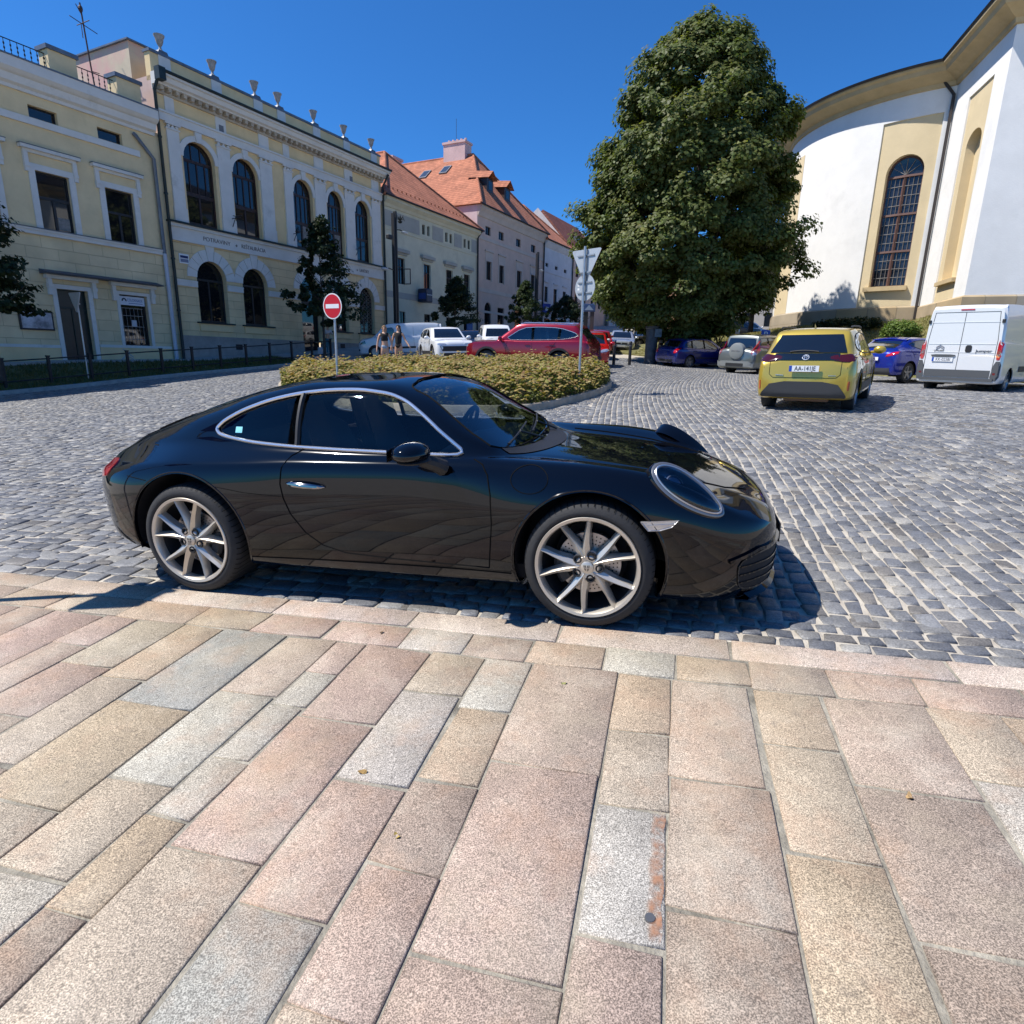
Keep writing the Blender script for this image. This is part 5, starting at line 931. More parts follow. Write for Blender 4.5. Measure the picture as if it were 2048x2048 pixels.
def ring(mb, pts_in, pts_out, y0, y1):
    rows = [[(p[0], y1, p[1]) for p in pts_in], [(p[0], y0, p[1]) for p in pts_in], [(p[0], y0, p[1]) for p in pts_out], [(p[0], y1, p[1]) for p in pts_out]]
    mb.grid(rows); mb.f += [(0, len(pts_in), 2 * len(pts_in), 3 * len(pts_in)), tuple(i + len(pts_in) - 1 for i in (0, len(pts_in), 2 * len(pts_in), 3 * len(pts_in)))][:0]
def house(name, label, s0, cat='building'):
    p = st(s0, 0); return thing(name, label, cat, (p[0], p[1], 0), R(63))
def window(par, outline, y, fr=.07, muntin=(), m_=None, pane=None, name='window', inset=.0, curtain=None):
    m_ = m_ or M_BROWN; P = np.array(outline); c = P.mean(0); sc_ = 1 - fr * 2 / (P.max(0) - P.min(0)); Q = [c + (p - c) * sc_ for p in P]
    mb = MB(); mb.grid([[(p[0], y + .06, p[1]) for p in P], [(p[0], y, p[1]) for p in P], [(p[0], y, p[1]) for p in Q], [(p[0], y + .06, p[1]) for p in Q]], closed=True)
    for (x0, x1, z0, z1) in muntin: mb.box(x0, x1, y + .005, y + .05, z0, z1)
    w_ = mb.build(name, m_, par); MB().face(*[(p[0], y + .045, p[1]) for p in Q]).build('pane', pane or M_PANE, w_)
    if curtain:
        MB().box(*curtain[:2], y + .04, y + .043, *curtain[2:]).build('curtain', M_CURT, w_)
    return w_
def lap(x, k): return x
# ---- B: the large arched building
s0 = 21.2; B = house('arched_building', 'long yellow building with five tall arched upper windows, white pilasters and roof urns', s0); X = lambda s: s - s0
UW = [(22.40, 24.22), (25.29, 27.03), (29.60, 31.20), (32.45, 33.96), (35.10, 36.66)]; GW = [(22.50, 24.31), (25.37, 27.14), (29.72, 31.42), (32.55, 34.05), (35.18, 36.82)]
uo = [arch(X(a), X(b), 7.92, 11.05, 11.90) for a, b in UW]; go = [arch(X(a), X(b), 3.06, 5.30, 6.22) if k != 2 else arch(X(a), X(b), 1.62, 5.45, 6.32) for k, (a, b) in enumerate(GW)]
mb = MB(); holed(mb, rect(0, X(37.95), 7.0, 14.0), uo, 0, .34); mb.build('wall', M_YEL, B)
mb = MB(); holed(mb, rect(0, X(37.95), 2.25, 7.0), [go[0], go[1], go[3], go[4], [p if p[1] > 2.3 else (p[0], 2.26) for p in go[2]]], 0, .4); mb.build('ground_floor_wall', M_YBL, B)
mb = MB(); d0, d1 = X(GW[2][0]), X(GW[2][1]); mb.box(-.02, d0, -.07, .2, .6, 2.3); mb.box(d1, X(37.95), -.07, .2, .8, 2.3); mb.box(-.02, d0 - .02, -.09, 0, 2.24, 2.32); mb.box(d1 + .02, X(37.95), -.09, 0, 2.24, 2.32); mb.build('plinth', M_STN, B)
mb = MB(); mb.face((0, .02, 11.6), (0, 9, 11.6), (0, 9, 14.2), (0, .02, 14.2)); mb.build('side_wall', wallmat('pink_render', (.60, .43, .36)), B); MB().face((16.75, .02, 1), (16.75, 9, 1), (16.75, 9, 14.2), (16.75, .02, 14.2)).build('side_wall', M_YEL, B)
mb = MB(); mb.box(-.005, 16.76, 1.5, 8.5, 14.2, 15.88); mb.build('attic_storey', wallmat('cream_render', (.60, .50, .36), dirt=((.66, .36, .33), .35, .42, .9)), B); MB().box(-.12, 16.85, 1.38, 8.6, 15.88, 15.95).build('attic_coping', M_ZINC, B)
for k, ((a, b), o) in enumerate(zip(UW, uo)):
    xa, xb = X(a), X(b); c = (xa + xb) / 2; tt = [(xa, xb, 10.92, 11.06), (xa, xb, 9.32, 9.50), (c - .05, c + .05, 7.92, 9.35), (xa + .42, xa + .47, 9.4, 11.), (c - .03, c + .03, 9.4, 11.0), (xb - .47, xb - .42, 9.4, 11.), (c - .28, c - .24, 11., 11.78), (c + .24, c + .28, 11., 11.78)]
    window(B, o, .24, .09, tt, curtain=((c + .1, xb - .1, 8.05, 9.3) if k in (2, 3) else None))
    mb = MB(); P = o[2:]; ce = np.array([c, 11.05]); outl = [ce + (np.array(p) - ce) * (1.30 if 1 else 1) for p in P]; P2 = [(xb, 7.9)] + P + [(xa, 7.9)]; O2 = [(outl[0][0], 7.9)] + [tuple(p) for p in outl] + [(outl[-1][0], 7.9)]
    ring(mb, P, outl, -.07, .02); mb.prism([(c - .13, 11.86), (c + .13, 11.86), (c + .19, 12.33), (c - .19, 12.33)], -.14, .01, 'y'); mb.build('window_arch', M_TRIM, B)
for k, ((a, b), o) in enumerate(zip(GW, go)):
    xa, xb = X(a), X(b); c = (xa + xb) / 2; zs = o[2][1]
    if k == 2:
        window(B, o, .34, .08, [(xa, xb, 4.55, 4.85)], M_DARKF, name='entrance_door'); MB().box(xa - .3, xb + .3, -.55, .35, 1.2, 1.66).build('door_step', M_STN, B)
    else: 
        w_ = window(B, o, .30, .07, [(xa, xb, 5.2, 5.3), (c - .04, c + .04, 3.06, 5.25)], M_DARKF)
        if k == 4:
            g = MB()
            for q in range(7):
                for z_ in np.arange(3.25, 5.9, .26): g.lathe([(.055, -.008), (.078, -.008), (.078, .008), (.055, .008)], 8, 'y', (xa + .22 + q * .2, .2, z_ + .13 * (q % 2)))
            for x_ in np.linspace(xa + .1, xb - .1, 4): g.tube([(x_, .2, 3.1), (x_, .2, 5.5)], .014, 5)
            g.build('window_grille', mat('pale_iron', (.24, .22, .19), .5, .3), w_)
        MB().box(xa - .25, xb + .25, -.16, .28, 2.98, 3.055).build('window_sill', M_METAL, B); MB().box(xa - .12, xb + .12, -.07, .0, 2.60, 2.97).build('sill_apron', M_YEL, B)
    mb = MB(); n_ = 9; r0, r1 = (xb - xa) / 2, (xb - xa) / 2 + .56; zr = o[2 + 7][1] - zs
    for q in range(n_):
        a0, a1 = math.pi * q / n_ + .012, math.pi * (q + 1) / n_ - .012; e = .35 if q == n_ // 2 else .0; f = lambda r_, a, z_=zr / r0: (c + r_ * math.cos(a), zs + r_ * z_ * math.sin(a))
        mb.prism([f(r0, a0), f(r0, (a0 + a1) / 2), f(r0, a1), f(r1 + e, a1), f(r1 + e, (a0 + a1) / 2), f(r1 + e, a0)], -.05, .01, 'y')
    mb.build('arch_surround', M_TRIM, B)
segs = []; edges = [-.02] + [v for a, b in GW for v in (X(a) - .02, X(b) + .02)] + [X(37.95)]
mb = MB()
for a, b in zip(edges[::2], edges[1::2]): mb = MB(); mb.box(a, b, -.065, .01, 4.80, 5.08); mb.box(a, b, -.09, .0, 5.02, 5.10); mb.build('impost_band', M_TRIM, B)
mb = MB(); mb.box(-.02, X(37.97), -.07, .01, 6.98, 7.72); mb.box(-.04, X(37.98), -.12, -.02, 6.96, 7.08); mb.box(-.06, X(38.0), -.18, .02, 7.62, 7.78); mb.build('sign_band', M_TRIM, B)
mb = MB(); mb.box(-.10, X(38.02), -.30, .02, 7.781, 7.87); mb.build('sill_ledge', M_METAL, B)
for t_, a, b in (('POTRAVINY', 23.05, 24.72), ('◆', 25.05, 25.18), ('REŠTAURÁCIA', 25.45, 27.10), ('GASTRO', 29.68, 30.72), ('PREVÁDZKA', 31.5, 33.6), ('◆', 34.95, 35.08), ('LAHÔDKY', 35.28, 36.25)):
    if t_ == '◆': MB().prism([(X(a), 7.27), (X((a + b) / 2), 7.20), (X(b), 7.27), (X((a + b) / 2), 7.34)], -.09, -.068, 'y').build('band_ornament', mat('letter_bronze', (.16, .13, .11), .5), B)
    else:
        o = text('band_lettering', t_, .34, mat('letter_bronze', (.16, .13, .11), .5), B, (X((a + b) / 2), -.072, 7.29), (R(90), 0, 0), .012); o.scale = ((b - a) / max(.1, o.dimensions.x), .85, 1)
for a, b in ((21.60, 22.24), (24.40, 25.18), (27.15, 28.0), (28.9, 29.52), (31.36, 32.30), (34.08, 35.0), (36.8, 37.72)):
    mb = MB(); mb.box(X(a), X(b), -.09, .01, 7.87, 12.05); mb.box(X(a) - .04, X(b) + .04, -.12, .0, 7.871, 8.55); mb.box(X(a) - .05, X(b) + .05, -.14, .0, 12.05, 12.12); mb.box(X(a) - .08, X(b) + .08, -.17, .0, 12.26, 12.34)
    for q in (0, 1): mb.ball((X(a) + .1 + q * (b - a - .2), -.10, 12.19), .10, .06, .07, 8, 6)
    mb.prism([(X((a + b) / 2) - .12, 12.11), (X((a + b) / 2) + .12, 12.11), (X((a + b) / 2), 12.28)], -.13, 0, 'y'); mb.build('pilaster', M_TRIM, B)
    MB().box(X(a) + .08, X(b) - .08, -.05, .01, 12.80, 13.50).build('frieze_block', M_TRIM, B)
mb = MB(); mb.box(-.03, X(37.99), -.15, .01, 12.35, 12.70); mb.box(-.06, X(38.02), -.21, .0, 12.70, 12.79); mb.build('architrave', M_TRIM, B)
mb = MB(); mb.box(-.05, X(38.0), -.12, .01, 13.50, 13.60)
for x_ in np.arange(.15, 16.7, .40): mb.box(x_, x_ + .17, -.34, -.02, 13.62, 13.80)
mb.build('dentil_course', wallmat('weathered_stucco', (.50, .42, .32), dirt=((.30, .22, .17), 1.5, .5, .8)), B)
mb = MB(); mb.prism([(-.02, 13.6), (.02, 13.6), (.02, 14.3), (-.72, 14.3), (-.72, 14.14), (-.62, 14.10), (-.55, 13.92), (-.40, 13.86), (-.38, 13.80), (-.02, 13.80)], -.06, X(38.25), 'x'); mb.build('cornice', M_TRIM, B)
MB().tube([(-.1, -.74, 14.30), (X(38.3), -.74, 14.30)], .075, 8).build('gutter', M_METAL, B)
mb = MB(); mb.box(0, 16.75, .02, .4, 14.0, 15.18); mb.build('parapet', M_YEL, B); MB().box(-.05, 16.8, -.05, .47, 15.18, 15.30).build('parapet_coping', M_ZINC, B)
UR = [21.92, 24.75, 27.4, 29.05, 31.84, 34.53, 37.27]; urn_p = [(0, 0), (.14, 0), (.15, .05), (.07, .12), (.055, .22), (.12, .32), (.17, .46), (.19, .58), (.24, .66), (.25, .71), (.18, .71), (.15, .64), (0, .62)]
for k, u in enumerate(UR):
    MB().box(X(u) - .30, X(u) + .30, -.03, .015, 14.32, 15.18).build('parapet_pier', M_TRIM, B)
    MB().prism([(-.27, 15.301), (.27, 15.301), (.20, 15.44), (-.20, 15.44)], .0, .42, 'y').build('urn_base', M_ZINC, B).location.x = X(u)
    MB().lathe(urn_p, 16, 'z', (X(u), .2, 15.42)).build('urn', mat('urn_stone', (.30, .29, .28), .85, var=.3, vscale=6), B, smooth=True, angle=40)
mb = MB(); pipe = lambda s, z1, z0, y=-.16, r=.075: mb.tube([(X(s), -.70, z1), (X(s), -.62, z1 - .12), (X(s), y, z1 - .75), (X(s), y, z0)], r, 8)
pipe(21.15, 14.3, 1.1); mb.box(X(21.15) - .17, X(21.15) + .17, -.86, -.5, 13.85, 14.38)
for z_ in (3.5, 6, 9, 11.5): mb.tube([(X(21.15), -.16, z_), (X(21.15), -.16, z_ + .08)], .1, 8)
mb.build('drainpipe', M_METAL, B, smooth=True, angle=40)
mb = MB(); pipe(37.98, 14.0, 2.6); mb.build('drainpipe', M_METAL, B, smooth=True, angle=40)
for s in (24.95, 29.33, 34.92):
    mb = MB(); mb.tube([(X(s), -.1, 8.2), (X(s), -.45, 8.75), (X(s), -.9, 8.72)], .022, 6); mb.tube([(X(s) - .25, -.5, 8.7), (X(s) + .25, -.5, 8.7)], .02, 6); mb.tube([(X(s), -.1, 8.62), (X(s), -.6, 8.66)], .02, 6); mb.build('flag_bracket', M_IRON, B)
MB().box(X(21.58), X(22.12), -.05, -.001, 5.90, 6.36).build('plaque', M_WHITE, B); MB().box(X(21.63), X(22.07), -.056, -.0505, 6.16, 6.28).build('plaque_panel', mat('plaque_blue', (.02, .03, .12), .4), B); MB().box(X(21.63), X(22.07), -.056, -.0505, 5.96, 6.12).build('plaque_panel', mat('plaque_grey', (.20, .22, .30), .4), B)
MB().box(X(33.0), X(33.45), -.078, -.07, 1.95, 2.25 - .01).build('cellar_vent', M_IRON, B); MB().box(X(24.5), X(24.95), -.078, -.07, 1.65, 1.95).build('cellar_vent', M_IRON, B)
for s in (24.8, 34.79): MB().box(X(s) - .14, X(s) + .14, -.06, -.051, 12.82, 13.15).build('attic_vent', mat('vent_grey', (.16, .16, .17), .6), B)
# ---- A: the lower yellow house on the left
s0 = 20.92; A = house('yellow_house', 'pale yellow two-storey house with hooded windows and a railed roof terrace', s0); X = lambda s: s - s0; xl = X(-4.)
ww = [(s, s + 1.30) for s in (7.2, 9.95, 12.7, 15.47)] + [(18.25, 19.55)]; WA = [rect(X(a), X(b), 6.40, 8.66) for a, b in ww]; AT = [rect(X(a), X(a) + 1.08, 10.66, 11.12) for a in (7.4, 10.1, 12.85, 15.6, 18.29)]
DR = rect(X(15.60), X(16.88), .98, 4.03); SW_ = rect(X(18.28), X(19.62), 1.70, 4.06); SW2 = rect(X(9.9), X(11.2), 1.70, 4.06)
mb = MB(); holed(mb, rect(xl, .275, 6.1, 11.7), WA + AT, 0, .22); mb.build('wall', M_YELA, A)
mb = MB(); holed(mb, rect(xl, .275, .97, 6.1), [DR, SW_, SW2], 0, .25); mb.build('ground_floor_wall', M_YBA, A); MB().box(xl, X(15.4), -.05, .0, .2, 1.52).build('plinth', M_YEL, A); MB().box(X(17.08), -.3, -.05, .0, .2, 1.60).build('plinth', M_YEL, A)
mb = MB(); mb.box(xl, X(15.4), -.075, .01, 1.52, 1.64); mb.box(X(17.08), -.32, -.075, .01, 1.60, 1.72); mb.build('plinth_band', M_TRIM, A); MB().box(xl, X(15.4), -.02, .2, -.6, .97).build('foundation', M_STN, A); MB().box(X(17.05), 0, -.03, .2, -.1, .97).build('foundation', M_STN, A)
for k, (a, b) in enumerate(ww):
    xa, xb = X(a), X(b); c = (xa + xb) / 2; window(A, WA[k], .14, .06, [(xa, xb, 7.62, 7.72), (c - .05, c + .05, 6.4, 7.65)], M_DARKF, curtain=((c + .08, xb - .1, 6.5, 7.0) if k == 3 else None))
    mb = MB(); mb.box(xa - .24, xa, -.06, .01, 6.40, 8.90); mb.box(xb, xb + .24, -.06, .01, 6.40, 8.90); mb.box(xa, xb, -.058, .01, 8.66, 8.90); mb.build('window_surround', M_TRIM, A)
    mb = MB(); mb.box(xa - .36, xb + .36, -.10, .0, 9.28, 9.40); mb.box(xa - .48, xb + .48, -.24, .0, 9.40, 9.53)
    for x_ in (xa - .36, xb + .20): mb.prism([(x_, 8.55), (x_ + .16, 8.55), (x_ + .16, 9.28), (x_, 9.28)], -.12, 0, 'y'); mb.box(x_ - .01, x_ + .17, -.15, 0, 8.72, 8.84)
    mb.build('window_hood', M_TRIM, A); MB().box(xa - .50, xb + .50, -.26, .0, 9.531, 9.56).build('hood_flashing', M_ZINC, A)
for o in AT: window(A, o, .18, .04, [], M_DARKF)
mb = MB(); mb.box(xl, X(20.1), -.09, .01, 10.36, 10.62); mb.build('upper_band', M_TRIM, A)
mb = MB(); mb.box(xl, X(20.78), -.12, .01, 6.13, 6.33); mb.box(xl, X(20.80), -.17, .0, 6.28, 6.36); mb.build('sill_course', M_TRIM, A); MB().box(xl, X(20.82), -.20, .0, 6.361, 6.395).build('sill_flashing', M_ZINC, A)
mb = MB(); mb.prism([(.02, 11.5), (.02, 12.5), (-.55, 12.5), (-.55, 12.12), (-.42, 12.0), (-.32, 11.95), (-.26, 11.70), (-.12, 11.62), (-.10, 11.5)], xl, .02, 'x'); mb.build('cornice', M_TRIM, A); MB().box(xl, .02, -.58, .3, 12.501, 12.56).build('cornice_flashing', M_ZINC, A)
MB().box(xl, .0, .3, 9, 12.3, 12.45).build('roof_terrace', M_ZINC, A)
for a in (1.6, 5.2, 11.2, 16.68, 19.45): mb = MB(); mb.box(X(a), X(a) + 1.1, .02, .7, 12.56, 13.50); mb.build('roof_pier', M_YELA, A); MB().box(X(a) - .08, X(a) + 1.18, -.06, .78, 13.50, 13.66).build('pier_cap', M_ZINC, A)
for a, b in ((2.7, 5.2), (6.3, 11.2), (12.3, 16.68), (17.78, 19.45)):
    mb = MB(); mb.tube([(X(a), .3, 13.36), (X(b), .3, 13.36)], .022, 5); mb.tube([(X(a), .3, 12.68), (X(b), .3, 12.68)], .018, 5)
    for x_ in np.arange(X(a) + .12, X(b), .235):
        mb.tube([(x_, .3, 12.56), (x_, .3, 13.36)], .013, 4)
        for z_ in (12.86, 13.02, 13.18): mb.ball((x_, .3, z_), .038, .02, .06, 5, 4)
    mb.build('terrace_railing', M_IRON, A)
w_ = window(A, DR, .22, .05, [(X(15.6), X(16.88), 3.22, 3.30), (X(16.22), X(16.27), .98, 3.25)], mat('green_door', (.012, .025, .022), .5), name='front_door', pane=mat('door_panel', (.014, .022, .022), .35, var=.3, vscale=2))
window(A, SW2, .2, .06, [], M_DARKF); w_ = window(A, SW_, .2, .07, [], M_DARKF, name='shop_window')
mb = MB()
for x_ in np.linspace(X(18.45), X(19.4), 6): mb.box(x_ - .008, x_ + .008, .18, .195, 1.8, 3.45)
for z_ in (2.0, 2.6, 3.1, 3.45): mb.box(X(18.4), X(19.45), .175, .19, z_, z_ + .03)
mb.build('window_bars', mat('bar_grey', (.22, .20, .19), .5), w_); MB().box(X(18.84), X(19.08), .16, .17, 2.62, 2.92).build('notice', mat('paper', (.50, .50, .54), .8), w_)
sg = MB().box(X(18.34), X(19.55), .10, .15, 3.60, 4.0).build('shop_sign', mat('sign_white', (.62, .66, .74), .4), w_); text('sign_lettering', 'COLONNADE', .19, mat('sign_blue', (.03, .10, .32), .5), sg, (X(19.08), .098, 3.83), (R(90), 0, 0), .002, sx=.62)
MB().box(X(18.76), X(19.45), .096, .099, 3.68, 3.705).build('sign_rule', MATS['sign_blue'], sg); MB().lathe([(.05, .095), (.12, .095), (.12, .1), (.05, .1)], 16, 'y', (X(18.56), 0, 3.80), a0=-.3, a1=3.5).build('sign_emblem', mat('sign_dark', (.03, .04, .06), .5), sg)
for o, e in ((DR, .18), (SW_, .14)):
    xa, xb, za, zb_ = o[0][0], o[1][0], o[0][1], o[2][1]; mb = MB(); mb.box(xa - e, xa, -.05, .01, za, zb_ + e); mb.box(xb, xb + e, -.05, .01, za, zb_ + e); mb.box(xa, xb, -.048, .01, zb_, zb_ + e); mb.build('opening_surround', M_TRIM, A)
    mb = MB()
    for x_ in (xa - .34, xb + .18): mb.box(x_, x_ + .16, -.16, 0, 3.75, 4.42); mb.box(x_ - .02, x_ + .18, -.2, 0, 4.05, 4.2)
    mb.box(xa - .42, xb + .42, -.24, .0, 4.42, 4.58); mb.build('hood_bracket', M_TRIM, A)
MB().prism([(-.62, 4.62), (0, 4.78), (0, 4.58), (-.60, 4.585)], X(15.05), X(20.2), 'x').build('shop_canopy', mat('slate_grey', (.07, .08, .10), .6), A)
ps = MB().box(X(13.98), X(15.28), -.09, -.002, 2.24, 3.04, bev=.02).build('poster_case', M_DARKF, A); MB().box(X(14.05), X(15.21), -.096, -.0905, 2.31, 2.97).build('poster', mat('poster_print', (.42, .42, .45), .6, var=.6, vscale=2.2, dirt=((.18, .16, .18), 1.6, .5, .9)), ps)
mb = MB(); mb.tube([(X(19.9), -.06, 11.32), (X(19.95), -.12, 11.25), (X(20.72), -.14, 10.45), (X(20.74), -.14, 6.2)], .085, 8); mb.build('drainpipe', M_ZINC, A, smooth=True, angle=40); mb = MB(); mb.tube([(X(20.74), -.15, 6.2), (X(20.76), -.15, 1.1)], .095, 8); mb.build('drainpipe', mat('white_pipe', (.48, .50, .56), .5), A, smooth=True, angle=40)
q = thing('roof_antenna', 'rusty antenna mast with crossed rods on the yellow house roof terrace', 'antenna', A.matrix_basis @ Vector((X(20.35), 3., 12.45)), R(63))
mb = MB(); mb.tube([(0, 0, 0), (-.18, 0, 2.4), (-.3, 0, 4.75)], .035, 6); mb.build('mast', mat('rusty_mast', (.05, .025, .025), .7), q)
mb = MB(); mb.tube([(-.85, 0, 4.0), (.35, 0, 3.75)], .02, 5); mb.tube([(-.27, -.5, 3.95), (-.27, .5, 3.95)], .02, 5); mb.build('cross_rod', MATS['rusty_mast'], q); mb = MB(); mb.ball((-.3, 0, 4.5), .1, .1, .16, 8, 6); mb.tube([(-.3, 0, 4.3), (-.5, 0, 4.62)], .02, 5); mb.build('antenna_head', MATS['rusty_mast'], q); mb = MB(); mb.tube([(-.36, 0, 3.9), (-.36, 0, 3.3)], .018, 4); mb.tube([(-.15, 0, 2.0), (.15, -.1, 2.0)], .02, 4); mb.build('bracket', MATS['rusty_mast'], q)
# ---- C, D, E and the houses beyond: hipped fronts with ridges running back
def hip_house(name, label, sa, sb, zb, ze, apex, wall, roof, holes, dep=14., over=.55, hy=5., z0=None, sidem=None):
    H_ = house(name, label, sa); W_ = sb - sa; mb = MB(); holed(mb, rect(0, W_, zb - 1.5, ze), holes, 0, .2); mb.build('wall', wall, H_)
    mb = MB(); mb.face((0, 0, zb - 1.5), (0, dep, zb - 1.5), (0, dep, ze), (0, 0, ze)); mb.face((W_, 0, zb - 1.5), (W_, dep, zb - 1.5), (W_, dep, ze), (W_, 0, ze)); mb.build('side_wall', sidem or wall, H_)
    c = apex[0] - sa; za = apex[1]; o = over; l, r_, f, bk = -o * .4, W_ + o * .4, -o, dep; ez = ze + .05
    mb = MB(); Fl, Fr, Ap, Bp, Bl, Br = (l, f, ez), (r_, f, ez), (c, hy, za), (c, dep, za), (l, bk, ez), (r_, bk, ez)
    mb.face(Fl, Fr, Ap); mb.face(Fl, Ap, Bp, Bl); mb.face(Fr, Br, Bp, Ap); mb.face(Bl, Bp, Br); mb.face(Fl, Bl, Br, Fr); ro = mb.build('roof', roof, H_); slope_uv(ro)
    mb = MB(); mb.tube([Fl, Ap, Bp], .13, 6); mb.tube([Fr, Ap], .13, 6); mb.build('ridge_tiles', roof, ro)
    for q in ro.children: slope_uv(q)
    MB().tube([(l, f - .06, ez - .02), (r_, f - .06, ez - .02)], .075, 8).build('gutter', M_IRON, H_)
    return H_, W_
s0 = 38.05; X = lambda s: s - s0
cw = [(39.66, 40.58), (43.08, 44.05), (46.38, 47.4), (49.28, 50.3)]; ca_ = [(42.98, 43.38), (43.68, 44.02), (46.30, 46.68), (46.98, 47.36), (49.26, 49.64), (49.95, 50.34)]; cl_ = [(39.8, 40.55, 4.0, 4.9), (43.1, 44.0, 4.1, 4.93), (46.4, 47.4, 3.0, 4.9), (49.3, 50.2, 3.0, 4.9)]
Hc, W_ = hip_house('green_house', 'pale green house with grey bands under a red hipped roof beside the arched building', s0, 51.6, 2.6, 12.72, (44.8, 17.95), M_GRN, M_ROOF, [rect(X(a), X(b), 6.92, 8.80) for a, b in cw] + [rect(X(a), X(b), 11.0, 11.73) for a, b in ca_] + [rect(X(a), X(b), c, d) for a, b, c, d in cl_])
for a, b in cw:
    xa, xb = X(a), X(b); c = (xa + xb) / 2; window(Hc, rect(xa, xb, 6.92, 8.80), .12, .06, [(xa, xb, 8.12, 8.2), (c - .03, c + .03, 6.92, 8.8)]); mb = MB(); mb.box(xa - .25, xb + .25, -.10, 0, 9.02, 9.18); mb.box(xa - .42, xb + .42, -.25, 0, 9.18, 9.42); mb.build('window_hood', M_GRB, Hc)
    mb = MB(); mb.box(xa - .12, xa, -.03, .01, 6.92, 8.92); mb.box(xb, xb + .12, -.03, .01, 6.92, 8.92); mb.box(xa, xb, -.028, .01, 8.8, 8.92); mb.build('window_surround', M_GRN, Hc)
for a, b in ca_: window(Hc, rect(X(a), X(b), 11.0, 11.73), .14, .04, [], M_DARKF)
for a, b, c, d in cl_: window(Hc, rect(X(a), X(b), c, d), .1, .05, [((X(a) + X(b)) / 2 - .02, (X(a) + X(b)) / 2 + .02, c, d)], M_DARKF)
for a, b in ((38.15, 42.6), (44.4, 45.95), (47.7, 48.9), (50.6, 51.5)): MB().box(X(a), X(b), -.02, .01, 10.85, 11.9).build('frieze_panel', M_GRB, Hc)
MB().box(0, W_, -.03, .01, 5.84, 6.30).build('belt_course', M_GRB, Hc); mb = MB(); mb.box(0, W_, -.06, .01, 10.58, 10.78); mb.box(0, W_, -.08, 0, 10.74, 10.80); mb.build('frieze_moulding', M_GRN, Hc); MB().prism([(.02, 12.1), (-.08, 12.12), (-.2, 12.3), (-.48, 12.5), (-.5, 12.72), (.02, 12.72)], 0, W_, 'x').build('cornice', M_GRN, Hc)
mb = MB(); mb.tube([(W_ - .05, -.55, 12.7), (W_ - .05, -.12, 12.2), (W_ - .05, -.12, 3.4)], .08, 8); mb.build('drainpipe', M_IRON, Hc, smooth=True)
op = MB(); op.M = Matrix.Translation((X(40.58), .08, 0)) @ Matrix.Rotation(R(-78), 4, 'Z'); [op.box(a, b, -.02, .02, c, d) for a, b, c, d in ((0, .06, 6.95, 8.1), (.5, .56, 6.95, 8.1), (.06, .5, 6.95, 7.01), (.06, .5, 8.04, 8.1))]; op.build('open_casement', M_BROWN, Hc)
mb = MB(); mb.box(8.6, 9.9, 5.6, 7.2, 15., 18.1); mb.box(8.5, 10., 5.5, 7.3, 18.1, 18.3); [mb.tube([(8.85 + k * .4, 6.4, 18.3), (8.85 + k * .4, 6.4, 18.6)], .12, 6) for k in range(3)]; mb.build('chimney', M_PINK, Hc)
for k in range(22): 
    x_ = 1.0 + k * .55; t_ = .14; y_ = -.55 + t_ * 5.55; z_ = 12.77 + t_ * 5.18
    if .9 < x_ < 12.4: MB().box(x_, x_ + .07, y_ - .04, y_ + .02, z_, z_ + .13).build('snow_guard', M_ROOF, Hc)
s0 = 51.6; X = lambda s: s - s0
dw = [(53.30, 54.30), (55.88, 56.88), (59.72, 60.8), (63.1, 64.2)]; da = [(53.1, 54.1), (55.7, 56.75), (59.45, 60.5), (63.0, 64.1)]
Hd, W_ = hip_house('tan_house', 'tall pinkish tan house with dormers and skylights in a large red roof', s0, 66.3, 3.9, 15.0, (59.15, 21.7), M_TANW, M_ROOF, [rect(X(a), X(b), 8.80, 10.45) for a, b in dw] + [rect(X(a), X(b), 12.75, 13.5) for a, b in da] + [arch(X(53.08), X(54.4), 3.8, 6.1, 6.75), rect(X(55.7), X(57.1), 3.8, 6.45), arch(X(59.5), X(61.2), 3.8, 6.4, 7.2)], sidem=wallmat('lilac_render', (.62, .50, .50)))
for a, b in dw:
    xa, xb = X(a), X(b); c = (xa + xb) / 2; window(Hd, rect(xa, xb, 8.80, 10.45), .12, .06, [(c - .03, c + .03, 8.8, 10.45)], M_DARKF); mb = MB(); mb.box(xa - .2, xa, -.05, .01, 8.7, 10.65); mb.box(xb, xb + .2, -.05, .01, 8.7, 10.65); mb.box(xa, xb, -.048, .01, 10.45, 10.65); mb.box(xa - .2, xb + .2, -.04, .01, 10.65, 11.3); mb.box(xa - .3, xb + .3, -.16, .0, 11.3, 11.42); mb.build('window_surround', wallmat('pale_tan', (.55, .47, .41)), Hd)
for a, b in da: c = (X(a) + X(b)) / 2; window(Hd, rect(X(a), X(b), 12.75, 13.5), .12, .05, [(c - .04, c + .04, 12.75, 13.5)], M_DARKF)
window(Hd, arch(X(53.08), X(54.4), 3.8, 6.1, 6.75), .15, .06, [], M_DARKF, name='gateway'); window(Hd, rect(X(55.7), X(57.1), 3.8, 6.45), .15, .06, [], M_BROWN, name='house_door'); window(Hd, arch(X(59.5), X(61.2), 3.8, 6.4, 7.2), .15, .06, [], M_DARKF)
mb = MB(); mb.box(0, W_, -.06, .01, 12.2, 12.5); mb.box(0, W_, -.05, .01, 7.6, 7.95); mb.box(0, W_, -.04, .01, 5.75, 5.95); mb.build('moulding', wallmat('pale_tan', (.55, .47, .41)), Hd); mb = MB(); mb.prism([(.02, 14.1), (-.1, 14.15), (-.25, 14.5), (-.48, 14.8), (-.48, 15.0), (.02, 15.0)], 0, W_, 'x'); mb.build('cornice', wallmat('pale_tan', (.55, .47, .41)), Hd)
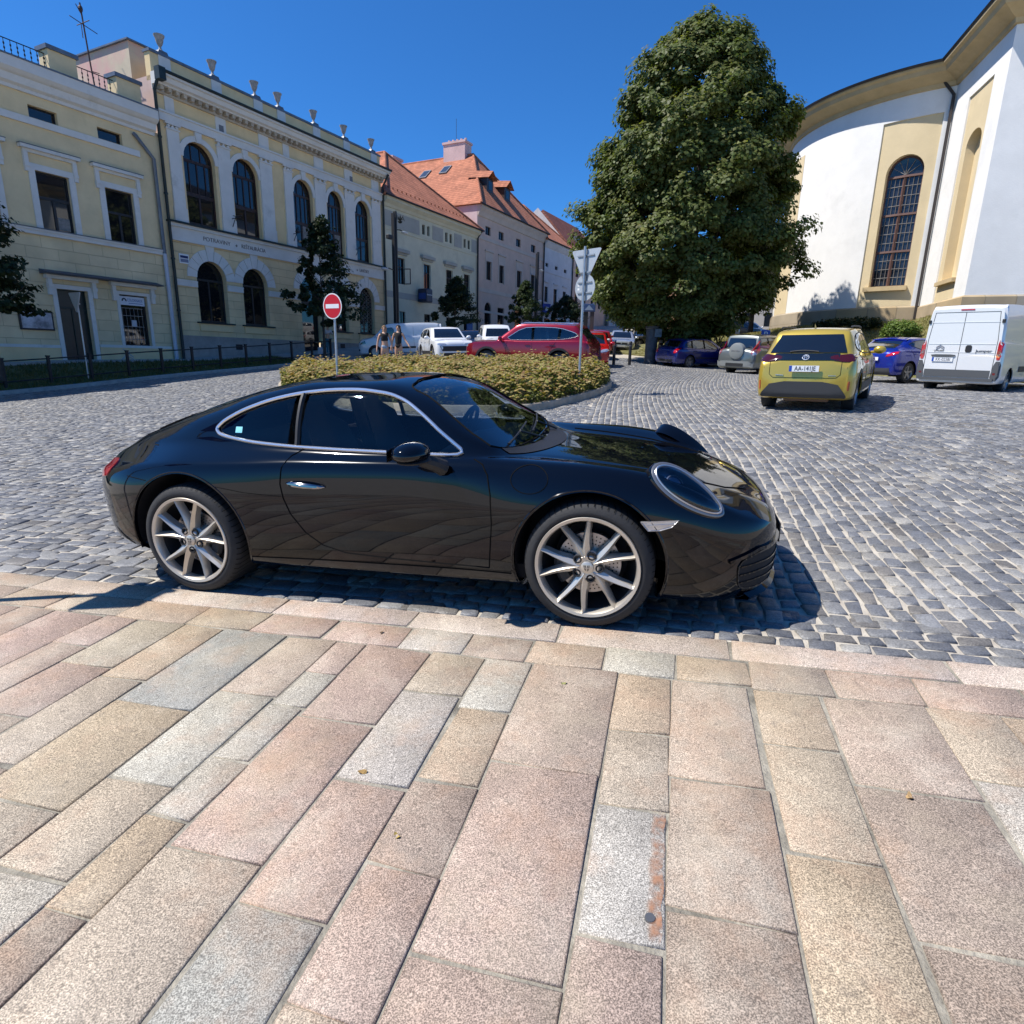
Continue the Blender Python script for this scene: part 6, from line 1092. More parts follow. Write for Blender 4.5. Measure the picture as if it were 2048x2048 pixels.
mb = MB(); mb.tube([(W_ - .1, -.5, 15), (W_ - .1, -.12, 14.5), (W_ - .1, -.12, 4.5)], .08, 8); mb.build('drainpipe', M_IRON, Hd, smooth=True); mb = MB(); mb.tube([(-.15, 2.5, 15.0), (-.12, 2.5, 14.2), (-.12, 2.2, 13.9), (-.12, 2.2, 12.5)], .07, 8); mb.build('drainpipe', M_ZINC, Hd, smooth=True)
mb = MB(); mb.box(6.9, 8.2, 5.6, 8.2, 20.5, 22.75); mb.box(6.8, 8.3, 5.5, 8.3, 22.75, 22.95); [mb.tube([(7.55, 5.9 + k * .5, 22.95), (7.55, 5.9 + k * .5, 23.3)], .13, 6) for k in range(5)]; mb.build('chimney', M_PINK, Hd); mb = MB(); mb.tube([(7.5, 7., 23), (7.5, 7., 25.2)], .02, 4); mb.build('roof_rod', M_IRON, Hd)
for x_ in (3.6, 7.2): # dormers on the front slope
    zb_ = 15.05 + 6.65 * (2.0 / 5.55); mb = MB(); mb.box(x_, x_ + 1.25, 1.1, 3.2, zb_ - .6, zb_ + .75); do = mb.build('dormer', M_BROWN, Hd); mb = MB(); mb.face((x_ - .25, .75, zb_ + .70), (x_ + .62, .75, zb_ + 1.45), (x_ + .62, 3.6, zb_ + 1.75), (x_ - .25, 3.2, zb_ + .9)); mb.face((x_ + 1.5, .75, zb_ + .70), (x_ + .62, .75, zb_ + 1.45), (x_ + .62, 3.6, zb_ + 1.75), (x_ + 1.5, 3.2, zb_ + .9)); r2 = mb.build('dormer_roof', M_ROOF, do); slope_uv(r2); MB().box(x_ + .3, x_ + .95, 1.08, 1.099, zb_ - .2, zb_ + .55).build('dormer_window', M_PANE, do)
def on_left(y_, t_): return (-.22 + t_ * (7.55 + .22), y_, 15.05 + t_ * 6.65)
for y_, t_ in ((11.5, .58), (9.3, .62), (7.0, .66), (8.6, .22), (11.6, .2)):
    a, b = Vector(on_left(y_, t_)), Vector(on_left(y_, t_ + .14)); u = (b - a); nrm = u.cross(Vector((0, 1, 0))).normalized(); nrm = nrm if nrm.z > 0 else -nrm; mb = MB()
    P = [a - Vector((0, .45, 0)), a + Vector((0, .45, 0)), b + Vector((0, .45, 0)), b - Vector((0, .45, 0))]; mb.add([tuple(p + nrm * .02) for p in P] + [tuple(p + nrm * .12) for p in P], [(4, 5, 6, 7), (0, 1, 5, 4), (1, 2, 6, 5), (2, 3, 7, 6), (3, 0, 4, 7)]); sk = mb.build('skylight', M_ZINC, Hd)
    c = sum((Vector(p) for p in P), Vector()) / 4; mb = MB(); mb.face(*[tuple(c + (p - c) * .8 + nrm * .125) for p in P]); mb.build('skylight_pane', mat('sky_pane', (.05, .06, .08), .04, spec=1.), sk)
s0 = 66.3; X = lambda s: s - s0
ew = [(66.9, 67.8), (69.5, 70.5), (72.3, 73.3)]
He, W_ = hip_house('white_house', 'narrow white house with a lettered shop fascia under a red hipped roof', s0, 75.0, 4.9, 14.5, (70.9, 19.4), M_BLUW, M_ROOF, [rect(X(a), X(b), 7.98, 9.66) for a, b in ew] + [rect(X(a), X(a) + .85, 11.79, 12.2) for a in (66.85, 69.6, 72.35)] + [rect(X(67.0), X(68.6), 4.9, 6.2), rect(X(70.2), X(73.8), 4.6, 6.3)])
for a, b in ew: xa, xb = X(a), X(b); c = (xa + xb) / 2; window(He, rect(xa, xb, 7.98, 9.66), .1, .06, [(c - .03, c + .03, 7.98, 9.66), (xa, xb, 9.05, 9.12)], M_DARKF); MB().box(xa - .2, xb + .2, -.12, 0, 10.1, 10.25).build('window_hood', M_BLUW, He)
for a in (66.85, 69.6, 72.35): window(He, rect(X(a), X(a) + .85, 11.79, 12.2), .12, .04, [], M_DARKF)
window(He, rect(X(67.0), X(68.6), 4.9, 6.2), .1, .06, [], M_DARKF); window(He, rect(X(70.2), X(73.8), 4.6, 6.3), .1, .06, [(X(72), X(72.1), 4.6, 6.3)], mat('red_shop_frame', (.10, .01, .01), .5), name='shop_front')
mb = MB(); mb.box(0, W_, -.06, .01, 11.2, 11.45); mb.box(0, W_, -.08, .01, 6.75, 6.9); mb.prism([(.02, 13.8), (-.1, 13.9), (-.45, 14.3), (-.45, 14.5), (.02, 14.5)], 0, W_, 'x'); mb.build('moulding', M_BLUW, He); o = text('shop_lettering', 'REKLAMA', 1.05, mat('sign_white2', (.72, .72, .70), .5), He, (X(70.0), -.12, 7.38), (R(90), 0, 0), .05, sx=.72)
mb = MB(); mb.tube([(W_ - .1, -.45, 14.5), (W_ - .1, -.12, 14.), (W_ - .1, -.12, 5.)], .08, 8); mb.build('drainpipe', M_IRON, He, smooth=True); mb = MB(); mb.box(6.0, 6.9, 6.0, 7.0, 17.5, 19.6); mb.build('chimney', M_PINK, He)
s0 = 75.; X = lambda s: s - s0
Hg = house('brown_roof_house', 'beige house with a dark old tiled roof beyond the white house', s0); gh = [rect(a, a + 1.0, z, z + 1.6) for a in (1.2, 4.2, 7.2, 10.2) for z in (8.6, 11.8)]
mb = MB(); holed(mb, rect(0, 15, 3, 14.6), gh, 0, .2); mb.build('wall', M_TANW, Hg); mb = MB(); mb.face((0, 0, 3), (0, 12, 3), (0, 12, 14.6), (0, 5, 20), (0, 0, 14.6)); mb.face((15, 0, 3), (15, 12, 3), (15, 12, 14.6), (15, 5, 20), (15, 0, 14.6)); mb.build('gable_wall', M_OFFW, Hg)
for o in gh: window(Hg, o, .1, .06, [], M_DARKF)
mb = MB(); mb.face((-.3, -.5, 14.3), (15.3, -.5, 14.3), (13.5, 5, 20.1), (1.5, 5, 20.1)); mb.face((-.3, -.5, 14.3), (1.5, 5, 20.1), (-.3, 12, 14.3)); mb.face((15.3, -.5, 14.3), (13.5, 5, 20.1), (15.3, 12, 14.3)); mb.face((1.5, 5, 20.1), (13.5, 5, 20.1), (15.3, 12, 14.3), (-.3, 12, 14.3)); ro = mb.build('roof', M_ROOFD, Hg); slope_uv(ro); MB().box(5.2, 6.2, 1.6, 3., 16.2, 17.4).build('roof_hatch', M_ZINC, ro)
def plain_house(name, label, x, y, rz, W_, D_, z0, z1, zr, wall, roof, win, rows_):
    H_ = thing(name, label, 'building', (x, y, 0), R(rz)); hs = [rect(a, a + win[1], z, z + win[2]) for a in np.arange(win[0], W_ - win[1], win[3]) for z in rows_]
    mb = MB(); holed(mb, rect(0, W_, z0, z1), hs, 0, .2); mb.build('wall', wall, H_)
    mb = MB(); mb.face((0, 0, z0), (0, D_, z0), (0, D_, z1), (0, D_ / 2, zr), (0, 0, z1)); mb.face((W_, 0, z0), (W_, D_, z0), (W_, D_, z1), (W_, D_ / 2, zr), (W_, 0, z1)); mb.build('gable_wall', wall, H_)
    for o in hs: window(H_, o, .1, .07, [], M_DARKF)
    mb = MB(); mb.face((-.3, -.5, z1 - .2), (W_ + .3, -.5, z1 - .2), (W_ + .3, D_ / 2, zr + .1), (-.3, D_ / 2, zr + .1)); mb.face((-.3, D_ + .5, z1 - .2), (W_ + .3, D_ + .5, z1 - .2), (W_ + .3, D_ / 2, zr + .1), (-.3, D_ / 2, zr + .1)); ro = mb.build('roof', roof, H_); slope_uv(ro); return H_
p = st(90.5, 5.5); plain_house('orange_house', 'orange rendered house closing the far end of the street', p[0], p[1], 63 - 90, 16, 12, 3, 12.5, 16, M_ORW, M_ROOFD, (1.5, 1.1, 1.8, 3.), (6.5, 9.6))
plain_house('far_house', 'pale house with dark blue shop windows seen under the tree left side', 13.5, 92, 10, 16, 10, 3, 12, 15, M_OFFW, M_ROOF, (1., 1.4, 2.2, 2.6), (5.2, 8.8))
plain_house('far_house', 'pale beige house seen between the tree and the church', 28, 82, -12, 20, 10, 3, 12.5, 16, wallmat('beige_render', (.55, .50, .43)), M_ROOF, (1.2, 1.1, 1.7, 2.7), (6.2, 9.4))
# ---- the church
CHC = np.array([25.93, 41.45]); RW = 8.55; ch = thing('church', 'white church with a rounded apse, ochre cornice and tall arched brown window', 'church', (CHC[0], CHC[1], 0))
M_CHW = wallmat('church_white', (.80, .785, .75), var=.05, dirt=((.62, .61, .58), .4, .55, .6)); M_CHY = wallmat('church_ochre', (.66, .54, .34), var=.06, dirt=((.60, .49, .30), .6, .55, .6)); M_CHC = wallmat('cornice_ochre', (.52, .40, .23), var=.14); M_SLATE = mat('church_roof_copper', (.035, .030, .028), .5, .3, var=.2)
PA = lambda a, r_, z: (r_ * math.cos(R(a)), r_ * math.sin(R(a)), z)
# apse wall with a window opening and a shallow sunk panel: strips of angle
WL, WR, PL_, PR_ = -138.15, -126.42, -141.35, -123.35
mb = MB(); cA = lambda a0, a1, z0, z1, r_=RW, n_=None: mb.grid([[PA(a, r_, z) for a in np.linspace(a0, a1, n_ or max(2, int(abs(a1 - a0) / 2.) + 1))] for z in (z0, z1)])
cA(-260, PL_, 4.6, 15.6); cA(PR_, -119, 4.6, 15.6); cA(PL_, PR_, 13.93, 15.6); mb.build('apse_wall', M_CHW, ch, smooth=True, angle=30)
mb = MB(); RP = RW - .07; wl_c = (WL + WR) / 2; hw_ = (WR - WL) / 2; ao = [(wl_c + hw_ * math.cos(t), 11.40 + .86 * math.sin(t)) for t in np.linspace(0, math.pi, 17)]
out_ = rect(PL_, PR_, 4.6, 13.93); hole = [(WL, 5.76), (WR, 5.76)] + ao; tmp = MB(); holed(tmp, resample(out_, 1.2), [resample(hole, .8)], 0, .001); mb.add([PA(v[0], RP, v[2]) for v in tmp.v], tmp.f)
mb.grid([[PA(p[0], RP, p[1]) for p in hole], [PA(p[0], RP - .45, p[1]) for p in hole]], closed=True); mb.build('ochre_panel', M_CHY, ch)
mb = MB(); mb.grid([[PA(PL_, r_, z) for z in (4.6, 13.93)] for r_ in (RW, RP)]); mb.grid([[PA(PR_, r_, z) for z in (4.6, 13.93)] for r_ in (RW, RP)]); mb.grid([[PA(a, r_, 13.93) for a in np.linspace(PL_, PR_, 8)] for r_ in (RW, RP)]); mb.build('panel_edge', M_CHW, ch)
RG = RW - .42; hin = [(wl_c + (p[0] - wl_c) * .93, 5.83 + (p[1] - 5.76) * .975) for p in hole]
wb = MB(); wb.grid([[PA(p[0], RG, p[1]) for p in hole], [PA(p[0], RG + .06, p[1]) for p in hole], [PA(p[0], RG + .06, p[1]) for p in hin], [PA(p[0], RG, p[1]) for p in hin]], closed=True)
def bar(a0, z0, a1, z1, w__, m=wb): m.tube([PA(a0, RG + .035, z0), PA((a0 + a1) / 2, RG + .035 + (.03 if abs(a1 - a0) > 5 else 0), (z0 + z1) / 2), PA(a1, RG + .035, z1)], w__, 4)
bar(wl_c, 5.8, wl_c, 11.35, .085)
for z_ in (7.56, 9.41, 11.28): bar(WL + .3, z_, WR - .3, z_, .075)
win_o = wb.build('apse_window', mat('faded_brown_frame', (.115, .06, .05), .7, var=.25, vscale=5), ch)
g = MB()
for q in range(1, 4):
    for half in (0, 1):
        a = (WL if half == 0 else wl_c) + hw_ * q / 4 * 1.0; bar(a, 5.85, a, 11.25, .016, g)
for z0_, z1_ in ((5.8, 7.56), (7.56, 9.41), (9.41, 11.28)):
    for q in range(1, 4): z_ = z0_ + (z1_ - z0_) * q / 4; bar(WL + .4, z_, WR - .4, z_, .016, g)
for q in range(1, 6): t = math.pi * q / 6; bar(wl_c, 11.35, wl_c + hw_ * .85 * math.cos(t), 11.40 + .72 * math.sin(t), .018, g)
g.build('glazing_bar', mat('lead_bar', (.20, .19, .18), .6), win_o); pn = MB(); pn.add([PA(p[0], RG + .01, p[1]) for p in hin], [tuple(range(len(hin)))]); pn.build('pane', mat('church_pane', (.022, .024, .032), .08, spec=.6, var=.5, vscale=1.7), win_o)
def arcbox(nm, a0, a1, r0, r1, z0, z1, m_, n_=8):
    mb = MB(); rows = [[PA(a, r0, z0) for a in np.linspace(a0, a1, n_)], [PA(a, r1, z0) for a in np.linspace(a0, a1, n_)], [PA(a, r1, z1) for a in np.linspace(a0, a1, n_)], [PA(a, r0, z1) for a in np.linspace(a0, a1, n_)]]
    mb.grid(rows + [rows[0]]); mb.f += [(0, n_, 2 * n_, 3 * n_), (n_ - 1, 2 * n_ - 1, 3 * n_ - 1, 4 * n_ - 1)]; mb.mi += [0, 0]; return mb.build(nm, m_, ch, smooth=True, angle=30)
arcbox('window_sill', WL - 1.4, WR + .8, RP - .3, RW + .16, 5.52, 5.75, M_CHC)
M_PST = blockmat('plinth_sandstone', (.42, .345, .235), 1.05, .80, .7); b_ = M_PST.node_tree.nodes; 
for nn in b_:
    if nn.bl_idname == 'ShaderNodeTexBrick': nn.inputs['Color1'].default_value = (.46, .33, .17, 1); nn.inputs['Color2'].default_value = (.36, .32, .26, 1)
arcbox('plinth', -260, -119.5, RW - .2, RW + .10, 3.0, 4.62, M_PST, 50); mb = MB(); mb.grid([[PA(a, RW + .10, 4.62), PA(a, RW, 4.70)] for a in np.linspace(-260, -119.5, 50)]); mb.build('plinth_cap', M_PST, ch)
cp_ = [(0, 15.02), (.10, 15.05), (.14, 15.22), (.42, 15.34), (.50, 15.40), (.78, 15.52), (.86, 15.70), (1.0, 15.78), (1.02, 15.92), (0.4, 16.0)]
mb = MB(); mb.grid([[PA(a, RW + o, z) for o, z in cp_] for a in np.linspace(-260, -121.5, 56)]); mb.build('cornice', M_CHC, ch, smooth=True, angle=25)
mb = MB(); mb.grid([[PA(a, RW + 1.05, 15.84), PA(a, RW + 1.10, 15.96), PA(a, RW + .95, 16.0)] for a in np.linspace(-260, -121.5, 56)]); mb.grid([[PA(a, RW + .95, 15.98), PA(a, .1, 19.5)] for a in np.linspace(-260, -110, 56)]); mb.build('roof', M_SLATE, ch)
# nave flank from the pipe towards the viewer, then the front that turns away to the right
P0 = np.array([21.54, 34.11]) - CHC; nd = np.array([-.27, -.963]); nd /= np.hypot(*nd); nn_ = np.array([-nd[1] * -1, -nd[0]]); nn_ = np.array([nd[1], -nd[0]]); L1 = 5.75; P1 = P0 + nd * L1; fd_ = np.array([.93, -.37]); fd_ /= np.hypot(*fd_); P2 = P1 + fd_ * 16; fn = np.array([fd_[1], -fd_[0]])
NV_ = lambda u, z, o=0.: (P0[0] + nd[0] * u + nn_[0] * o, P0[1] + nd[1] * u + nn_[1] * o, z)
mb = MB(); npan = rect(1.90, 4.42, 4.62, 13.8); tmp = MB(); holed(tmp, rect(-.6, L1, 3.9, 15.6), [npan], 0, .07); mb.add([NV_(v[0], v[2], -v[1]) for v in tmp.v], tmp.f); mb.build('nave_wall', M_CHW, ch)
tmp = MB(); nh = arch(2.42, 4.02, 5.62, 11.50, 12.08); holed(tmp, npan, [nh], .07, .40); mb = MB(); mb.add([NV_(v[0], v[2], -v[1]) for v in tmp.v], tmp.f); mb.face(*[NV_(p[0], p[1], -.47) for p in nh]); mb.build('nave_panel', M_CHY, ch)
mb = MB(); ss_ = [NV_(u, z, o) for u, z, o in ((2.1, 5.42, .12), (4.25, 5.42, .12), (4.25, 5.60, .12), (2.1, 5.60, .12), (2.1, 5.42, -.3), (4.25, 5.42, -.3), (4.25, 5.60, -.3), (2.1, 5.60, -.3))]; mb.add(ss_, [(0, 1, 2, 3), (3, 2, 6, 7), (0, 1, 5, 4), (0, 3, 7, 4), (1, 2, 6, 5)]); mb.build('niche_sill', M_CHC, ch)
FT = lambda u, z, o=0.: (P1[0] + fd_[0] * u + fn[0] * o, P1[1] + fd_[1] * u + fn[1] * o, z)
mb = MB(); mb.face(FT(0, 3.9), FT(16, 3.9), FT(16, 15.6), FT(0, 15.6)); mb.build('front_wall', M_CHW, ch); mb = MB(); mb.face(FT(3.2, 4.7, .01), FT(6.5, 4.7, .01), FT(6.5, 13.8, .01), FT(3.2, 13.8, .01)); mb.build('front_panel', M_CHY, ch)
mb = MB(); cor = [(P0 - nd * .6, nn_), (P1, None), (P2, fn)]; mit = (nn_ + fn); mit = mit / (mit @ nn_)
def sweep(prof, mb): mb.grid([[(*(p + d_ * o), z) for o, z in prof] for p, d_ in ((P0 - nd * .6, nn_), (P1, mit), (P2, fn))])
sweep([(-.15, 3.0), (.10, 3.2), (.10, 4.58), (0, 4.66)], mb); mb.build('nave_plinth', M_PST, ch)
mb = MB(); sweep(cp_, mb); mb.build('nave_cornice', M_CHC, ch, smooth=True, angle=25); mb = MB(); sweep([(1.0, 15.84), (1.10, 15.96), (.95, 16.0), (-6, 21)], mb); mb.build('nave_roof', M_SLATE, ch)
mb = MB(); q0 = P0 + nn_ * .14 + nd * .12; g0 = P0 + nn_ * .95 + nd * -.25
mb.tube([(*g0, 15.85), (*(g0 * .8 + q0 * .2), 15.55), (*q0, 14.6), (*q0, 3.6)], .075, 8); mb.build('drainpipe', mat('brown_zinc', (.06, .05, .045), .5, .4), ch, smooth=True)
mb = MB(); mb.grid([[PA(a, RW + .012, z) for a in np.linspace(-192, -177, 8)] for z in (4.7, 13.9)]); mb.build('side_panel', M_CHY, ch)
# ------------------------------------------------------------------ trees, shrubs, planting
def leafmat(name, tr=.35):
    mm = bpy.data.materials.new(name); mm.use_nodes = True; n = mm.node_tree.nodes; L = mm.node_tree.links; n.clear(); o = n.new('ShaderNodeOutputMaterial'); a = n.new('ShaderNodeAttribute'); a.attribute_name = 'Col'
    p = n.new('ShaderNodeBsdfPrincipled'); p.inputs['Roughness'].default_value = .5; p.inputs['Specular IOR Level'].default_value = .22; L.new(a.outputs['Color'], p.inputs['Base Color'])
    t = n.new('ShaderNodeBsdfTranslucent'); mx = n.new('ShaderNodeMix'); mx.data_type = 'RGBA'; mx.blend_type = 'MULTIPLY'; mx.inputs['Factor'].default_value = 1; mx.inputs['B'].default_value = (1.3, 1.5, .5, 1); L.new(a.outputs['Color'], mx.inputs['A']); L.new(mx.outputs['Result'], t.inputs[0])
    ms = n.new('ShaderNodeMixShader'); ms.inputs[0].default_value = tr; L.new(p.outputs[0], ms.inputs[1]); L.new(t.outputs[0], ms.inputs[2]); L.new(ms.outputs[0], o.inputs[0]); return mm
M_LEAF = leafmat('leaf'); M_LEAF2 = leafmat('shrub_leaf', .25)
M_BARK = mat('bark', (.065, .052, .042), .95, var=.4, vscale=7, bump=1., bscale=16)
def unit(v): return v / np.maximum(np.linalg.norm(v, axis=-1, keepdims=True), 1e-9)
def leaves(C, Nn, size, asp=.72):
    """one folded four-cornered leaf per centre; returns verts (n*4,3) and faces."""
    n = len(C); N_ = unit(Nn); r_ = unit(rng.normal(size=(n, 3))); U = unit(np.cross(N_, r_)); W = np.cross(N_, U); s = np.asarray(size).reshape(-1, 1)
    drop = N_ * s * .18
    V = np.stack([C - U * s, C - W * s * asp - drop, C + U * s, C + W * s * asp - drop], 1).reshape(-1, 3)
    b = np.arange(n)[:, None] * 4; return V, np.concatenate([b + np.array([0, 1, 2]), b + np.array([0, 2, 3])], 0)
def crown_mesh(name, parent, C, Nn, size, cols, m_=None):
    V, F = leaves(C, Nn, size); return mesh_np(name, V, F, m_ or M_LEAF, parent, np.repeat(cols, 4, 0))
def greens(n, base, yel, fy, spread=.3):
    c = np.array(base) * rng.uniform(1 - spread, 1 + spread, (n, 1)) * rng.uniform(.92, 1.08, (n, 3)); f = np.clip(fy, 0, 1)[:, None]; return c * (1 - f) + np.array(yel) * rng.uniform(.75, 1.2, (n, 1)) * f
def trunk(parent, h, r0, r1, limbs, lean=(0, 0), m_=None):
    mb = MB(); P = [(lean[0] * t * t, lean[1] * t * t, h * t - .15) for t in np.linspace(0, 1, 9)]; mb.tube(P, [r0 * (1.35 if k == 0 else 1) * (1 - t) + r1 * t for k, t in enumerate(np.linspace(0, 1, 9))], 10)
    for (z0, az, el, L, r) in limbs:
        t = z0 / h; a = Vector((lean[0] * t * t, lean[1] * t * t, z0)); d = Vector((math.cos(az) * math.cos(el), math.sin(az) * math.cos(el), math.sin(el))); Q = [a + d * L * q + Vector((0, 0, .25 * L * q * q)) for q in (0, .3, .65, 1)]; mb.tube(Q, [r, r * .7, r * .45, r * .15], 7)
        for _ in range(3):
            q = random.uniform(.35, .8); b = a + d * L * q + Vector((0, 0, .25 * L * q * q)); e = (d + Vector((random.uniform(-.8, .8), random.uniform(-.8, .8), random.uniform(0, .7)))).normalized(); mb.tube([b, b + e * L * .25, b + e * L * .45 + Vector((0, 0, .1))], [r * .35, r * .2, r * .05], 5)
    return mb.build('trunk', m_ or M_BARK, parent, smooth=True, angle=60)
# ---- the broad linden
tx, ty = 9.35, 34.9; tz = float(gz(tx, ty)); lin = thing('linden_tree', 'huge broad linden tree with dense egg-shaped crown standing left of the church', 'tree', (tx, ty, tz))
pz = np.array([1.5, 2.3, 3.4, 4.5, 5.3, 6., 7.3, 8.5, 10.2, 11.2, 12.3, 13.5, 14.7, 15.6, 16.3, 16.9]); pr = np.array([1.3, 3.3, 4.3, 4.9, 5.3, 5.3, 5.2, 5.0, 4.95, 4.75, 4.5, 3.5, 3.1, 2.1, 1.3, .2])
K = 1150; u = rng.random(K); zc = np.interp(u, np.linspace(0, 1, 200), np.interp(np.linspace(0, 1, 200), np.cumsum(np.interp(np.linspace(1.5, 16.8, 400), pz, pr + .8)) / np.cumsum(np.interp(np.linspace(1.5, 16.8, 400), pz, pr + .8))[-1], np.linspace(1.5, 16.8, 400)))
th = rng.random(K) * 2 * math.pi; lob = 1 + .075 * np.sin(3 * th + zc * .7) + .06 * np.sin(5 * th - zc * 1.3 + 1) + rng.normal(0, .055, K); fr_ = np.where(rng.random(K) < .72, rng.uniform(.84, 1.02, K), rng.uniform(.45, .85, K))
rc = np.interp(zc, pz, pr) * lob * fr_; CX = np.stack([rc * np.cos(th) - .40, rc * np.sin(th), zc], -1)
xtra = np.array([(-6.3, -1.5, 7.5), (-6.6, -1.2, 7.7), (-5.9, -2, 7.1), (5.3, -2, 5.2), (5.6, -2.2, 4.9), (5.0, -2.4, 5.6), (4.9, -1.5, 4.3), (-5.6, -2.2, 6.2), (-5.2, -1.8, 5.2), (4.5, -1, 9.2), (-5.4, -1, 9.3), (-.3, -.5, 16.9), (-.7, -.6, 16.6), (.1, .2, 16.5)]); CX = np.concatenate([CX, xtra]); K = len(CX)
sz = rng.uniform(.42, .82, K); per = 165; ci = np.repeat(np.arange(K), per); d = unit(rng.normal(size=(K * per, 3))) * rng.random((K * per, 1)) ** .45
outw = unit(np.stack([CX[:, 0], CX[:, 1], np.full(K, 1.5)], -1)); ext = np.stack([sz, sz, sz * .72], -1)
LC = CX[ci] + d * ext[ci]; LC[:, 2] -= .22 * sz[ci] * (d[:, 0] ** 2 + d[:, 1] ** 2); LN = unit(outw[ci] * .8 + d * .9 + np.array([0, 0, .65]) + rng.normal(0, .45, (K * per, 3)))
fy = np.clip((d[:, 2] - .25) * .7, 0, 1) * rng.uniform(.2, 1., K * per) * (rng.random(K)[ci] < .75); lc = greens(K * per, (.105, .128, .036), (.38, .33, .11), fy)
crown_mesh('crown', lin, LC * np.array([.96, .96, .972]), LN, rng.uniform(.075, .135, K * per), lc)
trunk(lin, 14, .46, .07, [(1.9 + k * .68, k * 2.4, .45 + .04 * k, 4.9 - .24 * k, .21 - .01 * k) for k in range(16)])
# ---- young street trees, conical
def street_tree(label, s, off, top, rad, seed, clear=1.9, lean=(0, 0), base=(.022, .034, .016), ncl=120):
    global rng
    keep = rng; rng = np.random.default_rng(seed); p = st(s, off); z = max(float(gz(*p)) + .1, float(fz_(s)) - .35) if off < 4.6 else float(gz(*p)); h = top - z; t_ = thing('street_tree', label, 'tree', (p[0], p[1], z), group='young street trees along the houses')
    u = rng.random(ncl) ** .8; zc = clear + (h - clear) * u; r_ = rad * np.interp(u, [0, .12, .3, .6, 1.], [.65, 1., .85, .5, .05]) * rng.uniform(.35, 1.12, ncl); a = rng.random(ncl) * 2 * math.pi; C0 = np.stack([r_ * np.cos(a), r_ * np.sin(a), zc], -1); per = 75; ci = np.repeat(np.arange(ncl), per)
    d = unit(rng.normal(size=(ncl * per, 3))) * rng.random((ncl * per, 1)) ** .5; sz = rng.uniform(.28, .48, ncl) * (rad / 1.9) ** .5; ow = unit(np.stack([C0[:, 0], C0[:, 1], np.full(ncl, .3)], -1))
    LC = C0[ci] + d * sz[ci][:, None] * np.array([1, 1, .5]) + ow[ci] * (d[:, :1] * .25); LN = unit(ow[ci] * .5 + d * .6 + np.array([0, 0, .7]) + rng.normal(0, .5, (ncl * per, 3)))
    crown_mesh('crown', t_, LC, LN, rng.uniform(.065, .115, ncl * per), greens(ncl * per, base, (.05, .07, .02), rng.random(ncl * per) * .4))
    trunk(t_, h * .92, .085, .012, [(clear + (h - clear) * q, k * 2.39, .35 + .5 * q, rad * (1 - q) * .95 + .1, .03) for k, q in enumerate(np.linspace(.02, .8, 16))], lean); rng = keep; return t_
street_tree('dark young tree in front of the pale yellow house by the poster case', 11.3, 4.0, 7.6, 1.55, 11, 2.1)
street_tree('dark conical young tree before the arched building entrance', 27.2, 4.2, 8.75, 2.15, 12, 2.0, ncl=150)
street_tree('young tree in front of the green house above the white SUV', 40.9, 4.4, 7.2, 2.05, 13, 1.4)
street_tree('slender sunlit young tree before the pinkish tan house', 52.4, 4.6, 8.2, 2.0, 14, 1.3, base=(.04, .06, .022))
street_tree('dark bushy young tree before the white house fascia', 62.6, 4.4, 7.9, 3.0, 15, .9, ncl=150)
def lone_tree(label, x, y, z, top, rad, seed):
    global rng
    keep = rng; rng = np.random.default_rng(seed); t_ = thing('background_tree', label, 'tree', (x, y, z)); n = 170; u = rng.random(n); h = top; zc = 2.6 + (h - 2.6) * u; r_ = rad * np.sin(math.pi * (.15 + .8 * u)) * rng.uniform(.5, 1.1, n); a = rng.random(n) * 6.283; C0 = np.stack([r_ * np.cos(a), r_ * np.sin(a), zc], -1); per = 80; ci = np.repeat(np.arange(n), per); d = unit(rng.normal(size=(n * per, 3))) * rng.random((n * per, 1)) ** .5; sz = rng.uniform(.5, .9, n)
    crown_mesh('crown', t_, C0[ci] + d * sz[ci][:, None], unit(d + np.array([0, 0, .7]) + rng.normal(0, .5, (n * per, 3))), rng.uniform(.12, .19, n * per), greens(n * per, (.03, .05, .018), (.08, .09, .03), rng.random(n * per) * .4)); trunk(t_, h * .8, .2, .04, [(2.2 + k * .4, k * 2.4, .6, rad * .8, .09) for k in range(9)]); rng = keep
lone_tree('smaller thin-trunked tree behind the linden towards the church', 17.3, 46.5, 3.4, 7.6, 3.2, 21)
lone_tree('dark tree far up the street left of the linden crown', 12.6, 70, 4.0, 9.5, 4.2, 22)
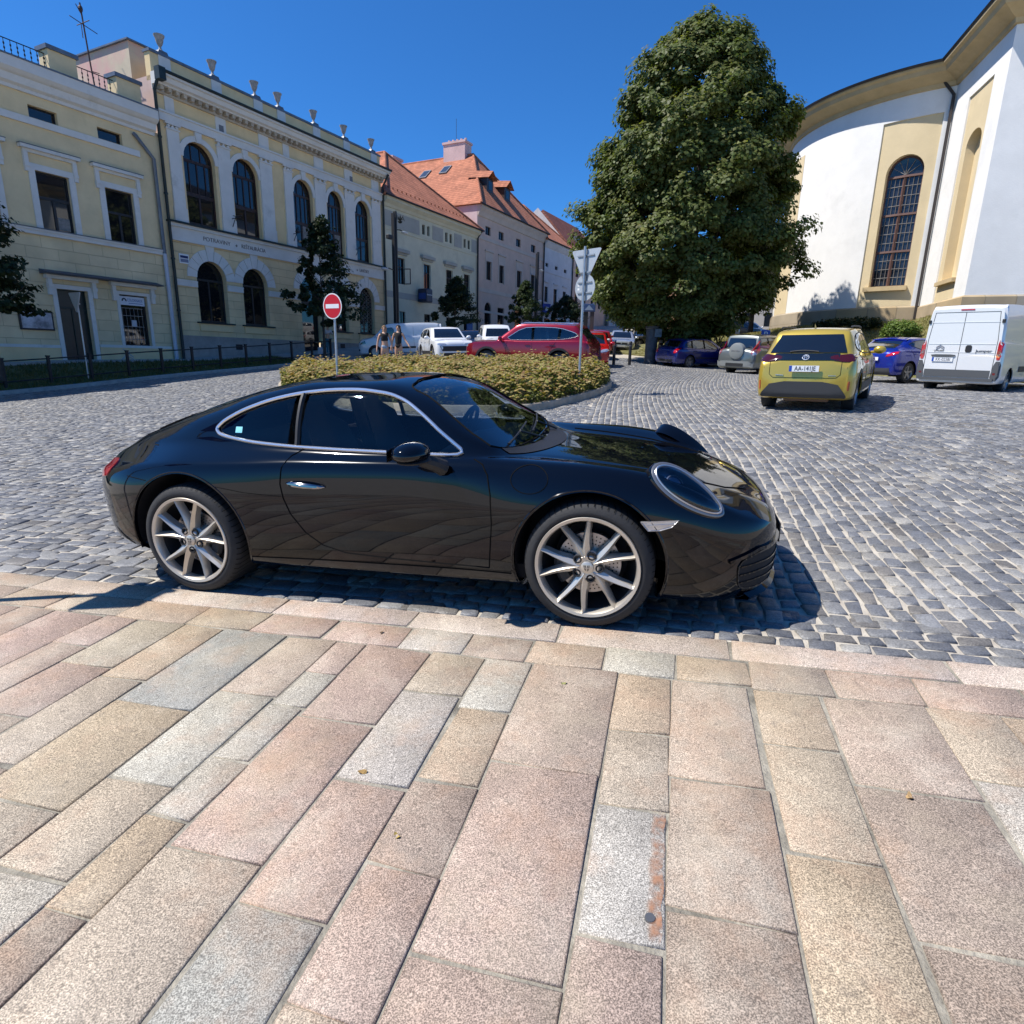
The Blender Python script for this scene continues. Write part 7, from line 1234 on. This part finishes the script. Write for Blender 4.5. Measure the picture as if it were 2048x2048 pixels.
# ---- planting on the island
def hfield(P, e, seed):
    return .10 * np.sin(P[:, 0] * 1.7 + seed) * np.sin(P[:, 1] * 1.3) + .06 * np.sin(P[:, 0] * 4.1 + P[:, 1] * 3.3) + e
def island():
    poly = np.asarray(ISLS); lo, hi = poly.min(0), poly.max(0); c = poly.mean(0); inn = c + (poly - c) * .985
    def pts(n):
        Q = rng.uniform(lo, hi, (n, 2)); Q = Q[inside(Q[:, 0], Q[:, 1], inn)]; D = np.min(np.linalg.norm(Q[:, None] - poly[None], axis=-1), 1); return Q, D
    def top(Q, D): return gz(Q[:, 0], Q[:, 1]) + .14 + .46 * np.clip(D / .5, .2, 1) ** .7 + hfield(Q, 0, 1.)
    Q, D = pts(150000); T = top(Q, D); e = 1 - rng.random(len(Q)) ** 2.2 * np.where(D < .8, .95, .38); g0 = gz(Q[:, 0], Q[:, 1]) + .12; z = g0 + (T - g0) * e
    C = np.c_[Q, z]; N_ = rng.normal(0, .5, (len(Q), 3)) + np.array([0, 0, .8]); V1, F1 = leaves(C, N_, rng.uniform(.022, .045, len(Q)), .5); c1 = greens(len(Q), (.085, .115, .03), (.20, .185, .05), rng.random(len(Q)) * .8)
    Q, D = pts(21000); T = top(Q, D) + rng.uniform(-.05, .10, len(Q)) ; k = rng.random(len(Q)) < .93; T = np.where(k, T, T + rng.uniform(.03, .2, len(Q)))
    C = np.c_[Q, T]; n = len(Q); r_ = rng.uniform(.03, .062, n); pal = np.array([(.29, .20, .075), (.33, .255, .09), (.24, .225, .065), (.36, .30, .14), (.21, .12, .055)]); ch_ = pal[rng.choice(5, n, p=[.3, .26, .2, .12, .12])] * rng.uniform(.75, 1.2, (n, 1))
    ang = np.arange(7) * 2 * math.pi / 7; tl = rng.normal(0, .22, (n, 2)); rim = C[:, None] + np.stack([np.cos(ang)[None] * r_[:, None] * rng.uniform(.65, 1.2, (n, 7)), np.sin(ang)[None] * r_[:, None] * rng.uniform(.65, 1.2, (n, 7)), (tl[:, :1] * np.cos(ang) + tl[:, 1:] * np.sin(ang)) * r_[:, None] - .012], -1)
    V2 = np.concatenate([C[:, None] + np.array([0, 0, .012]), rim], 1).reshape(-1, 3); b = np.arange(n)[:, None] * 8; F2 = np.concatenate([b + np.array([0, 1 + i, 1 + (i + 1) % 7]) for i in range(7)], 0); c2 = np.repeat(ch_, 8, 0)
    V = np.concatenate([V1, V2]); F = np.concatenate([F1, F2 + len(V1)]); o = mesh_np('flowering_shrubs', V, F, M_LEAF2, None, np.concatenate([np.repeat(c1, 4, 0), c2])); tag(o, 'dense bed of low shrubs with rusty tan flower heads filling the traffic island', 'shrubs', kind='stuff')
    mb = MB(); P = [(*p, float(gz(*p)) + .11) for p in c + (poly - c) * .98]; mb.face(*P); s_ = mb.build('island_soil', mat('soil', (.05, .04, .03), .95, var=.4, vscale=5, bump=.8), None); s_['kind'] = 'structure'
island()
LBV = BVHTree.FromPolygons([v.co for v in bpy.data.objects['lawn'].data.vertices], [list(p.vertices) for p in bpy.data.objects['lawn'].data.polygons])
def lz(x, y):
    h = LBV.ray_cast(Vector((x, y, 60)), Vector((0, 0, -1)))[0]; return h.z if h else float(gz(x, y))
def bush(name, label, x, y, rx, rz_, n, base, yel, sz, flat=False):
    o = thing(name, label, 'shrub', (x, y, lz(x, y))); k = 60; a = rng.random(k) * 6.283; el = np.arccos(rng.uniform(-.1, 1, k)); f = rng.uniform(.5, 1, k); C0 = np.stack([rx * f * np.sin(el) * np.cos(a), rx * f * np.sin(el) * np.sin(a), rz_ * (.5 + .5 * f * np.cos(el))], -1); ci = rng.integers(0, k, n); d = unit(rng.normal(size=(n, 3))) * rng.random((n, 1)) ** .5 * min(rx, rz_) * .36
    LC = C0[ci] + d; LC[:, 2] = np.maximum(LC[:, 2], .03); crown_mesh('foliage', o, LC, unit(d * 4 + np.array([0, 0, .6]) + rng.normal(0, .6, (n, 3))), rng.uniform(sz * .7, sz * 1.2, n), greens(n, base, yel, rng.random(n) * .7), M_LEAF2)
    mb = MB()
    for q in range(7): a_ = q * .9; mb.tube([(0, 0, -.1), (rx * .4 * math.cos(a_), rx * .4 * math.sin(a_), rz_ * .45), (rx * .7 * math.cos(a_), rx * .7 * math.sin(a_), rz_ * .8)], [.03, .02, .008], 5)
    mb.build('stem', M_BARK, o); return o
bush('round_shrub', 'small round bright green shrub on the lawn beside the white van', 17.75, 29.1, .72, 1.05, 5000, (.085, .15, .03), (.20, .24, .05), .05)
bush('juniper', 'dark spreading juniper against the church plinth', 18.0, 34.2, 1.75, .62, 7000, (.022, .035, .014), (.05, .06, .02), .06)
bush('round_shrub', 'pale green shrub beside the linden trunk', 13.0, 40.2, .9, 1.5, 4500, (.11, .14, .04), (.22, .22, .06), .06)
# grass blades on the lawn
n = 26000; t = rng.random(n) ** 1.2; k = rng.uniform(.3, 6.4, n); i = k.astype(int); f = (k - i)[:, None]; LF = np.array(LAWN_F, float); LB = np.array([p[:2] for p in LAWN_B]); a = LF[i] * (1 - f) + LF[i + 1] * f; b = LB[i] * (1 - f) + LB[i + 1] * f; P = a * (1 - t[:, None]) + b * t[:, None]
Z = np.array([lz(*p) for p in P]); hgt = rng.uniform(.05, .13, n); dx = rng.normal(0, .05, (n, 2)); w_ = rng.uniform(.012, .03, n); an = rng.random(n) * 6.28; sd_ = np.stack([np.cos(an), np.sin(an)], -1) * w_[:, None]
V = np.stack([np.c_[P - sd_, Z - .01], np.c_[P + sd_, Z - .01], np.c_[P + dx, Z + hgt]], 1).reshape(-1, 3); F = np.arange(3 * n).reshape(-1, 3); tag(mesh_np('lawn_grass', V, F, M_LEAF2, None, np.repeat(greens(n, (.12, .12, .035), (.34, .28, .11), rng.random(n)), 3, 0)), 'dry yellowing grass on the church bank', 'grass', kind='stuff')
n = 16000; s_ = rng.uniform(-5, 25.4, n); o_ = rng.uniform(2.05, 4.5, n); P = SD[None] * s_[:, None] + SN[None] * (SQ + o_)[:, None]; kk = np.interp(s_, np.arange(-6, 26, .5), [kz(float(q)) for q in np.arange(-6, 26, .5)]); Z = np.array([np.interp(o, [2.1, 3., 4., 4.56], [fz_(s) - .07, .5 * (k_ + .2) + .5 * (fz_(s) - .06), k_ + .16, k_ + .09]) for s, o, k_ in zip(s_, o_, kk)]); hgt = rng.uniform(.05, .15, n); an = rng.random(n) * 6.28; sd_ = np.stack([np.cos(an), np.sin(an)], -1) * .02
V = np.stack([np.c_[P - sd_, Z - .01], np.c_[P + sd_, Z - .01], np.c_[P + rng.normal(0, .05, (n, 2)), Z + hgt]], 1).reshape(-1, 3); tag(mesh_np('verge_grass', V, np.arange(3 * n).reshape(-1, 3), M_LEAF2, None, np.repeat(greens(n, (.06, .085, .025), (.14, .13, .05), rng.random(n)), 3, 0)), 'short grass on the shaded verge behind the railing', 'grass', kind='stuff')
# ------------------------------------------------------------------ signs, posts, railing, lamps, people
M_GALV = mat('galvanised_steel', (.46, .48, .50), .42, .75, var=.12, vscale=8); M_SBACK = mat('sign_back', (.50, .54, .57), .45, .5, var=.06, vscale=4); M_SRED = mat('sign_red', (.52, .004, .012), .35); M_SWH = mat('sign_white_face', (.76, .76, .76), .4); M_SBL = mat('sign_blue_face', (.015, .07, .38), .4)
def post(par, h, r=.03): return MB().tube([(0, 0, -.1), (0, 0, h)], r, 10).build('post', M_GALV, par, smooth=True, angle=50)
def plate_on(par, name, outline, z, m_, yoff=-.055, th=.004):
    return MB().prism([(p[0], p[1] + z) for p in outline], yoff - th, yoff + th, 'y').build(name, m_, par)
circ = lambda r, n=40: [(r * math.cos(a), r * math.sin(a)) for a in np.linspace(0, 2 * math.pi, n, endpoint=False)]
x, y = -4.52, 15.7; z = float(gz(x, y)); q = thing('no_entry_sign', 'round red no-entry sign on a thin steel post in the flower island', 'sign', (x, y, z), R(-121.7 + 90 + 4)); zc = 2.64 - z
post(q, zc + .28); d = plate_on(q, 'sign_plate', circ(.305), zc, M_SWH); plate_on(d, 'red_disc', circ(.278), zc, M_SRED, -.0605, .0012); plate_on(d, 'white_bar', [(-.215, -.05), (.215, -.05), (.215, .05), (-.215, .05)], zc, M_SWH, -.0632, .0012); MB().box(-.12, .12, -.05, -.03, zc - .2, zc - .17).build('clamp', M_GALV, q)
x, y = 1.62, 15.6; z = float(gz(x, y)); q = thing('yield_sign_post', 'steel post carrying a triangular and a round sign seen from behind', 'sign', (x, y, z), R(-136 + 90)); zc = 3.20 - z
post(q, 4.13 - z, .032)
tri = [(-.45, .49), (-.42, .52), (.42, .52), (.45, .49), (.03, -.25), (-.03, -.25)]; d = plate_on(q, 'triangle_plate', tri, 3.55 - z, M_SBACK, .06, .004); plate_on(d, 'triangle_border', tri, 3.55 - z, M_SRED, .0655, .0012); plate_on(d, 'triangle_face', [(p[0] * .72, (p[1] - .26) * .72 + .26 - .01) for p in tri], 3.55 - z, M_SWH, .068, .0012)
d2 = plate_on(q, 'round_plate', circ(.31), zc, M_SBACK, .06, .004); plate_on(d2, 'round_face', circ(.29), zc, M_SBL, .0655, .0012)
for zz, w_ in ((3.93 - z, .26), (3.55 - z, .17), (zc + .12, .22), (zc - .12, .22)): MB().box(-w_, w_, .03, .056, zz - .015, zz + .015).build('sign_bracket', M_GALV, q)
for k, (u, v) in enumerate(((-.2, .06), (-.2, -.03))): MB().box(u - .03, u + .03, .054, .0558, zc + v - .025, zc + v + .025).build('sticker', M_SWH, d2)
# street sign outside the frame on the left: its shadow falls behind the car
p = CM @ Vector((-4.36, -1.50, 0)); q = thing('parking_sign', 'parking sign on a steel post at the kerb behind the black car', 'sign', p, R(75)); post(q, 2.75, .03); d = plate_on(q, 'sign_plate', [(-.22, 0), (.22, 0), (.22, .62), (-.22, .62)], 2.02, M_SBL, -.05)
text('sign_letter', 'P', .34, M_SWH, d, (0, -.056, 2.36), (R(90), 0, 0), .001)
# P sign on its board near the lawn
x, y = 13.05, 32.9; z = lz(x, y) - .1; q = thing('parking_board', 'blue P parking sign above a grey ticket board by the lawn', 'sign', (x, y, z), R(-10)); MB().box(-.2, .2, -.05, .05, 0, 1.35, bev=.02).build('board', mat('board_grey', (.20, .22, .25), .5), q); MB().box(-.17, .17, -.056, -.0505, .75, 1.1).build('notice', mat('notice_grey', (.34, .36, .38), .6), q); d = MB().box(-.22, .22, -.06, .04, 1.38, 1.86, bev=.02).build('sign_plate', M_SBL, q); text('sign_letter', 'P', .42, M_SWH, d, (0, -.063, 1.62), (R(90), 0, 0), .001)
# bollards
for k, (x, y, lb) in enumerate(((4.78, 30.2, 'black steel bollard close to the flower island'), (5.62, 30.6, 'black steel bollard standing before the silver sedan'))):
    q = thing('bollard', lb, 'bollard', (x, y, float(gz(x, y))), 0, 'bollards across the lane'); MB().lathe([(0, -.1), (.075, -.1), (.075, 1.05), (.068, 1.10), (.04, 1.13), (0, 1.135)], 16).build('post', M_IRON, q, smooth=True, angle=40); MB().lathe([(.077, .88), (.079, .88), (.079, .94), (.077, .94)], 16).build('band', mat('bollard_band', (.10, .10, .105), .4), q)
# railing along the verge
q = thing('railing', 'black iron railing with square posts along the grass verge', 'railing', (0, 0, 0)); zr_ = lambda s: kz(s) + .14
ps_ = [8.4 + 1.5 * k for k in range(14)]
for s in ps_: a = st(s, 4.0); o = MB().box(-.045, .045, -.045, .045, -.15, 1.02).build('post', M_IRON, q); o.location = (a[0], a[1], zr_(s)); o.rotation_euler = (0, 0, R(63)); MB().box(-.06, .06, -.06, .06, 1.02, 1.07).build('post_cap', M_IRON, o)
for h in (.95, .22): MB().tube([(*st(s, 4.0), zr_(s) + h) for s in ps_], .026, 6).build('rail', M_IRON, q)
# street sign seen edge-on by the door, small trestle, wall sign on the green house
s = 14.3; a = st(s, 3.9); q = thing('edge_on_sign', 'road sign seen edge-on before the front door of the pale house', 'sign', (a[0], a[1], zr_(s)), R(63 - 94)); post(q, 3.35); d = plate_on(q, 'sign_plate', [(p[0] * .95, p[1] * .95) for p in tri], 2.85, M_SBACK, -.06, .02); MB().box(-.2, .2, -.04, .0, 2.9, 2.94).build('sign_bracket', M_GALV, q)
a = st(17.75, 1.0); q = MB(); q.tube([(-.35, 0, .03), (.1, 0, .42)], .025, 5); q.tube([(-.15, .1, .55), (.3, .1, .18)], .025, 5); q.tube([(-.1, .05, .3), (.35, .05, .03)], .025, 5); o = q.build('trestle', mat('trestle_white', (.42, .42, .44), .6), None); o.location = (a[0], a[1], float(fz_(17.75)) - .06); o.rotation_euler = (0, 0, R(63)); tag(o, 'small pale folded trestle lying by the yellow house wall', 'trestle')
a = st(42.5, .55); q = thing('wall_sign', 'dark blue rounded bank machine sign on a bracket of the green house', 'sign', (a[0], a[1], 0), R(63)); MB().tube([(0, .55, 6.2), (0, .0, 6.2)], .03, 6).build('bracket', M_IRON, q); MB().box(-.42, .42, -.45, .45, 5.75, 6.8, bev=.09).build('box', mat('sign_navy', (.02, .025, .05), .35), q); MB().box(-.425, .425, -.35, .35, 6.0, 6.45).build('face', mat('sign_mid_blue', (.02, .06, .22), .3), q)
text('sign_lettering', 'BANKOMAT', .14, M_SWH, q, (0, -.452, 6.32), (R(90), 0, 0), .002); 
a = st(50.0, .2); q = thing('window_poster', 'blue poster board beside the green house drainpipe', 'poster', (a[0], a[1], 0), R(63)); MB().box(-.5, .5, -.03, .03, 3.75, 4.75).build('board', mat('poster_blue', (.03, .12, .35), .5, var=.3, vscale=2), q)
# street lamps: twin black pylons with arms
def lamp(label, s, off, top, arms):
    a = st(s, off); z = max(float(gz(*a)), float(fz_(s)) - .5); q = thing('street_lamp', label, 'street lamp', (a[0], a[1], z), R(63), 'twin-post street lamps'); h = top - z
    MB().box(-.16, -.03, -.10, .10, -.1, h - .15).build('post', M_IRON, q); MB().box(.05, .18, -.10, .10, -.1, h).build('post', M_IRON, q)
    for k in range(3): MB().box(-.05, .07, -.06, .06, h * (.2 + .3 * k), h * (.2 + .3 * k) + .1).build('tie_plate', M_IRON, q)
    for z_, dx, L_ in arms:
        am = MB().tube([(0, 0, z_), (dx * L_ * .8, -.05, z_ + .06), (dx * L_, -.08, z_)], .035, 6).build('arm', M_IRON, q); MB().ball((dx * (L_ + .25), -.08, z_ - .04), .34, .16, .09, 14, 8).build('lamp_head', M_SBACK, am, smooth=True)
    return q, h
q, h = lamp('tall black twin-post street lamp with flower basket before the green house', 33.9, 4.25, 10.5, ((9.1 - 1.4, 1, .75), (5.2, -1, .9))); mb = MB(); mb.ball((.5, -.1, h - .55), .14, .14, .1, 8, 6)
for k in range(16): a_ = k * .39; mb.tube([(.5, -.1, h - .5), (.5 + .22 * math.cos(a_), -.1 + .22 * math.sin(a_), h - .25 + .1 * math.sin(k * 2.1)), (.5 + .3 * math.cos(a_), -.1 + .3 * math.sin(a_), h - .5)], [.02, .014, .006], 4)
mb.build('flower_basket', mat('dry_plant', (.02, .022, .016), .9), q); MB().box(-.75, -.3, -.15, .1, h - 1.75, h - 1.5, bev=.03).build('camera_box', M_IRON, q)
lamp('black twin-post street lamp before the pinkish tan house', 55.8, 4.2, 11.4, ((6.1, 1, .55), (3.3, -1, .9), (3.3, 1, .4)))
# column kiosk, sign boards up the street
x, y = 7.15, 33.0; z = float(gz(x, y)); q = thing('advert_column', 'dark grey rounded advertising column beside the blue hatchback', 'column', (x, y, z)); MB().lathe([(0, -.05), (.36, -.05), (.36, .1), (.31, .14), (.31, 1.75), (.36, 1.80), (.36, 1.9), (.22, 2.0), (0, 2.03)], 20).build('shaft', mat('column_grey', (.05, .06, .075), .55, var=.5, vscale=4), q, smooth=True, angle=35); MB().box(.05, .40, -.42, -.36, 1.35, 1.75).build('poster', mat('column_poster', (.10, .14, .18), .6, var=.6, vscale=5), q)
a = (4.75, 41.5); z = float(gz(*a)); q = thing('direction_sign', 'blue lettered direction board on two dark posts up the street', 'sign', (*a, z), R(-8)); [MB().box(dx - .13, dx + .13, -.06, .06, -.1, 2.55).build('post', M_IRON if dx < 0 else mat('sign_post_brown', (.06, .05, .05), .6), q) for dx in (-.18, .22)]; d = MB().box(-.42, .42, -.1, .1, 2.55, 3.05, bev=.03).build('board', mat('board_blue', (.04, .08, .20), .4), q); mb = MB(); mb.prism([(-.3, 2.65), (.3, 2.65), (0, 2.98)], -.115, -.102, 'y'); mb.build('board_symbol', mat('symbol_pale', (.25, .33, .45), .5), d)
a = st(66.5, .5); q = thing('blue_wall_sign', 'square blue sign with white symbol on the white house corner', 'sign', (a[0], a[1], 0), R(35)); MB().box(-.55, .55, -.05, .05, 6.6, 7.7).build('plate', M_SBL, q); MB().box(-.2, .2, -.06, -.051, 6.95, 7.35).build('symbol', M_SWH, q)
# ---- people
def person(label, x, y, z, az, H_, cloth, pose, hair, extras=None, group=None):
    q = thing('person', label, 'person', (x, y, z), R(az), group); k = H_ / 1.72; sk = mat('skin', (.56, .32, .21), .55)
    J = {'pel': (0, 0, .92), 'wai': (0, 0, 1.08), 'che': (0, .01, 1.28), 'sho': (0, .01, 1.42), 'nec': (0, .015, 1.49), 'jaw': (0, .0, 1.56), 'hea': (0, .005, 1.64), 'cro': (0, .01, 1.715)}
    Rr = {'pel': (.145, .11), 'wai': (.115, .09), 'che': (.145, .105), 'sho': (.10, .07), 'nec': (.05, .05), 'jaw': (.062, .072), 'hea': (.078, .092), 'cro': (.045, .05)}; E = [('pel', 'wai'), ('wai', 'che'), ('che', 'sho'), ('sho', 'nec'), ('nec', 'jaw'), ('jaw', 'hea'), ('hea', 'cro')]
    for s, S_ in ((-1, 'l'), (1, 'r')):
        kx, ky, ax, ay = pose.get('leg' + S_, (0, 0, 0, 0)); J.update({'hip' + S_: (s * .09, 0, .86), 'kne' + S_: (s * .09 + kx, ky, .48), 'ank' + S_: (s * .09 + ax, ay, .08), 'toe' + S_: (s * .10 + ax, ay - .17, .035)}); Rr.update({'hip' + S_: (.088, .09), 'kne' + S_: (.055, .058), 'ank' + S_: (.036, .04), 'toe' + S_: (.036, .026)}); E += [('pel', 'hip' + S_), ('hip' + S_, 'kne' + S_), ('kne' + S_, 'ank' + S_), ('ank' + S_, 'toe' + S_)]
        e, w_ = pose.get('arm' + S_, ((s * .26, .02, 1.13), (s * .29, -.03, .89))); J.update({'shd' + S_: (s * .175, .01, 1.40), 'elb' + S_: e, 'wri' + S_: w_}); Rr.update({'shd' + S_: (.058, .058), 'elb' + S_: (.038, .038), 'wri' + S_: (.026, .03)}); dv = (Vector(w_) - Vector(e)).normalized(); pm_ = Vector(w_) + dv * .07; J['pal' + S_] = tuple(pm_); Rr['pal' + S_] = (.034, .018); E += [('sho', 'shd' + S_), ('shd' + S_, 'elb' + S_), ('elb' + S_, 'wri' + S_), ('wri' + S_, 'pal' + S_)]
        for f in range(5):
            o_ = Vector((0, (f - 1.5) * .016, 0)); L_ = (.062, .075, .08, .072, .055)[f]; src = 'pal' + S_ if f else 'wri' + S_; tip = pm_ + o_ + dv * L_ + Vector((-s * .012, 0, 0)) if f else Vector(w_) + dv * .05 + Vector((0, -.045, 0)); J['fi%d%s' % (f, S_)] = tuple(tip); Rr['fi%d%s' % (f, S_)] = (.009, .009); E.append((src, 'fi%d%s' % (f, S_)))
    def skin(nm, keys, grow, m_, par, subs=1):
        ks = [c for c in J if c in keys] if keys else list(J); ix = {c: i for i, c in enumerate(ks)}; me = bpy.data.meshes.new(nm); me.from_pydata([tuple(v * k for v in J[c]) for c in ks], [(ix[a], ix[b]) for a, b in E if a in ix and b in ix], []); o = bpy.data.objects.new(nm, me); COL.objects.link(o); mo = o.modifiers.new('s', 'SKIN'); mo.use_smooth_shade = True
        for c in ks: me.skin_vertices[0].data[ix[c]].radius = ((Rr[c][0] + grow) * k, (Rr[c][1] + grow) * k)
        me.skin_vertices[0].data[0].use_root = True; o.modifiers.new('u', 'SUBSURF').levels = subs; dg = bpy.context.evaluated_depsgraph_get(); me2 = bpy.data.meshes.new_from_object(o.evaluated_get(dg)); o.modifiers.clear(); o.data = me2; me2.materials.clear(); me2.materials.append(m_); o.parent = par; return o
    skin('body', None, 0, sk, q)
    for nm, keys, grow, m_ in cloth: skin(nm, keys, grow, m_, q)
    hm, ln = hair; mb = MB(); mb.ball((0, .022 * k, 1.655 * k), .092 * k, .105 * k, .088 * k, 14, 10); mb.v = [(a, b if b > -.045 * k or c > 1.69 * k else -.045 * k, c) for a, b, c in mb.v]
    if ln: mb.tube([(0, .07 * k, 1.66 * k), (0, .105 * k, 1.5 * k), (0, .10 * k, (1.6 - ln) * k)], [.075 * k, .085 * k, .05 * k], 10)
    mb.build('hair', hm, q, smooth=True)
    mb = MB(); mb.ball((0, -.095 * k, 1.615 * k), .013 * k, .02 * k, .02 * k, 8, 6); mb.build('nose', sk, q, smooth=True)
    for s in (-1, 1): MB().ball((s * .03 * k, -.083 * k, 1.645 * k), .013 * k, .008 * k, .009 * k, 8, 6).build('eye', M_VOID, q, smooth=True); MB().ball((s * .082 * k, .01 * k, 1.63 * k), .012 * k, .022 * k, .032 * k, 8, 6).build('ear', sk, q, smooth=True)
    MB().ball((0, -.082 * k, 1.583 * k), .022 * k, .008 * k, .006 * k, 8, 6).build('mouth', mat('lips', (.30, .10, .09), .5), q, smooth=True)
    for s in (-1, 1): J_ = J['toe' + 'lr'[s > 0]]; MB().ball((J_[0] * k, (J_[1] + .06) * k, .045 * k), .05 * k, .125 * k, .05 * k, 10, 6).build('shoe', mat('shoe_white', (.5, .5, .5), .6), q, smooth=True)
    return q
M_BLT = mat('black_cloth', (.012, .012, .013), .9); M_DEN = mat('pale_denim', (.28, .36, .46), .9, var=.2, vscale=20); M_BRH = mat('light_brown_hair', (.26, .15, .07), .5); M_DKH = mat('dark_hair', (.03, .02, .015), .5); M_WHT = mat('white_shirt', (.55, .54, .58), .9); M_TEAL = mat('teal_trousers', (.06, .16, .20), .9)
TORSO = ('wai', 'che', 'sho', 'shdl', 'shdr'); SHORT = ('pel', 'hipl', 'hipr', 'wai')
xw, yw_ = -4.95, 23.6
gzp = lambda x, y: float(gz(x, y))
person('woman with light brown hair in a black crop top and denim shorts', xw, yw_, gzp(xw, yw_) - .02, 8, 1.70, [('top', ('che', 'sho', 'wai', 'shdl', 'shdr'), .014, M_BLT), ('shorts', SHORT, .014, M_DEN)], {'legl': (0, -.02, .01, .05), 'legr': (0, -.05, 0, -.08)}, (M_BRH, .28))
person('woman in a black T-shirt half hidden behind the woman in denim shorts', xw + .42, yw_ + .55, gzp(xw + .4, yw_ + .5) - .02, -12, 1.70, [('shirt', TORSO + ('pel',), .016, M_BLT), ('skirt', SHORT, .022, M_BLT)], {'armr': ((.30, .0, 1.16), (.46, -.06, .96))}, (M_DKH, .22))
a = st(29.2, 2.6); zz = float(fz_(29.2)) - .1; person('man in a white shirt and teal trousers at the arched entrance', a[0], a[1], zz, 40, 1.76, [('shirt', TORSO + ('elbl', 'elbr'), .018, M_WHT), ('trousers', ('pel', 'hipl', 'hipr', 'knel', 'kner', 'ankl', 'ankr'), .02, M_TEAL)], {'armr': ((.24, -.08, 1.16), (.10, -.26, 1.22)), 'arml': ((-.24, -.08, 1.16), (-.10, -.26, 1.20))}, (M_DKH, 0))
a = st(28.55, 2.7); q = thing('shopping_bag', 'white bag with a dark strap on the ground beside the man', 'bag', (a[0], a[1], zz), R(63)); MB().box(-.26, .26, -.12, .12, 0, .42, bev=.03).build('bag_body', M_WHT, q); MB().box(-.05, .05, -.126, .126, .0, .425).build('strap', M_BLT, q); MB().tube([(-.12, 0, .42), (-.1, 0, .58), (.1, 0, .58), (.12, 0, .42)], .012, 5).build('handle', M_BLT, q)
person('man with bare legs in a dark shirt behind the advertising column', 7.95, 34.3, gzp(7.95, 34.3), 15, 1.75, [('shirt', TORSO + ('elbl',), .018, mat('dark_olive', (.03, .03, .022), .9)), ('shorts', SHORT, .02, M_BLT)], {'legl': (-.03, -.05, -.04, .06)}, (M_DKH, 0))
person('person in a blue and white top standing beyond the linden trunk', 12.3, 43.0, max(lz(12.3, 43.0), gzp(12.3, 43)), 0, 1.7, [('top', TORSO, .02, mat('white_top', (.6, .6, .65), .9)), ('trousers', ('pel', 'hipl', 'hipr', 'knel', 'kner', 'ankl', 'ankr'), .02, mat('navy_trousers', (.02, .03, .10), .9))], {}, (M_DKH, 0))
# small things on the paving: fallen leaves, specks
for k, (lx, ly, c, sx) in enumerate(((-.62, -2.16, (.28, .17, .05), .014), (1.20, -1.86, (.42, .27, .12), .013), (-.37, -2.40, (.42, .30, .08), .011), (-.02, -1.44, (.34, .33, .12), .010), (-1.05, -1.16, (.18, .12, .07), .012))):
    mb = MB(); P = [(sx * 1.3 * math.cos(a), sx * .8 * math.sin(a) * (1 + .3 * math.cos(3 * a)), .006 * math.sin(2 * a + k) + .006) for a in np.linspace(0, 6.283, 11)[:-1]]; mb.face(*P); o = mb.build('fallen_leaf', mat('dry_leaf_%d' % k, c, .8, var=.3, vscale=60), None); o.matrix_world = CM @ Matrix.Translation((lx, ly, .002)) @ Matrix.Rotation(k * 1.3, 4, 'Z'); tag(o, ['curled brown leaf on the large pinkish slab', 'pale orange leaf on a slab to the right of the rust streak', 'small ochre leaf near a paving joint', 'greenish leaf on the slab nearest the header row', 'dark curled leaf on the white header slab'][k], 'leaf')
